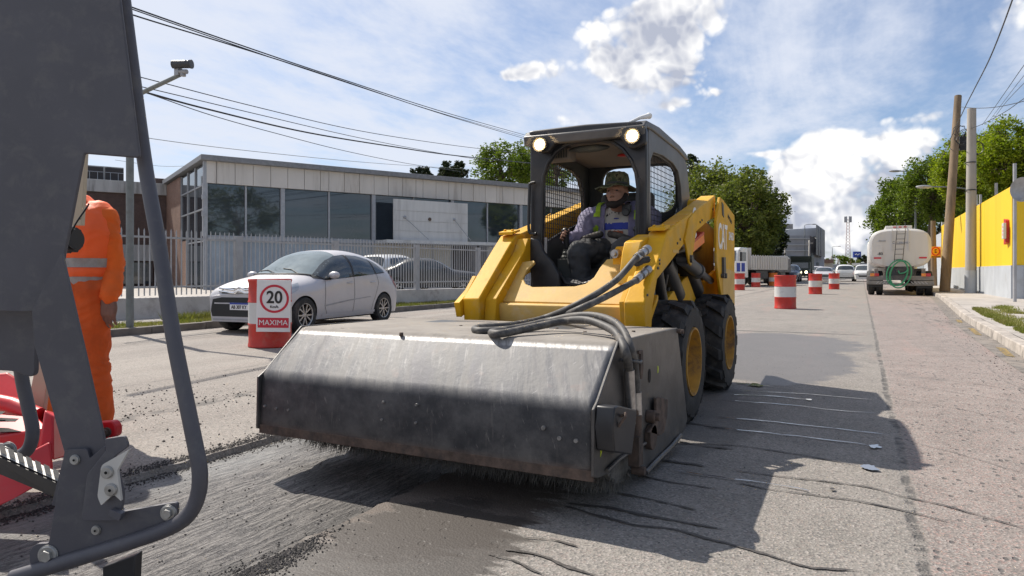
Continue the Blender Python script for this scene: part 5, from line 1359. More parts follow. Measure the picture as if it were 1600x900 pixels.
# overhead wires
def wire(pts, d0, d1, rad, label, group=None, name='overhead_wire', m='wire_black'):
    n = len(pts); P = []
    x0, x1 = pts[0][0], pts[-1][0]
    for (px, py) in pts:
        u = (px-x0)/(x1-x0); P.append(at(px, py, 1/((1-u)/d0+u/d1)))
    b = MB(); b.tube(spline(P, 8), rad, n=6); return tag(obj(name, b, MATS[m]), label, 'wire', group)
wire([(60, -40), (208, 12), (360, 65), (520, 119), (700, 177), (835, 215)], 8, 36, .012, 'uppermost dark wire crossing left sky down to the cab')
wire([(60, -28), (208, 23.5), (360, 70), (520, 121), (700, 181), (835, 221)], 8, 36, .012, 'dark wire just beneath the uppermost wire over left sky')
wire([(60, -36), (208, 15), (360, 68), (520, 122), (700, 180), (835, 218)], 8, 36, .009, 'thin wire running between the two uppermost wires at left')
wire([(100, 92), (225, 122), (400, 167), (560, 204), (700, 226), (800, 238), (870, 246)], 12, 42, .011, 'wire passing behind the traffic camera arm')
wire([(100, 108), (236, 139), (400, 178), (560, 215), (680, 238), (770, 253)], 12, 40, .011, 'wire just below the traffic camera arm')
wire([(100, 108), (228, 144.5), (330, 172), (480, 207), (620, 230), (720, 244), (860, 258)], 12, 42, .022, 'thick black cable sagging above the glass building roof')
wire([(100, 104), (228, 145), (330, 180), (430, 208), (540, 236), (640, 256), (720, 268)], 12, 42, .011, 'thin wire sagging lowest onto the glass building roof')
wire([(100, 190), (240, 217), (420, 239), (600, 256), (760, 266)], 20, 60, .012, 'faint far wire above the glass building roof', m='pole_metal')
wire([(180, 250), (260, 260), (330, 256)], 40, 50, .012, 'short faint wire by the annex roof', m='pole_metal')
wpx = (1499, 166)
wire([(1600, -60), (1580, 5), (1548, 88), (1522, 140), (1504, 176), (1470, 250)], 12, 34, .014, 'dark wire crossing the right sky steeply past the wooden pole')
wire([(1501, 167), (1530, 169), (1565, 166), (1620, 153)], 29, 20, .012, 'level wire from wooden pole top to right frame edge')
wire([(1640, 52), (1600, 102), (1570, 145), (1535, 195)], 18, 40, .012, 'upper wire of the steep bundle at right frame edge')
wire([(1640, 70), (1600, 118), (1575, 150), (1545, 190)], 18, 40, .009, 'second wire of the steep bundle at right frame edge')
wire([(1640, 90), (1600, 130), (1570, 162), (1550, 190)], 18, 40, .011, 'third wire of the steep bundle at right frame edge')
wire([(1640, 130), (1600, 154), (1570, 175), (1530, 196), (1502, 205)], 18, 29, .011, 'lowest wire reaching the wooden pole from the right')
wire([(1503, 205), (1520, 213), (1560, 206), (1575, 215)], 29, 30, .010, 'short wire draped across the concrete pole top')
CC = thing('cable_coil', 'tangled black cable loops between wooden and concrete poles', 'cable', tuple(at(1505, 215, 28.5)))
r = random.Random(8)
for k in range(6):
    c = at(1499+r.uniform(0, 12), 208+r.uniform(-6, 12), 28.6); R_ = r.uniform(.18, .42); b = MB(); u = Vector((CT, ST, 0))
    b.tube([c+u*math.cos(a)*R_*1.0+Vector((0, 0, math.sin(a)*R_*.8))+wpt(0, r.uniform(-.05, .05)) for a in [2*PI*i/18+k for i in range(17)]], .012, n=6); obj('loop', b, MATS['wire_black'], CC)
b = MB(); c = at(1528, 231, 27.6); u = Vector((CT, ST, 0)); b.tube([c+u*math.cos(a)*.22+Vector((0, 0, math.sin(a)*.26)) for a in [2*PI*i/18 for i in range(19)]], .02, n=6); tag(obj('cable_coil', b, MATS['wire_black']), 'single thick black cable ring hung on the concrete pole', 'cable')

# ================================================================ drums
mat('drum_red', (0.50, 0.028, 0.018), 0.45, var=0.12, scale=6, dirt=(0.36, 0.16, 0.12), damt=0.45, dscale=5, bump=.002, bscale=8)
mat('drum_white', (0.60, 0.59, 0.57), 0.5, var=0.05, dirt=(0.30, 0.28, 0.26), damt=0.5, dscale=6, bump=.002, bscale=8)
mat('drum_orange', (0.62, 0.17, 0.02), 0.5, dirt=(.4, .2, .08), damt=.4)
def make_drum(m1='drum_red', m2='drum_white'):
    root = thing('traffic_drum', 'x', 'drum')
    prof = [(0, .0), (.262, .0), (.275, .012), (.272, .04), (.266, .06), (.266, .28), (.275, .30), (.266, .32), (.266, .57), (.275, .59), (.266, .61), (.266, .83), (.272, .85), (.278, .865), (.272, .88), (.255, .88), (.25, .862), (0, .862)]
    b = MB(); b.lathe(prof, n=36); body = obj('body', b, MATS[m1], root)
    b = MB(); b.lathe([(.266, .305), (.270, .31), (.2695, .32), (.2695, .57), (.270, .585), (.266, .59)], n=36); obj('white_band', b, MATS[m2], root)
    b = MB(); b.cyl((.12, 0, .86), (.12, 0, .872), .03, n=12); obj('cap', b, MATS['frame_grey'], root)
    return root
D0 = make_drum()
p20 = grd(422, 541); place(D0, (p20.x, p20.y, 0), .4); D0['label'] = 'red and white drum carrying the 20 speed limit board'; 
DG = 'red and white drums on the road'; D0['group'] = DG
for (px, py, lab) in ((1227, 482.2, 'nearest red and white drum right of the loader'), (1274, 459.5, 'second red and white drum right of the loader'), (1303.3, 452, 'smallest red and white drum in mid road'),
                      (1155.5, 453.3, 'red and white drum touching the loader tower edge'), (1181, 448.7, 'far red and white drum in front of white truck wheels')):
    p = grd(px, py); d = dup(D0, (p.x, p.y, 0), px*.7, lab, DG)
    if py > 480 : pass
D2 = make_drum('drum_orange'); p = grd(1208, 447); place(D2, (p.x, p.y, 0)); D2['label'] = 'orange and white drum behind the red and white ones'; D2['group'] = DG
# signboard on the near drum
p = at(427.5, 478, 8.60); SG = thing('speed_limit_sign', 'white board with red ring reading 20 Km/h MAXIMA', 'sign', tuple(p))
u = Vector((CT, ST, 0)); u.rotate(Matrix.Rotation(R(7), 3, 'Z')); M = frame(p, u, Vector((.02, -.0, 1)))
M = M @ Matrix.Rotation(R(-1.2), 4, 'Z')
w, h = .415, .655; b = MB(); b.box((-w/2, -h/2, -.006), (w/2, h/2, 0), M); obj('board', b, MATS['sign_white'], SG, bevel=.003)
Mc = M @ Matrix.Translation((.008, .09, 0))
b = MB(); b.lathe([(.150, .001), (.178, .001), (.178, .004), (.150, .004)], Mc, n=48, closed=True); obj('ring', b, MATS['sign_red'], SG)
text_mesh('lettering', '20', .215, MATS['sign_black'], Mc @ Matrix.Translation((0, .012, .003)), SG, bold=True, xs=.92)
text_mesh('lettering', 'Km/h', .042, MATS['sign_black'], Mc @ Matrix.Translation((0, -.102, .003)), SG, bold=True, xs=1.1)
b = MB(); b.box((-.188, -.275, .001), (.188, -.150, .004), M); obj('band', b, MATS['sign_red'], SG)
text_mesh('lettering', 'MAXIMA', .094, MATS['sign_white'], M @ Matrix.Translation((0, -.213, .006)), SG, bold=False, xs=.98)
# ================================================================ vehicles
mat('car_silver', (0.52, 0.505, 0.52), 0.38, metal=0.15, var=0.02, coat=0.35, rvar=0.02)
mat('car_white', (0.70, 0.70, 0.69), 0.3, var=0.03, coat=0.5, rvar=0.03)
mat('car_dark', (0.022, 0.024, 0.027), 0.35, var=0.05, coat=0.25, rvar=0.03)
mat('car_blue', (0.035, 0.05, 0.09), 0.25, var=0.05, coat=0.6, rvar=0.03)
mat('army_green', (0.030, 0.036, 0.022), 0.6, var=0.1)
mat('car_glass', (0.035, 0.045, 0.050), 0.04, rvar=0.02, spec=1.0, var=.2)
mat('windscreen', (0.16, 0.20, 0.21), 0.05, rvar=0.02, spec=1.0, var=.1)
mat('black_plastic', (0.018, 0.018, 0.019), 0.5)
mat('alloy', (0.42, 0.42, 0.43), 0.3, metal=0.8)
mat('chrome', (0.75, 0.75, 0.76), 0.12, metal=1.0, rvar=.03)
mat('tail_red', (0.45, 0.01, 0.02), 0.15, coat=.8)
mat('tail_amber', (0.75, 0.25, 0.03), 0.2, coat=.8)
mat('head_lens', (0.34, 0.36, 0.38), 0.08, spec=1.0, coat=.8)
mat('plate_blue', (0.03, 0.06, 0.32), 0.4)
mat('headlight_on', (1, .9, .6), .3, emit=(1, .88, .55), estr=6)

class Car:
    """side outline (y along the car, front at 0), superellipse sections"""
    def __init__(s, L, W, H, top, zm=.60, zb=.20, n=3.0, belt=.9): s.L, s.W, s.H, s.top, s.zm, s.zb, s.n = L, W, H, top, zm, zb, n
    def zt(s, y):
        P = s.top
        if y <= P[0][0]: return P[0][1]
        for i in range(len(P)-1):
            a, b = P[i], P[i+1]
            if y <= b[0]:
                m0 = (P[i+1][1]-P[max(0, i-1)][1])/(P[i+1][0]-P[max(0, i-1)][0]); j = min(len(P)-1, i+2); m1 = (P[j][1]-P[i][1])/(P[j][0]-P[i][0])
                h = b[0]-a[0]; t = (y-a[0])/h
                return (2*t**3-3*t*t+1)*a[1]+(t**3-2*t*t+t)*h*m0*.9+(-2*t**3+3*t*t)*b[1]+(t**3-t*t)*h*m1*.9
        return P[-1][1]
    def ws(s, y):
        u = abs(2*y/s.L-1); f = (1-min(.999, u)**(7 if y > s.L/2 else 5.0))**(.25)
        return s.W/2*(.60+.40*f) if True else s.W/2
    def x(s, y, z):
        w = s.ws(y); zt = max(s.zt(y), s.zm+.06)
        if z <= s.zm: return w*(1-.06*((s.zm-z)/(s.zm-s.zb))**2)
        q = min(1, (z-s.zm)/(zt-s.zm)); return w*(1-q**s.n)**(1/s.n)
    def z(s, y, x):
        w = s.ws(y); zt = max(s.zt(y), s.zm+.06); return s.zm+(zt-s.zm)*(1-min(1, abs(x)/w)**s.n)**(1/s.n)
    def body(s, m, parent, arches, mroof=None):
        ys_ = sorted(set([0, .006, .018, .035, .06, .09, .13, .18]+[round(.22+i*.045, 3) for i in range(int((s.L-.44)/.045)+1)]+[s.L-a for a in (0, .006, .018, .035, .06, .09, .13, .18)]))
        sec = []
        NA = 22; NB = 11
        for y in ys_:
            pts = []
            for k in range(NB): z = s.zb+(s.zm-s.zb)*k/NB; pts.append((s.x(y, z), z))
            zt = max(s.zt(y), s.zm+.06); w = s.ws(y)
            for k in range(NA+1): a = PI/2*k/NA; pts.append((w*max(0, math.cos(a))**(2/s.n), s.zm+(zt-s.zm)*math.sin(a)**(2/s.n)))
            full = [(p[0], y, p[1]) for p in pts]+[(-p[0], y, p[1]) for p in reversed(pts[:-1])]; sec.append(full)
        b = MB(); m_ = len(sec[0]); vs = [Vector(p) for q in sec for p in q]
        def inside(v): return any((v.y-ya)**2+(v.z-r*.95)**2 < (r*1.14)**2 and abs(v.x) > s.W*.25 for ya, r in arches)
        ins = [inside(v) for v in vs]
        fs = []
        for i in range(len(sec)-1):
            for k in range(m_):
                f = (i*m_+k, i*m_+(k+1) % m_, (i+1)*m_+(k+1) % m_, (i+1)*m_+k)
                if k == m_-1 or not all(ins[q] for q in f):
                    fs.append(f)
        for i, v in enumerate(vs):
            if ins[i]:
                for ya, r in arches:
                    c = Vector((ya, r*.95)); q = Vector((v.y, v.z))-c
                    if q.length < r*1.14:
                        q = q.normalized()*r*1.14
                        z_ = max(s.zb, c.y+q.y); v.y = c.x+q.x; v.x = math.copysign(s.x(v.y, z_), v.x); v.z = z_
        b.add(vs, fs, True); b.add(sec[0], [list(range(m_))]); b.add(sec[-1], [list(range(m_))])
        o = obj('body', b, m, parent, sharp=50)
        for ya, r in arches:
            for sd in (1, -1):
                w_ = MB(); R_ = r*1.14; n = 20; ring = []
                for k in range(n+1):
                    t = PI*1.12*k/n-PI*.06; yy = ya+R_*math.cos(t); zz = max(s.zb, r*.95+R_*math.sin(t)); ring.append((yy, zz))
                vs2 = [(sd*(s.x(p[0], p[1])-.004), p[0], p[1]) for p in ring]+[(sd*s.W*.27, p[0], p[1]) for p in ring]
                w_.add(vs2, [(k, k+1, n+2+k, n+1+k) for k in range(n)]+[list(range(n+1, 2*n+2))]); obj('wheel_arch', w_, MATS['black_plastic'], parent)
        return o
    def nrm(s, y, z):
        e = .006; x0 = s.x(y, z); gy = (s.x(y+e, z)-s.x(y-e, z))/(2*e); gz = (s.x(y, z+e)-s.x(y, z-e))/(2*e); gy = max(-4, min(4, gy)); gz = max(-6, min(2, gz))
        return Vector((1, -gy, -gz)).normalized()
    def side_patch(s, poly, m, parent, name='window', off=.007, sides=(1, -1), step=.045):
        """outline on the flank (y,z), cut fine so that it follows the surface"""
        for sd in sides:
            bm = bmesh.new(); vs = [bm.verts.new((0, p[0], p[1])) for p in poly]; f = bm.faces.new(vs)
            y0, y1 = min(p[0] for p in poly), max(p[0] for p in poly); z0, z1 = min(p[1] for p in poly), max(p[1] for p in poly)
            for ax, lo, hi in ((1, y0, y1), (2, z0, z1)):
                v = lo+step
                while v < hi-1e-4:
                    n = [0, 0, 0]; n[ax] = 1; co = [0, 0, 0]; co[ax] = v
                    bmesh.ops.bisect_plane(bm, geom=bm.verts[:]+bm.edges[:]+bm.faces[:], plane_co=co, plane_no=n); v += step
            for v in bm.verts:
                y, z = v.co.y, v.co.z; p = Vector((s.x(y, z), y, z))+s.nrm(y, z)*off; v.co = (sd*p.x, p.y, p.z)
            me = bpy.data.meshes.new(name); bm.to_mesh(me); bm.free(); me.materials.append(m)
            for p in me.polygons: p.use_smooth = True
            o = bpy.data.objects.new(name, me); COL.objects.link(o); o.parent = parent
            if parent.type == 'EMPTY': o.matrix_parent_inverse = parent.matrix_basis.inverted()
    def top_patch(s, y0f, y1f, wf, m, parent, name, off=.004, ny=8, nx=14):
        b = MB(); vs = []
        for i in range(ny+1):
            u = i/ny; hw = wf(u)
            for k in range(nx+1):
                q = -1+2*k/nx; x = q*hw; y = y0f(q)+(y1f(q)-y0f(q))*u; z = s.z(y, x)
                yy = y; vs.append((x, yy, z+off))
        b.add(vs, [(i*(nx+1)+k, i*(nx+1)+k+1, (i+1)*(nx+1)+k+1, (i+1)*(nx+1)+k) for i in range(ny) for k in range(nx)], True); return obj(name, b, m, parent)
    def yend(s, x, z, back):
        lo, hi = 0.0, s.L*.3
        f = lambda u: s.x(s.L-u if back else u, z) if z < max(s.zt(s.L-u if back else u), s.zm+.06) else -1
        if f(0) >= abs(x): return 0.0
        for _ in range(22):
            m = (lo+hi)/2
            if f(m) >= abs(x): hi = m
            else: lo = m
        return hi
    def front_patch(s, poly, m, parent, name, yf=0, depth=.01, back=False, bevel=0):
        bm = bmesh.new(); bm.faces.new([bm.verts.new((p[0], 0, p[1])) for p in poly])
        x0, x1 = min(p[0] for p in poly), max(p[0] for p in poly); v = x0+.03
        while v < x1-1e-4:
            bmesh.ops.bisect_plane(bm, geom=bm.verts[:]+bm.edges[:]+bm.faces[:], plane_co=(v, 0, 0), plane_no=(1, 0, 0)); v += .03
        g = bmesh.ops.extrude_face_region(bm, geom=bm.faces[:]); top = [q for q in g['geom'] if isinstance(q, bmesh.types.BMVert)]; ts = set(top)
        for v in bm.verts:
            u = s.yend(v.co.x, v.co.z, back); u = u-(depth if v in ts else -.02); v.co.y = s.L-u if back else u
        bmesh.ops.recalc_face_normals(bm, faces=bm.faces)
        me = bpy.data.meshes.new(name); bm.to_mesh(me); bm.free(); me.materials.append(m)
        o = bpy.data.objects.new(name, me); COL.objects.link(o); o.parent = parent
        if parent.type == 'EMPTY': o.matrix_parent_inverse = parent.matrix_basis.inverted()
        return o
def car_wheel(parent, x, y, r, w, sx, spokes=10, fine=True, hub='alloy'):
    M = Matrix.Translation((x, y, r)) @ (Matrix.Identity(4) if sx > 0 else Matrix.Rotation(PI, 4, 'Z')) @ Matrix.Rotation(PI/2, 4, 'Y'); h = w/2; ri = r*.66
    b = MB(); b.lathe([(ri, -h), (r*.93, -h), (r, -h*.7), (r, h*.7), (r*.93, h), (ri*1.03, h), (ri*.98, h*.85)], M, n=36); t_ = obj('wheel', b, MATS['rubber'], parent)
    b = MB(); b.lathe([(ri, h*.92), (ri*.93, h*.75), (ri*.90, 0), (0, -.01)], M, n=36); obj('rim_well', b, MATS['black_plastic'], t_)
    b = MB(); b.lathe([(ri*1.0, h*.94), (ri*.93, h*.90), (ri*.91, h*.6)], M, n=36); b.lathe([(0, h*.80), (r*.12, h*.78), (r*.15, h*.6)], M, n=16)
    for k in range(spokes):
        a = 2*PI*(k//2)/(spokes//2)+(.13 if k % 2 else -.13) if spokes == 10 else 2*PI*k/spokes
        a0 = 2*PI*(k//2)/(spokes//2) if spokes == 10 else a; wd = r*.040
        p0 = Vector((math.cos(a0), math.sin(a0), 0))*r*.10; p1 = Vector((math.cos(a*1.0+(a-a0)*1.2), math.sin(a*1.0+(a-a0)*1.2), 0))*ri*.96; nr = Vector((-(p1-p0).y, (p1-p0).x, 0)).normalized()*wd
        vs = [M @ (q+Vector((0, 0, zz))) for zz in (h*.55, h*.80) for q in (p0-nr, p0+nr, p1+nr, p1-nr)]
        b.add(vs, [(0,3,2,1),(4,5,6,7),(0,1,5,4),(1,2,6,5),(2,3,7,6),(3,0,4,7)])
    obj('rim', b, MATS[hub], t_); return t_

# ---- silver hatchback
hb = Car(4.05, 1.74, 1.52, [(0, .66), (.05, .76), (.16, .85), (.45, .945), (.80, 1.015), (1.02, 1.06), (1.35, 1.24), (1.70, 1.42), (2.05, 1.505), (2.5, 1.525), (3.0, 1.47), (3.4, 1.36), (3.68, 1.20), (3.86, 1.00), (3.98, .88), (4.05, .76)], zm=.62, zb=.21, n=3.1)
HBR = thing('hatchback_car', 'silver hatchback parked along the left kerb behind speed sign drum', 'car')
hb.body(MATS['car_silver'], HBR, [(.66, .315), (3.28, .315)])
fw = [(1.12, 1.03), (1.36, 1.17), (1.60, 1.30), (1.86, 1.385), (2.10, 1.41), (2.12, .985), (1.62, .955), (1.28, .945)]
hb.side_patch(fw, MATS['car_glass'], HBR)
hb.side_patch([(2.19, .985), (2.19, 1.41), (2.55, 1.40), (2.86, 1.345), (2.95, 1.03)], MATS['car_glass'], HBR)
hb.side_patch([(3.0, 1.045), (2.93, 1.33), (3.12, 1.26), (3.34, 1.12), (3.36, 1.08)], MATS['car_glass'], HBR)
hb.side_patch([(2.125, .985), (2.105, 1.415), (2.185, 1.415), (2.185, .985)], MATS['black_plastic'], HBR, 'pillar_trim', off=.003)
hb.side_patch([(2.955, 1.03), (2.87, 1.35), (2.925, 1.335), (2.995, 1.045)], MATS['black_plastic'], HBR, 'pillar_trim', off=.003)
hb.side_patch([(1.05, 1.0), (1.12, 1.035), (1.27, .945), (3.36, 1.075), (3.37, 1.055), (1.30, .925), (1.05, .96)], MATS['black_plastic'], HBR, 'window_trim', off=.0045)
for pl in ([(1.27, .95), (1.235, .80), (1.22, .45), (1.30, .30)], [(2.17, .98), (2.17, .60), (2.15, .30)], [(3.0, 1.05), (3.06, .85), (2.95, .62), (2.85, .45), (2.82, .30)]):
    for a, c in zip(pl, pl[1:]):
        hb.side_patch([a, (a[0]+.008, a[1]), (c[0]+.008, c[1]), c], MATS['void'], HBR, 'door_gap', off=.0045, step=.06)
hb.side_patch([(1.25, .47), (2.0, .54), (2.75, .58), (2.75, .565), (2.0, .515), (1.25, .44)], MATS['frame_metal'], HBR, 'crease', off=.005)
hb.side_patch([(1.16, .30), (2.94, .30), (2.94, .25), (1.16, .25)], MATS['car_silver'], HBR, 'sill', off=.012)
for y in (2.02, 2.85):
    for sd in (1, -1):
        xx = hb.x(y, .86); b = MB(); b.tube([(sd*(xx+.005), y-.09, .865), (sd*(xx+.03), y-.06, .868), (sd*(xx+.03), y+.06, .872), (sd*(xx+.005), y+.09, .874)], .011, n=8); obj('door_handle', b, MATS['car_silver'], HBR)
for sd in (1, -1):
    b = MB(); xx = hb.x(1.42, .97); b.ball((sd*(xx+.13), 1.38, 1.02), (.115, .075, .070), 14); mi = obj('mirror', b, MATS['car_silver'], HBR)
    b = MB(); b.tube([(sd*(xx-.01), 1.42, .945), (sd*(xx+.09), 1.40, .985)], .03, n=8); obj('mirror_stalk', b, MATS['black_plastic'], mi)
hb.top_patch(lambda q: .93+.20*q*q, lambda q: 1.90+.06*(1-q*q), lambda u: .72-.12*u, MATS['windscreen'], HBR, 'windscreen', off=.006, ny=14, nx=18)
b = MB(); pts = [(x, .93+.2*(x/.72)**2-.02, hb.z(.93+.2*(x/.72)**2-.02, x)+.01) for x in [(-.66+.066*i) for i in range(21)]]; b.tube(pts, .016, n=6); obj('cowl', b, MATS['black_plastic'], HBR)
b = MB()
for x0 in (-.1, .45): b.tube([(x0, .98, hb.z(.98, x0)+.02), (x0-.25, 1.12, hb.z(1.12, x0-.25)+.018), (x0-.48, 1.16, hb.z(1.16, x0-.48)+.018)], .008, n=6)
obj('wiper', b, MATS['black_plastic'], HBR)
hb.front_patch([(-.62, .30), (.62, .30), (.66, .40), (.60, .60), (.40, .635), (-.40, .635), (-.60, .60), (-.66, .40)], MATS['black_plastic'], HBR, 'grille', depth=.006, bevel=.01)
for z in (.52,): hb.front_patch([(-.56, z), (.56, z), (.56, z+.022), (-.56, z+.022)], MATS['car_silver'], HBR, 'grille_bar', depth=.012)
b = MB(); b.box((-.20, -.028, .42), (.20, -.012, .545)); pl_ = obj('number_plate', b, MATS['sign_white'], HBR)
b = MB(); b.box((-.20, -.031, .515), (.20, -.0285, .545)); obj('plate_band', b, MATS['plate_blue'], pl_)
text_mesh('lettering', 'AB 307 KY', .085, MATS['sign_black'], Matrix.Translation((0, -.030, .467)) @ frame((0, 0, 0), (1, 0, 0), (0, 0, 1)), pl_, bold=True, xs=.86)
for z, hgt in ((.75, .0), (.695, .0)):
    b = MB(); sc = 1
    pts = [(-.50, .045, z+.045), (-.12, -.010, z+.015), (0, -.022, z+.065), (.12, -.010, z+.015), (.50, .045, z+.045)]
    b.tube(pts, .017, n=8); obj('chevron_emblem', b, MATS['chrome'], HBR)
b = MB(); hb.front_patch([(-.42, .70), (.42, .70), (.46, .76), (.40, .80), (-.40, .80), (-.46, .76)], MATS['black_plastic'], HBR, 'upper_grille', depth=.006)
for sd in (1, -1):
    hb.side_patch([(.06, .66), (.16, .72), (.45, .855), (.62, .885), (.50, .76), (.28, .68), (.10, .63)], MATS['head_lens'], HBR, 'headlight', off=.006, sides=(sd,), step=.05)
    hb.side_patch([(3.62, .98), (3.74, 1.10), (3.86, .96), (3.96, .80), (3.86, .72), (3.72, .82)], MATS['tail_red'], HBR, 'tail_light', off=.008, sides=(sd,), step=.05)
    car_wheel(HBR, sd*.775, .66, .315, .20, sd); car_wheel(HBR, sd*.775, 3.28, .315, .20, sd)
hb.front_patch([(-.60, .235), (.60, .235), (.60, .262), (-.60, .262)], MATS['frame_metal'], HBR, 'bumper_lip', depth=.012)
b = MB(); b.box((-.60, .5, .16), (.60, 3.6, .30)); obj('underbody', b, MATS['black_plastic'], HBR)
pw = grd(466, 521.5); pr = grd(603, 503.5)
ang = math.atan2(pr.x-pw.x, pr.y-pw.y)
K_ = .90; mid = (pw+pr)/2; place(HBR, (mid.x-.87*K_-1.97*K_*math.sin(ang)-.02, mid.y-1.97*K_*math.cos(ang), 0), -ang); HBR.scale = (K_, K_, K_)

# ---- plainer cars seen small
def simple_car(name, label, L, W, top, m, wins, ws_, rear, arches, r, zm=.66, n=3.4, lights_on=False, group=None, roof_rails=False):
    c = Car(L, W, 0, top, zm=zm, zb=.24, n=n); root = thing(name, label, 'car', group=group); c.body(MATS[m], root, [(a, r) for a in arches])
    for w in wins: c.side_patch(w, MATS['car_glass'], root)
    c.top_patch(lambda q: ws_[0]+.12*q*q, lambda q: ws_[1], lambda u: W/2*(.86-.12*u), MATS['car_glass'], root, 'windscreen', off=.008)
    c.top_patch(lambda q: rear[0], lambda q: rear[1]-.05*q*q, lambda u: W/2*(.74+.08*u), MATS['car_glass'], root, 'rear_window', off=.008)
    zt = c.zt(.15)
    for sd in (1, -1):
        c.front_patch([(sd*.45, .62), (sd*.80*W/1.75, .66), (sd*.80*W/1.75, .78), (sd*.5, .74)], MATS['headlight_on' if lights_on else 'head_lens'], root, 'headlight', depth=.02)
        c.front_patch([(sd*.62*W/1.75, .70), (sd*.80*W/1.75, .70), (sd*.80*W/1.75, 1.02 if roof_rails else .86), (sd*.68*W/1.75, 1.0 if roof_rails else .86)], MATS['tail_red'], root, 'tail_light', back=True, depth=.01)
        for a in arches: car_wheel(root, sd*(W/2-.10), a, r, .20, sd, spokes=5)
        b = MB(); b.ball((sd*(W/2+.06), ws_[0]+.4, zm+.34), (.10, .06, .07), 8); obj('mirror', b, MATS[m], root)
    c.front_patch([(-.45, .46), (.45, .46), (.5, .60), (-.5, .60)], MATS['black_plastic'], root, 'grille', depth=.012)
    c.front_patch([(-.22, .62), (.22, .62), (.22, .73), (-.22, .73)], MATS['sign_white'], root, 'number_plate', back=True, depth=.015)
    c.front_patch([(-.7, .30), (.7, .30), (.7, .42), (-.7, .42)], MATS['black_plastic'], root, 'bumper', back=True, depth=.01)
    return root
SUVT = [(0, .70), (.06, .86), (.3, .98), (.9, 1.05), (1.15, 1.10), (1.6, 1.42), (1.95, 1.60), (2.6, 1.64), (3.5, 1.62), (3.95, 1.54), (4.15, 1.30), (4.3, 1.05), (4.38, .85)]
SUVW = [[(1.35, 1.08), (1.75, 1.38), (2.15, 1.48), (2.2, 1.06)], [(2.27, 1.06), (2.25, 1.49), (3.0, 1.49), (3.05, 1.08)], [(3.12, 1.08), (3.1, 1.48), (3.6, 1.44), (3.8, 1.25), (3.7, 1.1)]]
SEDT = [(0, .62), (.08, .76), (.4, .86), (1.0, .94), (1.25, .99), (1.75, 1.28), (2.1, 1.40), (2.7, 1.43), (3.2, 1.36), (3.65, 1.14), (3.9, 1.04), (4.3, 1.01), (4.42, .92), (4.46, .7)]
SEDW = [[(1.5, .98), (1.9, 1.24), (2.3, 1.31), (2.35, .97)], [(2.42, .97), (2.4, 1.32), (2.95, 1.29), (3.35, 1.13), (3.25, 1.0)]]
def gcar(kind, label, m, loc, rz, on=False, group=None):
    if kind == 's': c = simple_car('parked_suv', label, 4.38, 1.78, SUVT, m, SUVW, (1.12, 1.80), (3.98, 4.26), (.85, 3.45), .34, zm=.72, lights_on=on, group=group, roof_rails=True)
    else: c = simple_car('sedan_car', label, 4.46, 1.74, SEDT, m, SEDW, (1.22, 1.95), (3.25, 3.72), (.85, 3.5), .31, lights_on=on, group=group)
    place(c, loc, rz); return c
def spot(px, d, z=0.0): p = at(px, HY, d); return (p.x, p.y, z)
gcar('s', 'white estate car behind the fence right of silver hatchback', 'car_white', spot(655, 33.0, .1), R(180)+R(4))
gcar('d', 'dark sedan with red tail light behind the fence', 'car_dark', spot(752, 28.5, .1), R(128))
CG = 'cars queueing on the avenue'
gcar('s', 'dark blue van facing us beside the army green truck', 'car_blue', spot(1232, 64), R(0), group=CG)
gcar('s', 'white estate car seen from behind at middle of the queue', 'car_white', spot(1317, 66), R(180)+R(3), group=CG).location.y += 4.2
gcar('d', 'pale grey sedan right of the army green truck', 'car_silver', spot(1286, 66), R(0), group=CG)
gcar('s', 'bluish far car behind the pale grey sedan', 'car_silver', spot(1276, 84), R(0), group=CG)
gcar('d', 'dark red far sedan left of the white estate car', 'car_dark', spot(1300, 84), R(180), group=CG)
gcar('s', 'white car coming towards us just left of tanker', 'car_white', spot(1350.5, 64), R(0), group=CG)
gcar('d', 'tiny white far sedan right of middle of the queue', 'car_white', spot(1334, 120), R(0), group=CG)
gcar('s', 'tiny dark far car at the end of avenue', 'car_dark', spot(1326, 135), R(0), group=CG)

# ---- water tanker
mat('tank_white', (0.60, 0.585, 0.56), 0.42, var=0.05, scale=1.5, dirt=(0.42, 0.37, 0.32), damt=0.5, dscale=1.6, streak=True)
mat('truck_grey', (0.20, 0.19, 0.18), 0.7, var=0.2, dirt=(0.30, 0.26, 0.22), damt=0.5, dscale=3)
mat('hose_green', (0.05, 0.28, 0.14), 0.35, var=0.1)
TKX0, TKX1, TKY = .27, 2.50, 32.0
TK = thing('tanker_truck', 'white water tanker truck parked at right kerb with coiled green hose', 'truck', (1.4, TKY, 0))
tc = (TKX0+TKX1)/2; zc = 1.92; a_, b__ = (TKX1-TKX0)/2, .80
def sup(n, k=48, sx=1, sy=1): return [(tc+sx*a_*math.copysign(abs(math.cos(t))**(2/n), math.cos(t)), zc+sy*b__*math.copysign(abs(math.sin(t))**(2/n), math.sin(t))) for t in [2*PI*i/k for i in range(k)]]
b = MB(); rings = [(0.0, .90), (.0, .97), (.03, 1.0), (.10, 1.0), (7.4, 1.0), (7.5, .96)]
vs = []; K = 48
for (dy, s_) in rings:
    for (x, z) in sup(3.4): vs.append((tc+(x-tc)*s_, TKY+dy-(0 if dy else .0)-(.04 if s_ == .90 else 0), zc+(z-zc)*s_))
fs = []
for i in range(len(rings)-1):
    for k in range(K): fs.append((i*K+k, i*K+(k+1) % K, (i+1)*K+(k+1) % K, (i+1)*K+k))
b.add(vs, fs, True); b.add(vs[:K], [list(range(K))]); b.add(vs[-K:], [list(range(K))]); tank = obj('tank', b, MATS['tank_white'], TK, sharp=50)
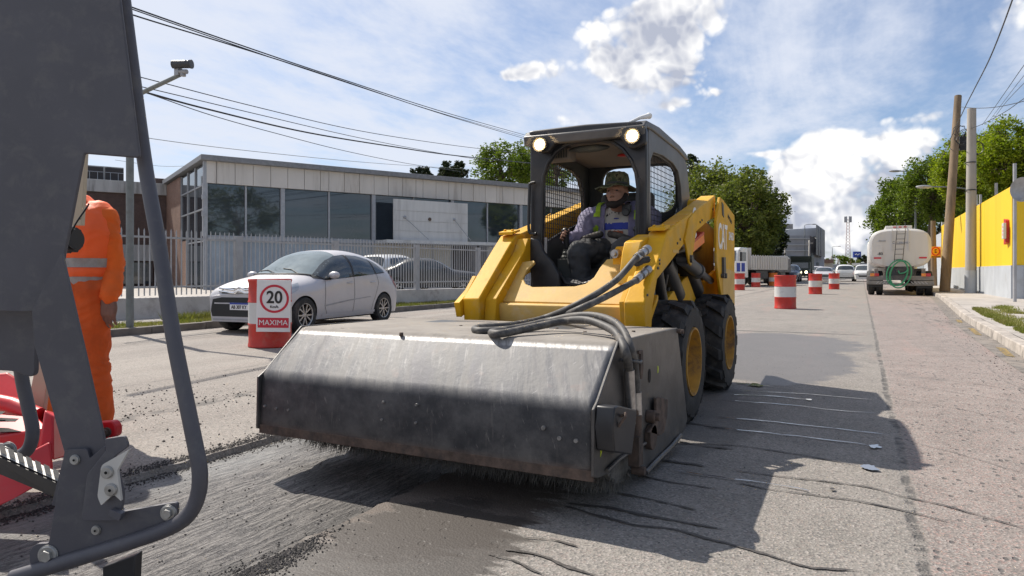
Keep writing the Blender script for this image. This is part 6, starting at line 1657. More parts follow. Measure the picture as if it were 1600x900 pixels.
b = MB(); b.box((tc-.50, TKY+.3, zc+b__-.03), (tc+.46, TKY+6.6, zc+b__+.14)); obj('walkway', b, MATS['tank_white'], TK, bevel=.02)
yb = TKY-.045
b = MB()
for x in (tc-.27, tc+.32): b.box((x-.015, yb-.03, zc-.1), (x+.015, yb, zc+b__-.02))
obj('rear_rib', b, MATS['tank_white'], TK)
b = MB()
xl0, xl1, xt0, xt1 = tc-.20, tc+.10, tc-.10, tc+.20
b.tube([(xl0, yb-.10, zc-.55), (xt0, yb-.10, zc+b__-.1), (xt0, yb+.25, zc+b__+.25)], .012, n=6); b.tube([(xl1, yb-.10, zc-.55), (xt1, yb-.10, zc+b__-.1), (xt1, yb+.25, zc+b__+.25)], .012, n=6)
for k in range(6):
    u = .08+k*.165; z = zc-.55+u*(b__+.45); xx = xl0+(xt0-xl0)*u; b.tube([(xx, yb-.10, z), (xx+.30, yb-.10, z)], .009, n=6)
obj('ladder', b, MATS['wire_black'], TK)
b = MB(); b.box((tc-.75, yb-.02, zc+.28), (tc-.50, yb-.001, zc+.34)); obj('vent', b, MATS['dish_grey'], TK)
for x in (tc-.93, tc+.68): b = MB(); b.box((x, yb-.015, zc-.42), (x+.27, yb-.001, zc-.36)); obj('reflector', b, MATS['sign_red'], TK)
for k, x in enumerate((tc-.22, tc-.02, tc+.16)): b = MB(); b.box((x, TKY+.26, zc+b__+.06), (x+.10, TKY+.3, zc+b__+.11)); obj('marker_lamp', b, MATS['tail_red'], TK)
FX = frame((0, 0, 0), (1, 0, 0), (0, 0, 1))
text_mesh('lettering', '-83', .15, MATS['sign_black'], Matrix.Translation((tc-.70, yb-.004, zc-.22)) @ FX, TK, bold=True)
mat('logo_blue', (0.16, 0.20, 0.30), .5)
text_mesh('lettering', 'CENVIO', .115, MATS['logo_blue'], Matrix.Translation((tc+.12, yb-.004, zc+.22)) @ FX, TK, xs=1.1)
text_mesh('logo', 'C', .14, MATS['logo_blue'], Matrix.Translation((tc-.22, yb-.004, zc+.23)) @ FX, TK, bold=True)
b = MB(); b.box((TKX0-.05, TKY-.12, .62), (TKX1+.08, TKY+.02, .80)); b.box((TKX0-.05, TKY-.14, .44), (TKX0+.78, TKY-.02, .60)); b.box((TKX1-.62, TKY-.14, .40), (TKX1+.08, TKY-.02, .60)); b.box((TKX0+.2, TKY+.05, .5), (TKX0+.35, TKY+7.2, 1.1)); b.box((TKX1-.35, TKY+.05, .5), (TKX1-.2, TKY+7.2, 1.1)); b.box((TKX0+.78, TKY-.10, .40), (TKX1-.62, TKY-.02, .50))
bmp = obj('rear_bumper', b, MATS['truck_grey'], TK, bevel=.01)
b = MB()
for k in range(5):
    for x0, s_ in ((TKX0+.25, 1), (TKX1-.65, -1)): b.add([(x0+.12*k, TKY-.143, .47), (x0+.12*k+.04, TKY-.143, .47), (x0+.12*k+.04+s_*.09, TKY-.143, .57), (x0+.12*k+s_*.09, TKY-.143, .57)], [(0, 1, 2, 3)])
obj('chevron_stripe', b, MATS['dish_grey'], bmp)
for x0 in (TKX0+.05, TKX1-.36):
    b = MB(); b.box((x0, TKY-.16, .78), (x0+.15, TKY-.08, .90)); obj('tail_light', b, MATS['tail_amber'], TK)
    b = MB(); b.box((x0+.155, TKY-.16, .78), (x0+.32, TKY-.08, .90)); obj('tail_light', b, MATS['tail_red'], TK)
b = MB(); b.box((tc-.5, TKY-.02, .8), (tc+.5, TKY+.4, 1.25)); b.cyl((tc-.05, TKY-.2, 1.02), (tc-.05, TKY, 1.02), .09, n=16); b.box((tc-.25, TKY-.16, .62), (tc+.25, TKY-.02, .82)); obj('pump', b, MATS['frame_grey'], TK)
for (cx, cz, rx, rz_) in ((tc-.10, .92, .36, .52), (tc+.02, .86, .38, .55), (tc-.03, .90, .30, .50)):
    b = MB(); b.tube([(cx+rx*math.cos(t)+.08*math.sin(t), TKY-.20-.03*math.sin(3*t), cz+rz_*math.sin(t)) for t in [2*PI*i/40 for i in range(40)]]+[(cx+rx, TKY-.20, cz)], .026, n=8); obj('hose_coil', b, MATS['hose_green'], TK)
b = MB(); b.tube(spline([(tc+.30, TKY-.20, 1.1), (tc+.2, TKY-.24, .95), (tc-.0, TKY-.22, .90), (tc-.05, TKY-.2, 1.02)], 6), .026, n=8); obj('hose_coil', b, MATS['hose_green'], TK)
for yy_ in (TKY+.55, TKY+6.5, TKY+8.6):
    for x0, x1 in ((TKX0-.03, TKX0+.23), (TKX0+.27, TKX0+.53), (TKX1-.50, TKX1-.24), (TKX1-.20, TKX1+.06)):
        b = MB(); b.lathe([(.30, -.13), (.47, -.12), (.50, -.08), (.50, .08), (.47, .12), (.30, .13), (.2, .05), (0, .05)], Matrix.Translation(((x0+x1)/2, yy_, .50)) @ Matrix.Rotation(PI/2, 4, 'Y'), n=28)
        b.lathe([(0, -.05), (.2, -.05), (.30, -.13)], Matrix.Translation(((x0+x1)/2, yy_, .50)) @ Matrix.Rotation(PI/2, 4, 'Y'), n=28); obj('wheel', b, MATS['rubber'], TK)
b = MB(); b.box((TKX0, TKY+7.7, .6), (TKX1, TKY+9.8, 2.5)); obj('cab', b, MATS['car_white'], TK, bevel=.12, bseg=4)
for x in (TKX0-.03, TKX1-.5): b = MB(); b.box((x, TKY+.0, .30 if x > 1 else .34), (x+.55, TKY+.02, .62)); obj('mudflap', b, MATS['black_plastic'], TK)

# ---- white dump truck, left
def dump_truck():
    T = thing('dump_truck', 'white flatbed truck with high sides parked left beyond the drums', 'truck')
    b = MB(); b.prism([(0, .55), (0, 1.5), (.25, 2.35), (.5, 2.5), (1.6, 2.5), (1.7, .55)], 'x', -1.1, 1.1); cabn = obj('cab', b, MATS['car_white'], T, bevel=.07, bseg=3)
    b = MB(); b.prism([(.02, 1.55), (.23, 2.25), (.235, 2.25), (.02, 1.5)], 'x', -.95, .95); b.add([(-.95, -.02, 1.52), (.95, -.02, 1.52), (.9, .20, 2.28), (-.9, .20, 2.28)], [(0, 1, 2, 3)]); obj('windscreen', b, MATS['car_glass'], T)
    for s_ in (-1, 1):
        b = MB(); b.prism([(.35, 1.5), (.5, 2.2), (1.3, 2.2), (1.3, 1.5)], 'x', s_*1.105-.005, s_*1.105+.005); obj('window', b, MATS['car_glass'], T)
        b = MB(); b.box((s_*1.25-.05, .1, 1.6), (s_*1.25+.05, .2, 2.2)); b.tube([(s_*1.1, .2, 2.3), (s_*1.25, .15, 2.25)], .02); obj('mirror', b, MATS['black_plastic'], T)
        b = MB(); b.box((s_*.75-.2, -.03, .75), (s_*.75+.2, .01, .95)); obj('headlight', b, MATS['head_lens'], T)
    b = MB(); b.box((-.5, -.02, 1.0), (.5, .0, 1.35)); b.box((-1.1, -.06, .45), (1.1, .1, .65)); obj('grille', b, MATS['black_plastic'], T)
    b = MB(); b.box((-1.2, 1.9, 1.1), (1.2, 8.6, 1.2)); b.box((-1.2, 1.9, 1.2), (-1.15, 8.6, 2.0)); b.box((1.15, 1.9, 1.2), (1.2, 8.6, 2.0)); b.box((-1.2, 1.85, 1.2), (1.2, 1.9, 2.5)); b.box((-1.2, 8.6, 1.2), (1.2, 8.65, 2.0))
    k = 2.1
    while k < 8.6: b.box((1.2, k, 1.15), (1.25, k+.07, 2.05)); b.box((-1.25, k, 1.15), (-1.2, k+.07, 2.05)); k += .42
    obj('cargo_bed', b, MATS['tank_white'], T)
    b = MB(); b.box((-.5, 1.0, .6), (.5, 8.4, 1.08)); b.box((.7, 3.0, .5), (1.1, 5.0, 1.0)); obj('chassis', b, MATS['black_plastic'], T)
    for y in (.85, 5.9, 7.2):
        for s_ in (-1, 1): b = MB(); b.lathe([(0, -.15), (.3, -.15), (.47, -.13), (.5, -.08), (.5, .08), (.47, .13), (.3, .15), (0, .1)], Matrix.Translation((s_*.95, y, .5)) @ Matrix.Rotation(PI/2, 4, 'Y'), n=20); obj('wheel', b, MATS['rubber'], T)
    return T
T = dump_truck(); p = spot(1152, 43); place(T, (p[0]-1.0, p[1], 0), R(-14))
# white and blue barrier screen on the drum behind the tower
p = at(1157.5, 416, 33.2); BS = thing('barrier_board', 'white board with two blue panels standing above the drum', 'barrier', tuple(p)); u = frame(p, (CT, ST, 0), (0, 0, 1))
b = MB(); b.box((-.28, -.30, -.04), (.28, .24, 0), u); obj('board', b, MATS['sign_white'], BS, bevel=.01)
for x in (-.20, .03): b = MB(); b.box((x, -.26, .001), (x+.17, .16, .006), u); obj('panel', b, MATS['plate_blue'], BS)
# army green truck
GT = thing('army_green_truck', 'dark green canvas covered truck with headlights on', 'truck')
b = MB(); b.prism([(0, .5), (0, 1.15), (.7, 1.25), (.9, 1.95), (2.0, 1.95), (2.0, .5)], 'x', -.95, .95); obj('cab', b, MATS['army_green'], GT, bevel=.05)
b = MB(); b.add([(-.8, .70, 1.3), (.8, .70, 1.3), (.78, .87, 1.88), (-.78, .87, 1.88)], [(0, 1, 2, 3)]); obj('windscreen', b, MATS['car_glass'], GT)
b = MB(); b.box((-1.05, 2.1, .9), (1.05, 6.0, 2.6)); obj('canvas_cover', b, MATS['army_green'], GT, bevel=.12, bseg=3)
for s_ in (-1, 1):
    b = MB(); b.cyl((s_*.65, -.03, .9), (s_*.65, .0, .9), .13, n=12); obj('headlight', b, MATS['headlight_on'], GT)
    for y in (.6, 4.4): b = MB(); b.cyl((s_*.75, y, .45), (s_*1.0, y, .45), .45, n=18); obj('wheel', b, MATS['rubber'], GT)
p = spot(1249, 70); place(GT, p, 0)
# box lorry panel behind dump truck
ST_ = thing('stake_truck', 'grey tarpaulin covered truck bed behind the white flatbed', 'truck')
b = MB(); b.box((-1.1, 0, .9), (1.1, 4, 1.95)); obj('cargo_bed', b, MATS['truck_grey'], ST_, bevel=.05)
b = MB(); b.prism([(-1.1, 1.96), (-.8, 2.25), (.8, 2.25), (1.1, 1.96)], 'y', 0, 4); obj('tarpaulin', b, MATS['tank_white'], ST_, bevel=.05)
b = MB(); b.box((-1.0, 4.1, .6), (1.0, 5.8, 2.2)); obj('cab', b, MATS['car_white'], ST_, bevel=.1)
for s_ in (-1, 1):
    for y in (1, 5.2): b = MB(); b.cyl((s_*.7, y, .45), (s_*1.0, y, .45), .45, n=18); obj('wheel', b, MATS['rubber'], ST_)
place(ST_, spot(1213, 56), R(6))
# small dark blue canopy truck seen behind the cab, beyond fence: (seen through the mesh)
VC = Car(5.2, 2.0, 0, [(0, 1.0), (.1, 1.25), (.5, 1.55), (1.0, 2.0), (1.5, 2.25), (3, 2.3), (4.8, 2.28), (5.1, 2.1), (5.2, 1.6)], zm=.9, zb=.3, n=3.4); VN = thing('parked_van', 'dark blue van parked behind the loader cab on left side', 'van')
VC.body(MATS['car_blue'], VN, [(.95, .36), (4.1, .36)])
VC.top_patch(lambda q: .55+.15*q*q, lambda q: 1.35, lambda u: .88-.1*u, MATS['windscreen'], VN, 'windscreen', off=.008)
VC.side_patch([(1.0, 1.35), (1.4, 1.9), (2.1, 1.95), (2.1, 1.35)], MATS['car_glass'], VN)
VC.side_patch([(2.3, 1.35), (2.3, 1.95), (4.6, 1.95), (4.7, 1.35)], MATS['car_glass'], VN)
for s_ in (-1, 1):
    for y in (.95, 4.1): car_wheel(VN, s_*.9, y, .36, .22, s_, spokes=5)
    VC.front_patch([(s_*.5, .95), (s_*.85, 1.0), (s_*.85, 1.15), (s_*.5, 1.1)], MATS['head_lens'], VN, 'headlight', depth=.02)
p = at(838, HY, 24.5); place(VN, (p.x-.6, p.y, 0), R(-2))
# ================================================================ trees
leaf_mat('leaf_olive', (0.085, 0.115, 0.022), (0.21, 0.22, 0.050), c3=(0.038, 0.055, 0.016), trans=.38)
leaf_mat('leaf_dark', (0.018, 0.032, 0.012), (0.050, 0.065, 0.022), c3=(0.012, 0.020, 0.008), trans=.12)
leaf_mat('leaf_green', (0.075, 0.12, 0.012), (0.19, 0.24, 0.025), c3=(0.028, 0.055, 0.010), trans=.35)
leaf_mat('leaf_bright', (0.13, 0.185, 0.012), (0.32, 0.36, 0.022), c3=(0.035, 0.075, 0.010), trans=.42)
mat('bark', (0.10, 0.075, 0.055), 0.9, var=0.3, scale=4, bump=.02, bscale=14)
def tree(label, base, crown, rad, leaf, n=5200, size=.22, seed=1, trunk=.22, squash=1.0, group=None, clumps=70, flat=0.0, core=True, name='leafy_tree'):
    """base: ground point, crown: centre of crown, rad: (rx, ry, rz)"""
    r = random.Random(seed); base = Vector(base); c = Vector(crown); root = thing(name, label, 'tree', tuple(base), group)
    cl = []
    for i in range(clumps):
        d = Vector((r.gauss(0, 1), r.gauss(0, 1), r.gauss(0, 1)*.9+.15)).normalized(); q = r.uniform(.45, 1.0)**.6
        k = 1+.22*noise.noise(d*1.7+Vector((seed*3.1, 0, 0)))+.10*noise.noise(d*4+Vector((0, seed, 0)))
        p = c+Vector((d.x*rad[0], d.y*rad[1], d.z*rad[2]))*q*k
        if p.z < c.z-rad[2]*.85: p.z = c.z-rad[2]*r.uniform(.5, .85)
        cl.append((p, r.uniform(.12, .27)*min(rad)))
    b = MB(); t0 = Vector((c.x, c.y, c.z-rad[2]*.45)); b.tube(spline([base, base.lerp(t0, .5)+Vector((r.uniform(-.2, .2), r.uniform(-.2, .2), 0)), t0, c], 5), [trunk*(1-.035*i) for i in range(16)], n=9)
    for (p, s_) in cl[::3]:
        a = t0.lerp(c, r.random()); b.tube(spline([a, a.lerp(p, .5)+Vector((0, 0, .12*rad[2]*r.random())), p], 4), [trunk*.38*(1-.09*i) for i in range(9)], n=5)
    obj('trunk', b, MATS['bark'], root)
    import numpy as np
    g = np.random.default_rng(seed); per = n//len(cl); N = per*len(cl)
    cp = np.repeat(np.array([tuple(p) for p, _ in cl]), per, axis=0); cs = np.repeat(np.array([q for _, q in cl]), per)[:, None]
    nz_ = lambda v: v/np.linalg.norm(v, axis=1, keepdims=True)
    d = nz_(g.normal(size=(N, 3))*np.array([1, 1, 1-flat*.7]))*cs*g.uniform(.35, 1.45, (N, 1)); d[:, 2] *= (1-flat*.5)
    q = cp+d; u = nz_(g.normal(size=(N, 3))*np.array([1, 1, .6])); w = nz_(np.cross(u, g.normal(size=(N, 3)))); s1 = size*g.uniform(.5, 1.25, (N, 1)); s2 = s1*g.uniform(.35, .6, (N, 1))
    V = np.stack([q-u*s1*.5, q+w*s2*.5, q+u*s1*.5, q-w*s2*.5], axis=1).reshape(-1, 3)
    me = bpy.data.meshes.new('crown'); me.vertices.add(4*N); me.vertices.foreach_set('co', V.astype('f').ravel()); me.loops.add(4*N); me.loops.foreach_set('vertex_index', np.arange(4*N, dtype='i'))
    me.polygons.add(N); me.polygons.foreach_set('loop_start', np.arange(0, 4*N, 4, dtype='i')); me.polygons.foreach_set('loop_total', np.full(N, 4, dtype='i')); me.update(calc_edges=True); me.materials.append(MATS[leaf])
    o = bpy.data.objects.new('crown', me); COL.objects.link(o); o.parent = root; o.matrix_parent_inverse = root.matrix_basis.inverted()
    return root
def tpx(label, px, py, rx, ry, d, leaf, zb=0.0, **kw):
    c = at(px, py, d); k = d/FPX; b = Vector((c.x, c.y, zb)); kw.setdefault('size', 5.2*k)
    return tree(label, b, c, (rx*k, max(rx, ry)*k*.9, ry*k), leaf, **kw)
GL = 'trees left of the avenue'; GR = 'trees right of the avenue'
tpx('bright green tree behind the glass building roof left of cab', 785, 266, 46, 46, 62, 'leaf_green', seed=3, group=GL, n=8000, clumps=110)
tpx('darker tree just behind the loader cab roof left side', 838, 262, 42, 50, 66, 'leaf_olive', seed=4, group=GL, n=8000, clumps=110)
tpx('small round dark treetop above the sign board', 657, 272, 15, 14, 70, 'leaf_dark', seed=5, group=GL, n=1400, clumps=26, size=.34)
tpx('wider dark treetop above the roof right of sign board', 706, 272, 26, 20, 70, 'leaf_dark', seed=6, group=GL, n=4200, clumps=60, size=.34)
tpx('tall dark conifer top behind the loader arm', 1078, 268, 20, 30, 78, 'leaf_dark', seed=7, group=GL, n=2400, clumps=40, flat=.4)
tpx('big olive tree behind the loader tower', 1115, 345, 68, 88, 66, 'leaf_olive', seed=8, group=GL, n=22000, clumps=260, size=.36)
tpx('broad olive green tree above the flatbed truck', 1168, 348, 50, 80, 60, 'leaf_olive', seed=9, group=GL, n=20000, clumps=240, size=.34)
tpx('dark dense tree beside the grey corner building', 1200, 372, 26, 58, 74, 'leaf_dark', seed=10, group=GL, n=12000, clumps=130)
tpx('dark low tree filling in beneath the olive trees', 1150, 395, 62, 36, 80, 'leaf_dark', seed=18, group=GL, n=8000, clumps=110)
tpx('green treetop seen through the left window guard', 870, 262, 36, 45, 58, 'leaf_green', seed=31, group=GL, n=3600)
tpx('bright feathery tree over the yellow wall at right edge', 1590, 252, 62, 60, 33, 'leaf_bright', seed=11, group=GR, n=24000, clumps=190, flat=.45, size=.17, trunk=.18)
tpx('feathery green tree behind the two utility poles', 1522, 268, 58, 58, 38, 'leaf_bright', seed=12, group=GR, n=24000, clumps=190, flat=.4, size=.19, trunk=.2)
tpx('green tree above the tanker between lamp and wooden pole', 1458, 296, 48, 52, 46, 'leaf_green', seed=13, group=GR, n=17000, clumps=160, size=.2)
tpx('dark green tree at left end of right tree row', 1412, 334, 48, 60, 56, 'leaf_green', seed=14, group=GR, n=17000, clumps=170, size=.27)
tpx('dark low tree behind the tanker and orange sign', 1462, 372, 34, 44, 62, 'leaf_dark', seed=15, group=GR, n=5200, clumps=80, size=.3)
tpx('leafy tree shading the far end of yellow wall', 1540, 330, 60, 32, 44, 'leaf_green', seed=16, group=GR, n=7000, clumps=90, size=.25)
for i, (px, py, rx, ry, d, lf, lb) in enumerate(((1308, 412, 18, 14, 190, 'leaf_green', 'yellow green far tree left of the lattice tower'), (1283, 416, 16, 12, 170, 'leaf_dark', 'dark far tree between grey building and tower'),
      (1330, 414, 16, 11, 220, 'leaf_olive', 'olive far tree under the lattice tower'), (1352, 410, 12, 12, 230, 'leaf_dark', 'dark far tree right of the blue billboard'), (1318, 420, 20, 7, 160, 'leaf_olive', 'low far tree above the white estate car'))):
    tpx(lb, px, py, rx, ry, d, lf, seed=40+i, n=1300, clumps=26, size=4.2*d/FPX, group='far trees along the avenue')
for i, (x, y) in enumerate(((16, 2), (18, -9), (15, 13), (20, -22), (-30, -25))):
    tree('green street tree outside the picture, mirrored in the building windows', (x, y, 0), (x, y, 6.5), (4.2, 4.5, 3.6), 'leaf_olive', seed=60+i, n=3000, size=.42, clumps=60, group='trees across the street')

# ================================================================ far buildings
def block(name, label, px0, px1, ptop, d, depth, m, cat='building', zb=0.0, extra=None):
    p0, p1 = at(px0, ptop, d), at(px1, ptop, d); off = wpt(0, depth); h = p0.z; root = thing(name, label, cat, ((p0.x+p1.x)/2, (p0.y+p1.y)/2, zb))
    b = MB(); q = [Vector((p0.x, p0.y, zb)), Vector((p1.x, p1.y, zb)), Vector((p1.x, p1.y, zb))+off, Vector((p0.x, p0.y, zb))+off]
    b.add(q+[v+Vector((0, 0, h-zb)) for v in q], [(0,3,2,1),(4,5,6,7),(0,1,5,4),(1,2,6,5),(2,3,7,6),(3,0,4,7)]); obj('wall', b, m, root); return root
def fbox(px0, px1, py0, py1, d, thick, name, m, root):
    b = MB(); b.slab([(px0, py0), (px1, py0), (px1, py1), (px0, py1)], d, thick); return obj(name, b, m, root)
mat('grey_render', (0.27, 0.275, 0.29), 0.8, var=.12, scale=.3, dirt=(.17, .17, .18), damt=.5, dscale=.4)
mat('grey_metal', (0.42, 0.43, 0.44), 0.5, var=.08, scale=.5)
mat('dark_hoarding', (0.028, 0.026, 0.034), 0.5)
CBx = thing('corner_building', 'grey corner building with dark hoarding on its end', 'building', tuple(spot(1255, 108)))
b = MB(); b.add([at(1218, 368, 105), at(1265, 368, 105), at(1265, 430, 105), at(1218, 430, 105), at(1218, 368, 125), at(1288, 379, 125), at(1288, 430, 125), at(1218, 430, 125)], [(0, 1, 2, 3), (1, 5, 6, 2), (0, 4, 5, 1), (4, 0, 3, 7), (4, 7, 6, 5)]); obj('wall', b, MATS['grey_render'], CBx)
b = MB(); b.add([at(1222, 359, 112), at(1276, 356, 112), at(1276, 370, 112), at(1222, 369, 112), at(1224, 358, 130), at(1276, 357, 130), at(1276, 372, 130), at(1224, 372, 130)], [(0, 1, 2, 3), (1, 5, 6, 2), (0, 4, 5, 1), (4, 0, 3, 7), (4, 7, 6, 5), (3, 2, 6, 7)]); obj('roof', b, MATS['grey_metal'], CBx)
b = MB(); b.add([at(1275, 351, 104), at(1288, 360, 118), at(1288, 402, 118), at(1275, 398, 104), at(1276.5, 351, 106), at(1289, 360, 120), at(1289, 402, 120), at(1276.5, 398, 106)], [(0, 1, 2, 3), (1, 5, 6, 2), (0, 4, 5, 1), (4, 0, 3, 7), (4, 7, 6, 5), (3, 2, 6, 7)]); hd = obj('hoarding', b, MATS['dark_hoarding'], CBx)
for (a, c_) in ((1278.6, 353.5), (1282.5, 356.5)):
    b = MB(); b.tube([at(a, c_, 104+(a-1275)), at(a, c_+45, 104+(a-1275))], .12, n=5); obj('rib', b, MATS['grey_render'], hd)
for (x0, x1, y0, y1) in ((1268, 1272, 396, 406), (1230, 1246, 400, 407), (1277, 1280, 410, 418)):
    w_ = fbox(x0, x1, y0, y1, 104.6, .3, 'window', MATS['window_glass'], CBx)
for y in (372, 382, 391): fbox(1218, 1265, y, y+.9, 104.7, .2, 'ledge', MATS['grey_metal'], CBx)
fbox(1217, 1239, 350, 358, 128, 3, 'rooftop_room', MATS['truck_grey'], CBx)
r1 = block('low_house', 'small pink roofed far building right of the hoarding', 1289, 1302, 408, 130, 10, MATS['cream_panel']); fbox(1288, 1303, 405, 411, 129, 4, 'roof', MATS['brick'], r1)
r2 = block('low_house', 'grey far shopfront beneath the yellow green trees', 1302, 1320, 413, 150, 10, MATS['grey_render']); fbox(1304, 1318, 418, 422, 149.5, .3, 'window', MATS['window_glass'], r2)
r3 = block('low_house', 'dark far shed left of the tanker', 1345, 1362, 414, 160, 10, MATS['truck_grey']); fbox(1344, 1363, 411, 415, 159, 4, 'roof', MATS['roof_grey'], r3)
r4 = block('low_house', 'pale far building between corner building and avenue end', 1320, 1345, 417, 240, 10, MATS['cream_panel']); fbox(1319, 1346, 415.5, 418, 239, 4, 'roof', MATS['roof_grey'], r4)
r5 = block('boundary_wall', 'grey wall behind the flatbed truck and trees', 1150, 1222, 408, 82, .4, MATS['grey_render'], 'wall'); fbox(1150, 1222, 406.5, 408.5, 81.9, .6, 'coping', MATS['concrete'], r5)
BB = thing('billboard', 'blue billboard with white scrawl far down the avenue', 'billboard', tuple(spot(1340, 230))); fbox(1333.5, 1345.5, 393, 402.5, 230, .5, 'panel', MATS['plate_blue'], BB)
b = MB(); b.tube([at(1336, 398, 229.6), at(1338, 396.5, 229.6), at(1340, 398.5, 229.6), at(1343, 396.5, 229.6)], .16, n=4); obj('lettering', b, MATS['sign_white'], BB)
b = MB(); b.tube([at(1340, 402, 230.2), at(1340, 430, 230.2)], .3, n=6); obj('post', b, MATS['pole_metal'], BB)
LT = thing('lattice_tower', 'red and white lattice mast far down the avenue', 'mast', tuple(spot(1325, 200)))
b = MB(); d = 200; c0 = at(1325, HY, d); zt_ = at(0, 341, d).z
for sx, sy in ((-1, -1), (1, -1), (1, 1), (-1, 1)): b.tube([(c0.x+sx*.75, c0.y+sy*.75, 0), (c0.x+sx*.32, c0.y+sy*.32, zt_)], .085, n=4)
k = 0; N = 18
for i in range(N):
    z0, z1 = zt_*i/N, zt_*(i+1)/N; w0, w1 = .75-.43*i/N, .75-.43*(i+1)/N
    for (ax, ay), (bx, by) in (((-1, -1), (1, -1)), ((1, -1), (1, 1)), ((1, 1), (-1, 1)), ((-1, 1), (-1, -1))):
        b.tube([(c0.x+ax*w0, c0.y+ay*w0, z0), (c0.x+bx*w1, c0.y+by*w1, z1)], .045, n=3)
mat('mast', (0.34, 0.20, 0.18), .6, var=.2); obj('lattice', b, MATS['mast'], LT)
b = MB()
for k in range(6): a = PI*k/3; b.box((c0.x+.8*math.cos(a)-.2, c0.y+.8*math.sin(a)-.2, zt_-1.2), (c0.x+.8*math.cos(a)+.2, c0.y+.8*math.sin(a)+.2, zt_+.5))
obj('antenna', b, MATS['frame_metal'], LT)
for i, (px, top, d) in enumerate(((1227, 378, 84), (1264.5, 375, 98), (1299, 400, 140), (1310, 404, 170), (1187.5, 372, 70))):
    if i == 4: continue
    p = at(px, top, d); b = MB(); b.tube([(p.x, p.y, 0), (p.x, p.y, p.z)], [.14, .10], n=8); b.box((p.x-.5, p.y-.05, p.z-.5), (p.x+.5, p.y+.05, p.z-.4))
    tag(obj('utility_pole', b, MATS['pole_concrete']), ['pale pole beside the grey corner building left edge', 'pole crossing the front of grey corner building', 'far pole right of hoarding', 'farthest thin pole before the yellow green trees'][i], 'pole', 'far poles left of the avenue')
wire([(1190, 372), (1225, 384), (1262, 392)], 70, 96, .02, 'far slack wire between poles by the grey corner building')
# ================================================================ people
mat('skin', (0.36, 0.195, 0.135), 0.55, var=0.10, scale=20)
mat('skin_dark', (0.19, 0.10, 0.072), 0.55, var=0.12, scale=20)
mat('beard', (0.018, 0.013, 0.011), 0.85, var=.3, scale=60, bump=.003, bscale=160)
mat('jacket', (0.215, 0.20, 0.31), 0.85, var=0.14, scale=9, bump=.006, bscale=14)
mat('trousers', (0.062, 0.064, 0.068), 0.85, var=0.2, scale=8, bump=.006, bscale=12)
mat('tshirt', (0.50, 0.48, 0.44), 0.85, var=0.06, bump=.004, bscale=18)
mat('lime_vest', (0.36, 0.55, 0.03), 0.7)
mat('shirt_blue', (0.03, 0.05, 0.33), 0.7)
mat('shirt_rust', (0.40, 0.12, 0.06), 0.7, var=.4, scale=60)
mat('orange_cloth', (0.72, 0.125, 0.012), 0.8, var=0.12, scale=5, bump=.010, bscale=9)
mat('orange_trouser', (0.60, 0.095, 0.012), 0.85, var=0.16, scale=5, dirt=(.36, .08, .03), damt=.4, dscale=4, bump=.014, bscale=7)
mat('orange_vest', (0.90, 0.125, 0.02), 0.6, var=0.06, scale=5, bump=.006, bscale=8)
mat('reflective', (0.30, 0.29, 0.27), 0.5, var=.15, scale=20)
mat('boot', (0.03, 0.025, 0.02), .6)
def camo():
    m = bpy.data.materials.new('camouflage'); m.use_nodes = True; MATS['camo'] = m
    t = NT(m.node_tree); b = t.n['Principled BSDF']; P = t.new('ShaderNodeTexCoord').outputs['Object']
    c = t.mix(t.ramp(t.noise(P, 22, 3, .6), .47, .50), (0.085, 0.10, 0.050), (0.16, 0.155, 0.085)); c = t.mix(t.ramp(t.noise(P, 34, 3, .6, .5), .55, .58), c, (0.035, 0.032, 0.020)); c = t.mix(t.ramp(t.noise(P, 15, 3, .6), .58, .61), c, (0.05, 0.075, 0.04))
    t.put(b.inputs['Base Color'], c); b.inputs['Roughness'].default_value = .9; return m
camo()
def chain(mb, pts, rad, n=14):
    P = spline(pts, 4); m = len(P)-1; rs = []
    for i in range(len(P)):
        u = i/m*(len(rad)-1); k = min(int(u), len(rad)-2); rs.append(rad[k]+(rad[k+1]-rad[k])*(u-k))
    mb.tube(P, rs, n=n); mb.ball(P[0], rs[0], 12); mb.ball(P[-1], rs[-1], 12)
def hand(mb, wrist, fdir, pdir, side, curl, s=1.0, thumb_out=.6):
    """fdir: towards fingertips, pdir: the way the palm looks, side: direction of the thumb edge"""
    f = Vector(fdir).normalized(); p = (Vector(pdir)-f*Vector(pdir).dot(f)).normalized(); t = f.cross(p); t = t if t.dot(Vector(side)) > 0 else -t; w = Vector(wrist)
    for k, o in enumerate((-.028, -.010, .010, .028)):
        chain(mb, [w+t*o*.6*s, w+f*.045*s+t*o*s, w+f*.085*s+t*o*s], [.016*s, .017*s, .013*s], n=10)
    for k, (o, L) in enumerate(((.033, .074), (.011, .084), (-.011, .078), (-.033, .060))):
        a = w+f*.085*s+t*o*s; pts = [a]; ang = curl*.5; q = a
        for seg, fr in enumerate((.45, .30, .25)):
            dr = f*math.cos(ang)+p*math.sin(ang); q = q+dr*L*fr*s; pts.append(q); ang += curl*(.75+.1*k*.3)
        chain(mb, pts, [.0086*s, .0080*s, .0074*s, .0062*s], n=8)
    a = w+f*.025*s+t*.030*s; q1_ = a+(t*thumb_out+f*.8+p*.35).normalized()*.038*s; q2_ = q1_+(f*.9+p*(.3+.5*min(1, curl))).normalized()*.030*s; q3_ = q2_+(f*.7+p*(.3+.6*min(1, curl))).normalized()*.024*s
    chain(mb, [a-f*.01*s, q1_, q2_, q3_], [.017*s, .0125*s, .011*s, .009*s], n=8)
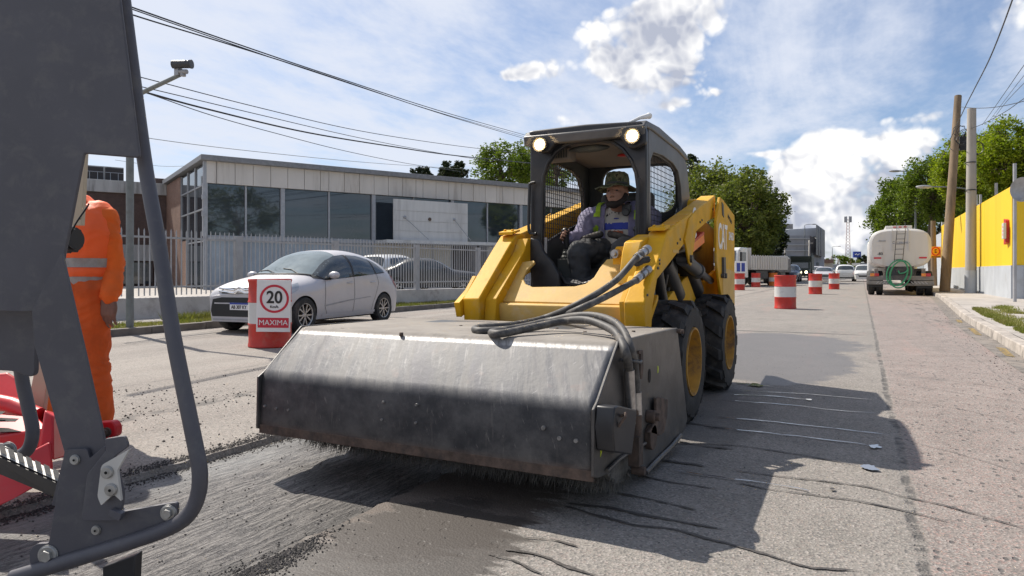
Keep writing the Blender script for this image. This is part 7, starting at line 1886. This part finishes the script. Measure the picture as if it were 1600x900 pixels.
def head(mb, c, fwd, up, s=1.0):
    """skull, face, jaw, nose, ears and brow; c is the centre of the head"""
    f = Vector(fwd).normalized(); u = (Vector(up)-f*Vector(up).dot(f)).normalized(); r_ = f.cross(u); M3 = Matrix((r_, f, u)).transposed()
    def B(x, y, z, rr): mb.ball(Vector(c)+M3 @ (Vector((x, y, z))*s), tuple(q*s for q in rr), 16, M3)
    B(0, -.012, .028, (.076, .096, .092)); B(0, .020, -.030, (.064, .070, .085)); B(0, .040, -.078, (.042, .042, .032)); B(0, .082, -.012, (.013, .020, .022)); B(0, .093, -.024, (.016, .014, .012)); B(0, .078, .004, (.010, .012, .03))
    B(0, .068, .028, (.052, .022, .012)); B(.078, -.008, -.012, (.010, .018, .030)); B(-.078, -.008, -.012, (.010, .018, .030)); B(0, .072, -.052, (.026, .015, .007)); B(0, .070, -.062, (.022, .015, .008)); B(.036, .050, -.02, (.026, .026, .024)); B(-.036, .050, -.02, (.026, .026, .024))
    return M3
# ---- operator seated in the cab
def oy(px, py, Y): x, z = ony(px, py, Y); return Vector((x, Y, z))
OP = thing('person', 'seated man in purple jacket and camouflage bucket hat gripping a joystick', 'person', (-1.68, 5.1, 1.09))
hc = oy(964, 300, 4.98); S = .93
nb = oy(963, 328, 5.08); pel = Vector((-1.68, 5.20, 1.14)); chest = Vector((-1.68, 5.16, 1.36))
shR = oy(921, 342, 5.08); shL = Vector((-1.43, 5.10, shR.z)); 
elR = oy(907, 371, 4.93); wrR = oy(889, 374, 4.80); elL = Vector((-1.345, 4.98, 1.18)); wrL = Vector((-1.43, 4.80, 1.10))
hipR, hipL = pel+Vector((-.10, -.02, -.02)), pel+Vector((.10, -.02, -.02))
knR = oy(903, 393, 4.70); knL = oy(972, 389, 4.74); anR = knR+Vector((.0, .05, -.38)); anL = knL+Vector((-.09, .04, -.38))
b = MB(); Mh = head(b, hc, (-.10, -1, -.02), (0, 0.05, 1), 1.04)
chain(b, [nb+Vector((0, .03, -.03)), hc+Vector((0, .02, -.03))], [.060, .052])
def torso(mb, g=0.0):
    chain(mb, [pel+Vector((0, 0, -.02)), pel+Vector((0, 0, .10)), chest, nb+Vector((0, .03, -.035))], [.130+g, .132+g, .140+g, .068+g]); 
    for sx in (-1, 1): chain(mb, [pel+Vector((sx*.06, 0, 0)), chest+Vector((sx*.075, 0, -.04)), chest+Vector((sx*.09, 0, .04)), (shR if sx < 0 else shL)+Vector((-sx*.03, .01, -.02))], [.105+g, .105+g, .095+g, .062+g])
    mb.ball(pel+Vector((0, -.07, .03)), (.13+g, .09+g, .10+g), 14)
def arms(mb, g=0.0, cut=1.0):
    for sh, el, wr in ((shR, elR, wrR), (shL, elL, wrL)):
        chain(mb, [sh, sh.lerp(el, .5), el], [.058+g, .050+g, .042+g]); e = el.lerp(wr, cut); chain(mb, [el, el.lerp(e, .5), e], [.043+g, .038+g, .027+g*1.3])
def legs(mb, g=0.0):
    for hp, kn, an in ((hipR, knR, anR), (hipL, knL, anL)):
        chain(mb, [hp, hp.lerp(kn, .5)+Vector((0, 0, .01)), kn], [.098+g, .080+g, .058+g]); chain(mb, [kn, kn.lerp(an, .4)+Vector((0, .02, 0)), an], [.058+g, .056+g, .036+g*1.5])
torso(b); arms(b); legs(b)
hand(b, wrR, (-.25, -.75, .30), (.65, -.3, -.1), (0, .1, 1), 1.25, S); hand(b, wrL, (0, -1, .1), (-.6, -.2, -.5), (0, .1, 1), 1.0, S)
for an in (anR, anL): chain(b, [an, an+Vector((0, -.06, -.06)), an+Vector((0, -.17, -.075))], [.036, .038, .028])
obody = remesh('body', b, MATS['skin'], OP, voxel=.0065, smooth=3)
b = MB(); legs(b, .024); b.ball(pel+Vector((0, -.02, -.01)), (.175, .155, .125), 16)
def wr1(a): return lambda co, n: n*a*noise.noise(Vector((co.x*11, co.y*11, co.z*16)))+n*a*.5*noise.noise(Vector((co.x*30, co.y*22, co.z*26)))
remesh('trousers', b, MATS['trousers'], OP, voxel=.009, smooth=3, loosen=wr1(.012))
b = MB(); torso(b, .020); 
ts = remesh('tshirt', b, MATS['tshirt'], OP, voxel=.009, smooth=3, loosen=wr1(.006))
b = MB(); torso(b, .036); arms(b, .026, .92); chain(b, [nb+Vector((-.07, .02, -.02)), nb+Vector((0, .06, .0)), nb+Vector((.07, .02, -.02))], [.03, .03, .03])
jk = remesh('jacket', b, MATS['jacket'], OP, voxel=.009, smooth=3, loosen=wr1(.014))
bm = bmesh.new(); bm.from_mesh(jk.data)   # open front shows the shirt
kill = [v for v in bm.verts if v.co.y < chest.y-.02 and abs(v.co.x-(pel.x+.005)) < .066+.026*math.sin((v.co.z-1.1)*6) and v.co.z > 1.02]
bmesh.ops.delete(bm, geom=kill, context='VERTS'); bm.to_mesh(jk.data); bm.free()
m_ = jk.modifiers.new('thick', 'SOLIDIFY'); m_.thickness = .006
def decal(name, o, m, box, off=.004, yside=-1):
    """cloth patch: copies the faces of a garment inside a box, lifted a little"""
    bm = bmesh.new(); bm.from_mesh(o.data); lo, hi = box
    kill = [f for f in bm.faces if not (all(lo[i] <= f.calc_center_median()[i] <= hi[i] for i in range(3)))]
    bmesh.ops.delete(bm, geom=kill, context='FACES'); bm.normal_update()
    for v in bm.verts: v.co += v.normal*off
    me = bpy.data.meshes.new(name); bm.to_mesh(me); bm.free(); me.materials.clear(); me.materials.append(m)
    q = bpy.data.objects.new(name, me); COL.objects.link(q); q.parent = o; return q
ck = pel.x
decal('print', ts, MATS['shirt_blue'], ((ck-.09, 4.7, 1.300), (ck+.10, 5.15, 1.350)))
decal('print', ts, MATS['shirt_rust'], ((ck-.06, 4.7, 1.272), (ck+.06, 5.15, 1.292)))
for k in range(9):
    a = R(20+140*k/8); decal('print', ts, MATS['black_decal'], ((ck-.085*math.cos(a)-.004, 4.7, 1.395+.035*math.sin(a)-.007), (ck-.085*math.cos(a)+.004, 5.15, 1.395+.035*math.sin(a)+.007)), off=.003)
decal('print', ts, MATS['shirt_blue'], ((ck-.02, 4.7, 1.383), (ck+.02, 5.15, 1.392)), off=.003)
decal('vest_strap', jk, MATS['lime_vest'], ((ck-.165, 4.8, 1.40), (ck-.125, 5.3, 1.62)), off=.010)
decal('vest_strap', jk, MATS['lime_vest'], ((ck+.15, 4.8, 1.375), (ck+.172, 5.3, 1.60)), off=.010)
decal('vest_strap', jk, MATS['lime_vest'], ((ck-.165, 4.8, 1.14), (ck-.14, 5.12, 1.34)), off=.010)
b = MB(); q = Vector((ck+.10, 4.985, 1.425)); b.cyl(q, q+Vector((0, -.03, 0)), .030, n=14); b.box(tuple(q+Vector((-.03, -.02, 0))), tuple(q+Vector((.035, .02, .06)))); obj('radio_mic', b, MATS['wire_black'], OP, bevel=.004)
b = MB()                                       # beard follows the jaw
def HP(x, y, z): return hc+Mh @ (Vector((x, y, z))*1.04)
pts = [HP(-.066, .0, -.028), HP(-.060, .032, -.065), HP(-.034, .062, -.090), HP(0, .074, -.100), HP(.034, .062, -.090), HP(.060, .032, -.065), HP(.066, .0, -.028)]
b.tube(spline(pts, 5), .024, n=10); b.tube(spline([HP(-.026, .074, -.046), HP(-.012, .084, -.042), HP(0, .087, -.041), HP(.012, .084, -.042), HP(.026, .074, -.046)], 4), .0055, n=8); b.ball(HP(0, .058, -.092), (.048, .036, .034), 14)
for p in pts: b.ball(p, .024, 10)
remesh('beard', b, MATS['beard'], OP, voxel=.005, smooth=2)
b = MB()
for sx in (-1, 1): b.ball(HP(sx*.031, .072, .004), (.012*S, .009*S, .007*S), 10, Mh)
obj('eyes', b, MATS['black_decal'], OP)
b = MB(); b.ball(HP(0, -.012, .028), (.083*S, .102*S, .075*S), 16, Mh); hr = obj('hair', b, MATS['beard'], OP)
Hm = Matrix.Translation(HP(0, -.004, .036)) @ Mh.to_4x4() @ Matrix.Rotation(R(4), 4, 'X')
b = MB(); n = 48; prof_ = [(.182, -.026), (.150, -.010), (.115, .004), (.100, .012), (.098, .03), (.094, .07), (.086, .102), (.070, .114), (.03, .118), (0, .118)]
vs = []
for (r_, z) in prof_:
    for k in range(n):
        a = 2*PI*k/n; wv_ = .010*math.sin(3*a+1)+.006*math.sin(7*a); rr_ = r_*S*(1+.03*math.sin(2*a+.5)); vs.append(Hm @ Vector((rr_*math.cos(a)*.94, rr_*math.sin(a)*1.04, (z+(wv_ if r_ > .11 else .002*math.sin(9*a)))*S)))
fs = []
for i in range(len(prof_)-1):
    for k in range(n): fs.append((i*n+k, i*n+(k+1) % n, (i+1)*n+(k+1) % n, (i+1)*n+k))
b.add(vs, fs, True); hat = obj('bucket_hat', b, MATS['camo'], OP, sharp=80); m_ = hat.modifiers.new('thick', 'SOLIDIFY'); m_.thickness = .004; m_.offset = 1
b = MB(); b.lathe([(.103, .012), (.105, .014), (.104, .030), (.101, .030)], Hm @ Matrix.Diagonal((.94*S, 1.04*S, S, 1)), n=40); obj('hat_band', b, MATS['trousers'], hat)
for an in (anR, anL):
    b = MB(); chain(b, [an+Vector((0, .01, -.02)), an+Vector((0, -.06, -.065)), an+Vector((0, -.19, -.08))], [.050, .048, .038]); remesh('boot', b, MATS['boot'], OP, voxel=.010, smooth=2)

def wrf(a):
    def f(co, n):
        w = noise.noise(Vector((co.x*3, co.y*3, co.z*5)))
        return n*a*(.55*noise.noise(Vector((co.x*6+w*2, co.y*6, co.z*11)))+.45*(1-2*abs(noise.noise(Vector((co.x*7, co.y*7+w*3, co.z*15+w*4))))))
    return f
# ---- worker in orange, standing behind the grey frame, seen from behind
WD = 4.1
def wp(px, z, dd=0.0): d = WD+dd; p = at(px, HY, d); return Vector((p.x, p.y, z))
def zpx(py, d=WD): return HC-(py-HY)*d/FPX
WK = thing('person', 'worker in orange overalls and reflective vest standing behind the grey frame', 'person', tuple(wp(122, 0)))
fwd = wpt(-.35, -1).normalized(); rt = -Vector((fwd.y, -fwd.x, 0))
body0 = wp(122, 0)
def W_(x, y, z): return body0+rt*x+fwd*y+Vector((0, 0, z))
Wh = W_(-.10, .05, 1.60)
shz = zpx(340)
wsh = {1: wp(163, shz), -1: W_(-.21, .03, shz)}
wel = {1: wp(178, zpx(415), .02), -1: W_(-.27, .06, 1.05)}
wwr = {1: wp(171, zpx(466), -.06), -1: W_(-.20, .26, .95)}
whp = {1: W_(.085, 0, .88), -1: W_(-.09, 0, .88)}; wkn = {1: wp(146, .48), -1: W_(-.12, .07, .48)}; wan = {1: wp(156, .09), -1: W_(-.14, .0, .09)}
b = MB(); Mw = head(b, Wh, tuple(fwd+Vector((0, 0, -.25))), (0, 0, 1), .95)
def wtorso(mb, g=0.0, lo=.88):
    chain(mb, [W_(0, 0, lo), W_(0, 0, 1.05), W_(0, .01, 1.25), W_(0, .0, shz+.04)], [.125+g, .120+g, .125+g, .075+g])
    for sx in (-1, 1): chain(mb, [W_(sx*.06, 0, lo), W_(sx*.065, 0, 1.05), W_(sx*.095, 0, 1.24), wsh[sx].lerp(W_(0, 0, shz+.02), .22)], [.105+g, .102+g, .102+g, .065+g])
def warms(mb, g=0.0, cut=1.0):
    for sx in (1, -1):
        chain(mb, [wsh[sx], wsh[sx].lerp(wel[sx], .5), wel[sx]], [.064+g, .053+g, .045+g]); e = wel[sx].lerp(wwr[sx], cut); chain(mb, [wel[sx], wel[sx].lerp(e, .5), e], [.045+g, .040+g, .029+g*1.3])
def wlegs(mb, g=0.0):
    for sx in (1, -1): chain(mb, [whp[sx], whp[sx].lerp(wkn[sx], .5), wkn[sx]], [.100+g, .080+g, .060+g]); chain(mb, [wkn[sx], wkn[sx].lerp(wan[sx], .4), wan[sx]], [.060+g, .058+g, .038+g])
chain(b, [W_(0, 0, shz+.02), Wh+Vector((0, 0, -.03))], [.062, .055]); wtorso(b); warms(b); wlegs(b)
hand(b, wwr[1], tuple(-rt*.10+Vector((0, 0, -1))), tuple(-fwd-rt*.35), tuple(-rt), .40, 1.12); hand(b, wwr[-1], tuple(fwd+Vector((0, 0, -.3))), (0, 0, -1), tuple(rt), .5, .95)
for sx in (1, -1): chain(b, [wan[sx], wan[sx]+fwd*.08+Vector((0, 0, -.045)), wan[sx]+fwd*.19+Vector((0, 0, -.055))], [.04, .038, .028])
remesh('body', b, MATS['skin_dark'], WK, voxel=.0052, smooth=2)
b = MB(); wlegs(b, .020); b.ball(W_(0, 0, .88), (.17, .15, .14), 16)
for sx in (1, -1): chain(b, [wkn[sx], wan[sx]], [.078, .074])
remesh('trousers', b, MATS['orange_trouser'], WK, voxel=.009, smooth=3, loosen=wrf(.020))
b = MB(); wtorso(b, .018, .86); warms(b, .012, .95); chain(b, [wel[1].lerp(wwr[1], .55), wel[1].lerp(wwr[1], .92)], [.052, .050]); ovr = remesh('shirt', b, MATS['orange_cloth'], WK, voxel=.009, smooth=3, loosen=wrf(.020))
b = MB(); wtorso(b, .034, .97); vst = remesh('vest', b, MATS['orange_vest'], WK, voxel=.009, smooth=3, loosen=wrf(.006))
for (za, zb_) in ((zpx(419), zpx(404)), (zpx(444), zpx(432))): decal('reflective_band', vst, MATS['reflective'], ((-99, -99, za), (99, 99, zb_)), off=.004)
b = MB(); b.ball(Wh+Mw @ Vector((0, -.02, .035)), (.083, .103, .092), 16, Mw); obj('hair', b, MATS['beard'], WK)
b = MB(); b.lathe([(.108, .0), (.105, .006), (.104, .03), (.098, .075), (.06, .105), (0, .115)], Matrix.Translation(Wh+Vector((0, 0, .045))) @ Mw.to_4x4(), n=32); obj('cap', b, MATS['orange_cloth'], WK)
for sx in (1, -1): b = MB(); chain(b, [wan[sx]+Vector((0, 0, -.01)), wan[sx]+fwd*.08+Vector((0, 0, -.035)), wan[sx]+fwd*.20+Vector((0, 0, -.045))], [.055, .052, .042]); remesh('boot', b, MATS['boot'], WK, voxel=.010, smooth=2)

# ================================================================ grey ladder frame close to the camera
mat('machine_grey', (0.082, 0.080, 0.093), 0.50, var=0.10, scale=3, dirt=(0.135, 0.13, 0.13), damt=0.55, dscale=14, rvar=.10, bump=.0003, bscale=260)
mat('plate_light', (0.55, 0.53, 0.49), 0.5, var=.06)
mat('bolt_steel', (0.38, 0.375, 0.36), 0.42, metal=.7, var=.15, scale=40)
mat('bright_red', (0.56, 0.018, 0.026), 0.4, var=0.08, dirt=(0.45, 0.10, 0.09), damt=0.4, dscale=6)
mat('timber', (0.52, 0.43, 0.31), .8, var=.10, scale=3, bump=.002, bscale=30)
FR = thing('access_ladder', 'dark grey steel access ladder and side panel of machine at left edge', 'ladder', tuple(at(110, 890, 1.75)))
def fpoly(name, pl, d, depth, m='machine_grey', rad=6, bevel=.003, parent=FR, n=4):
    b = MB(); b.slab(bevel_poly(pl, rad, n), d, depth); return obj(name, b, MATS[m], parent, bevel=bevel)
fpoly('side_panel', [(-160, -140), (170, -140), (188, 0), (219, 247), (132, 240), (86, 478), (82, 487), (30, 488), (-160, 480)], 1.93, .010, rad=[0, 0, 0, 7, 3, 2, 8, 4, 0], bevel=.004)
fpoly('lower_panel', [(-160, 480), (50, 486), (56, 510), (54, 592), (20, 580), (-160, 570)], 2.05, .02, rad=[0, 4, 8, 14, 8, 0])
fpoly('leg', [(50, 486), (96, 395), (134, 558), (165, 698), (150, 790), (80, 790), (101, 708), (54, 540)], 1.86, .010, rad=2)
fpoly('leg_plate', [(101, 703), (136, 701), (140, 716), (163, 697), (170, 730), (190, 800), (262, 787), (276, 785), (277, 806), (258, 822), (90, 878), (56, 893), (46, 880), (46, 860), (56, 850), (76, 849)], 1.845, .014, rad=[4, 5, 2, 2, 6, 8, 4, 5, 8, 4, 4, 6, 6, 5, 5, 4], bevel=.002)
fpoly('hinge_plate', [(136, 741), (166, 704), (163, 686), (194, 681), (200, 698), (178, 714), (192, 770), (191, 790), (184, 814), (130, 814), (128, 806)], 1.82, .012, rad=[4, 4, 3, 5, 5, 4, 4, 6, 5, 4, 3], bevel=.0015)
fpoly('claw_plate', [(158, 727), (202, 702), (183, 735), (189, 783), (177, 772), (158, 790), (152, 776)], 1.80, .010, 'plate_light', rad=[6, 1, 4, 1, 5, 2, 5], bevel=.0015)
b = MB(); b.slab(bevel_poly([(168, 806), (172, 796), (190, 803), (186, 815)], 2), 1.80, .02); obj('stop_lug', b, MATS['machine_grey'], FR, bevel=.002)
b = MB(); b.slab([(146, 862), (184, 850), (185, 852.5), (147, 865)], 1.8438, .004); obj('slot', b, MATS['void'], FR)
def fbolt(px, py, r, d, hexn=False):
    b = MB(); c = at(px, py, d); ax = wpt(0, 1); k = d/FPX
    b.cyl(c, c-ax*.004, r*k, n=24); b.cyl(c-ax*.004, c-ax*.007, r*k*.93, r*k*.85, n=24)
    if hexn: b.cyl(c-ax*.007, c-ax*.016, r*k*.60, r*k*.56, n=6)
    else: b.cyl(c-ax*.007, c-ax*.008, r*k*.42, n=12)
    o = obj('bolt', b, MATS['bolt_steel'], FR, bevel=.0006)
    if not hexn: q = MB(); q.cyl(c-ax*.008, c-ax*.0085, r*k*.26, n=6); obj('socket', q, MATS['void'], o)
for a in ((118, 718, 8, 1.845), (168, 737.5, 10, 1.80), (174, 765, 10, 1.80), (151, 828, 7.5, 1.845)): fbolt(*a)
fbolt(76, 867, 16, 1.845, True); fbolt(264, 801, 13, 1.845, True)
P = [(176, -150, 2.06), (193, 0, 2.05), (225, 245, 2.01), (248, 380, 1.94), (270, 520, 1.88), (302, 680, 1.84), (312, 735, 1.83), (309, 775, 1.83), (293, 806, 1.83), (262, 826, 1.835), (200, 848, 1.84), (120, 873, 1.84), (50, 894, 1.84), (20, 903, 1.84)]
b = MB(); b.tube(spline([at(*p) for p in P], 8), .0205, n=24); obj('handrail', b, MATS['machine_grey'], FR)
fpoly('rail_edge', [(176, 0), (189, 0), (219, 247), (213, 250)], 1.955, .02, rad=0) if False else None
b = MB(); b.tube(spline([at(*p) for p in ((30, 560, 2.3), (36, 600, 2.3), (46, 645, 2.3), (51, 675, 2.3), (45, 700, 2.3), (28, 713, 2.3), (0, 720, 2.3), (-60, 730, 2.3))], 8), .0205, n=20); obj('handrail', b, MATS['machine_grey'], FR)
fpoly('bracket_plate', [(-40, 690), (18, 695), (24, 712), (14, 724), (-40, 724)], 2.2, .012, rad=5)
fbolt(14, 703, 13, 2.2, True)
fpoly('post', [(160, 886), (211, 868), (207, 960), (160, 960)], 1.90, .04, 'cab_black', rad=0)
b = MB(); b.add([at(-60, 672, 2.12), at(93, 742, 2.0), at(93, 757, 1.95), at(-60, 687, 2.07), at(-60, 716, 2.10), at(93, 780, 1.98), at(93, 783, 2.1), at(-60, 716, 2.22)], [(0, 1, 2, 3), (3, 2, 5, 4), (0, 4, 5, 1), (1, 5, 2), (0, 3, 4)])
st_ = obj('step', b, MATS['cab_black'], FR)
b = MB(); b.add([at(-60, 669, 2.115), at(93, 739, 1.995), at(93, 753, 1.955), at(-60, 683, 2.075)], [(0, 1, 2, 3)]); obj('tread', b, MATS['plate_light'], st_)
b = MB()
for k in range(9):
    x = -30+14*k; y = 669+(x+60)*70/153; d0 = 2.115-(x+60)*.12/153
    b.add([at(x, y-3, d0), at(x+9, y+1, d0), at(x+13, y+16, d0-.05), at(x+4, y+12, d0-.05)], [(0, 1, 2, 3)])
obj('grip_rib', b, MATS['rubber'], st_)
b = MB(); c = at(106, 374, 2.4); ax = wpt(1, -.25).normalized()
b.cyl(c-ax*.05, c+ax*.025, .044, n=22); b.cyl(c+ax*.025, c+ax*.035, .036, n=22)
for k in range(10): a = 2*PI*k/10; o_ = ax.orthogonal().normalized(); w2 = ax.cross(o_); q = (o_*math.cos(a)+w2*math.sin(a))*.044; b.cyl(c-ax*.03+q, c+ax*.02+q, .006, n=6)
obj('control_knob', b, MATS['wire_black'], FR)
b = MB(); b.tube(spline([at(100, 385, 2.38), at(118, 350, 2.36), at(135, 325, 2.36), at(139, 318, 2.36)], 6), .003, n=6); obj('cable', b, MATS['wire_black'], FR)
TB = thing('wooden_board', 'pale wooden board standing between grey panel and orange worker', 'board', tuple(at(116, 600, 2.9)))
b = MB(); b.slab([(133, 238), (127, 352), (104, 352), (60, 700), (30, 700), (106, 310), (118, 238)], 2.9, .025); obj('plank', b, MATS['timber'], TB, bevel=.002)
b = MB(); b.add([at(124, 343, 2.897), at(126, 343, 2.897), at(126, 341, 2.897), at(124, 341, 2.897)], [(0, 1, 2, 3)]); obj('nail', b, MATS['rust'], TB)

# red attachment on the ground behind the ladder
RM = thing('red_attachment', 'red steel machine attachment with slotted deck behind the grey ladder', 'machine', tuple(grd(40, 800)))
def rq(name, pl, parent=RM, m='bright_red', bevel=.006):
    """solid between a front outline of (px, py, depth) points and the same outline pushed back"""
    b = MB(); fr = [at(*p) for p in pl]; off = wpt(.01, .045); n = len(fr); b.add(fr+[p+off for p in fr], [list(range(n)), list(range(2*n-1, n-1, -1))]+[(i, n+i, n+(i+1) % n, (i+1) % n) for i in range(n)]); return obj(name, b, MATS[m], parent, bevel=bevel)
def hull(name, a, c_, parent=RM, m='bright_red', bevel=.008):
    b = MB(); A_ = [at(*p) for p in a]; C_ = [at(*p) for p in c_]; n = len(A_); b.add(A_+C_, [list(range(n)), list(range(2*n-1, n-1, -1))]+[(i, n+i, n+(i+1) % n, (i+1) % n) for i in range(n)]); return obj(name, b, MATS[m], parent, bevel=bevel)
deck = hull('deck', [(-60, 640, 2.75), (60, 652, 2.75), (76, 668, 2.6), (-60, 690, 2.6)], [(-60, 650, 2.75), (60, 662, 2.75), (76, 700, 2.6), (-60, 715, 2.6)])
b = MB()
for (x, y, w) in ((-8, 656, 38), (-2, 672, 40), (44, 676, 24), (-22, 645, 30)): b.add([at(x, y-4, 2.63), at(x+w, y-2, 2.63), at(x+w-6, y+3, 2.60), at(x-8, y+3, 2.60)], [(0, 1, 2, 3)])
obj('deck_slot', b, MATS['void'], deck)
hull('cover', [(-60, 590, 3.0), (12, 582, 3.0), (40, 600, 3.0), (62, 640, 2.9), (60, 655, 2.85), (-60, 640, 2.9)], [(-60, 590, 3.3), (12, 582, 3.3), (40, 600, 3.3), (62, 640, 3.2), (60, 655, 3.15), (-60, 640, 3.2)])
b = MB(); b.tube([at(-60, 618, 2.85), at(20, 634, 2.8), at(60, 650, 2.78)], .035, n=14); obj('pipe', b, MATS['bright_red'], RM)
hull('blade', [(-60, 760, 2.45), (78, 690, 2.5), (82, 720, 2.5), (84, 745, 2.5), (20, 780, 2.42), (-20, 800, 2.42), (-60, 810, 2.4)], [(-60, 760, 2.62), (78, 690, 2.66), (82, 720, 2.66), (84, 745, 2.66), (20, 780, 2.6), (-20, 800, 2.6), (-60, 810, 2.6)])
rq('lug', [(p[0], p[1], 3.4) for p in bevel_poly([(150, 660), (175, 658), (181, 668), (180, 682), (150, 692), (120, 700), (110, 680)], 4)])
b = MB(); c = at(167, 675, 3.4); b.cyl(c, c-wpt(0, .03), .017, n=6); b.cyl(c, c-wpt(0, .012), .024, n=14); obj('bolt', b, MATS['rust'], RM)
hull('arm', [(70, 640, 2.6), (84, 650, 2.6), (84, 720, 2.55), (60, 700, 2.55)], [(70, 640, 3.5), (150, 665, 3.5), (150, 700, 3.5), (60, 700, 3.4)])

split_loose({'bolt', 'clamp', 'strap', 'vest_strap', 'pin', 'paint_mark', 'louvre', 'armrest'})
bpy.data.scenes.remove(TMP)
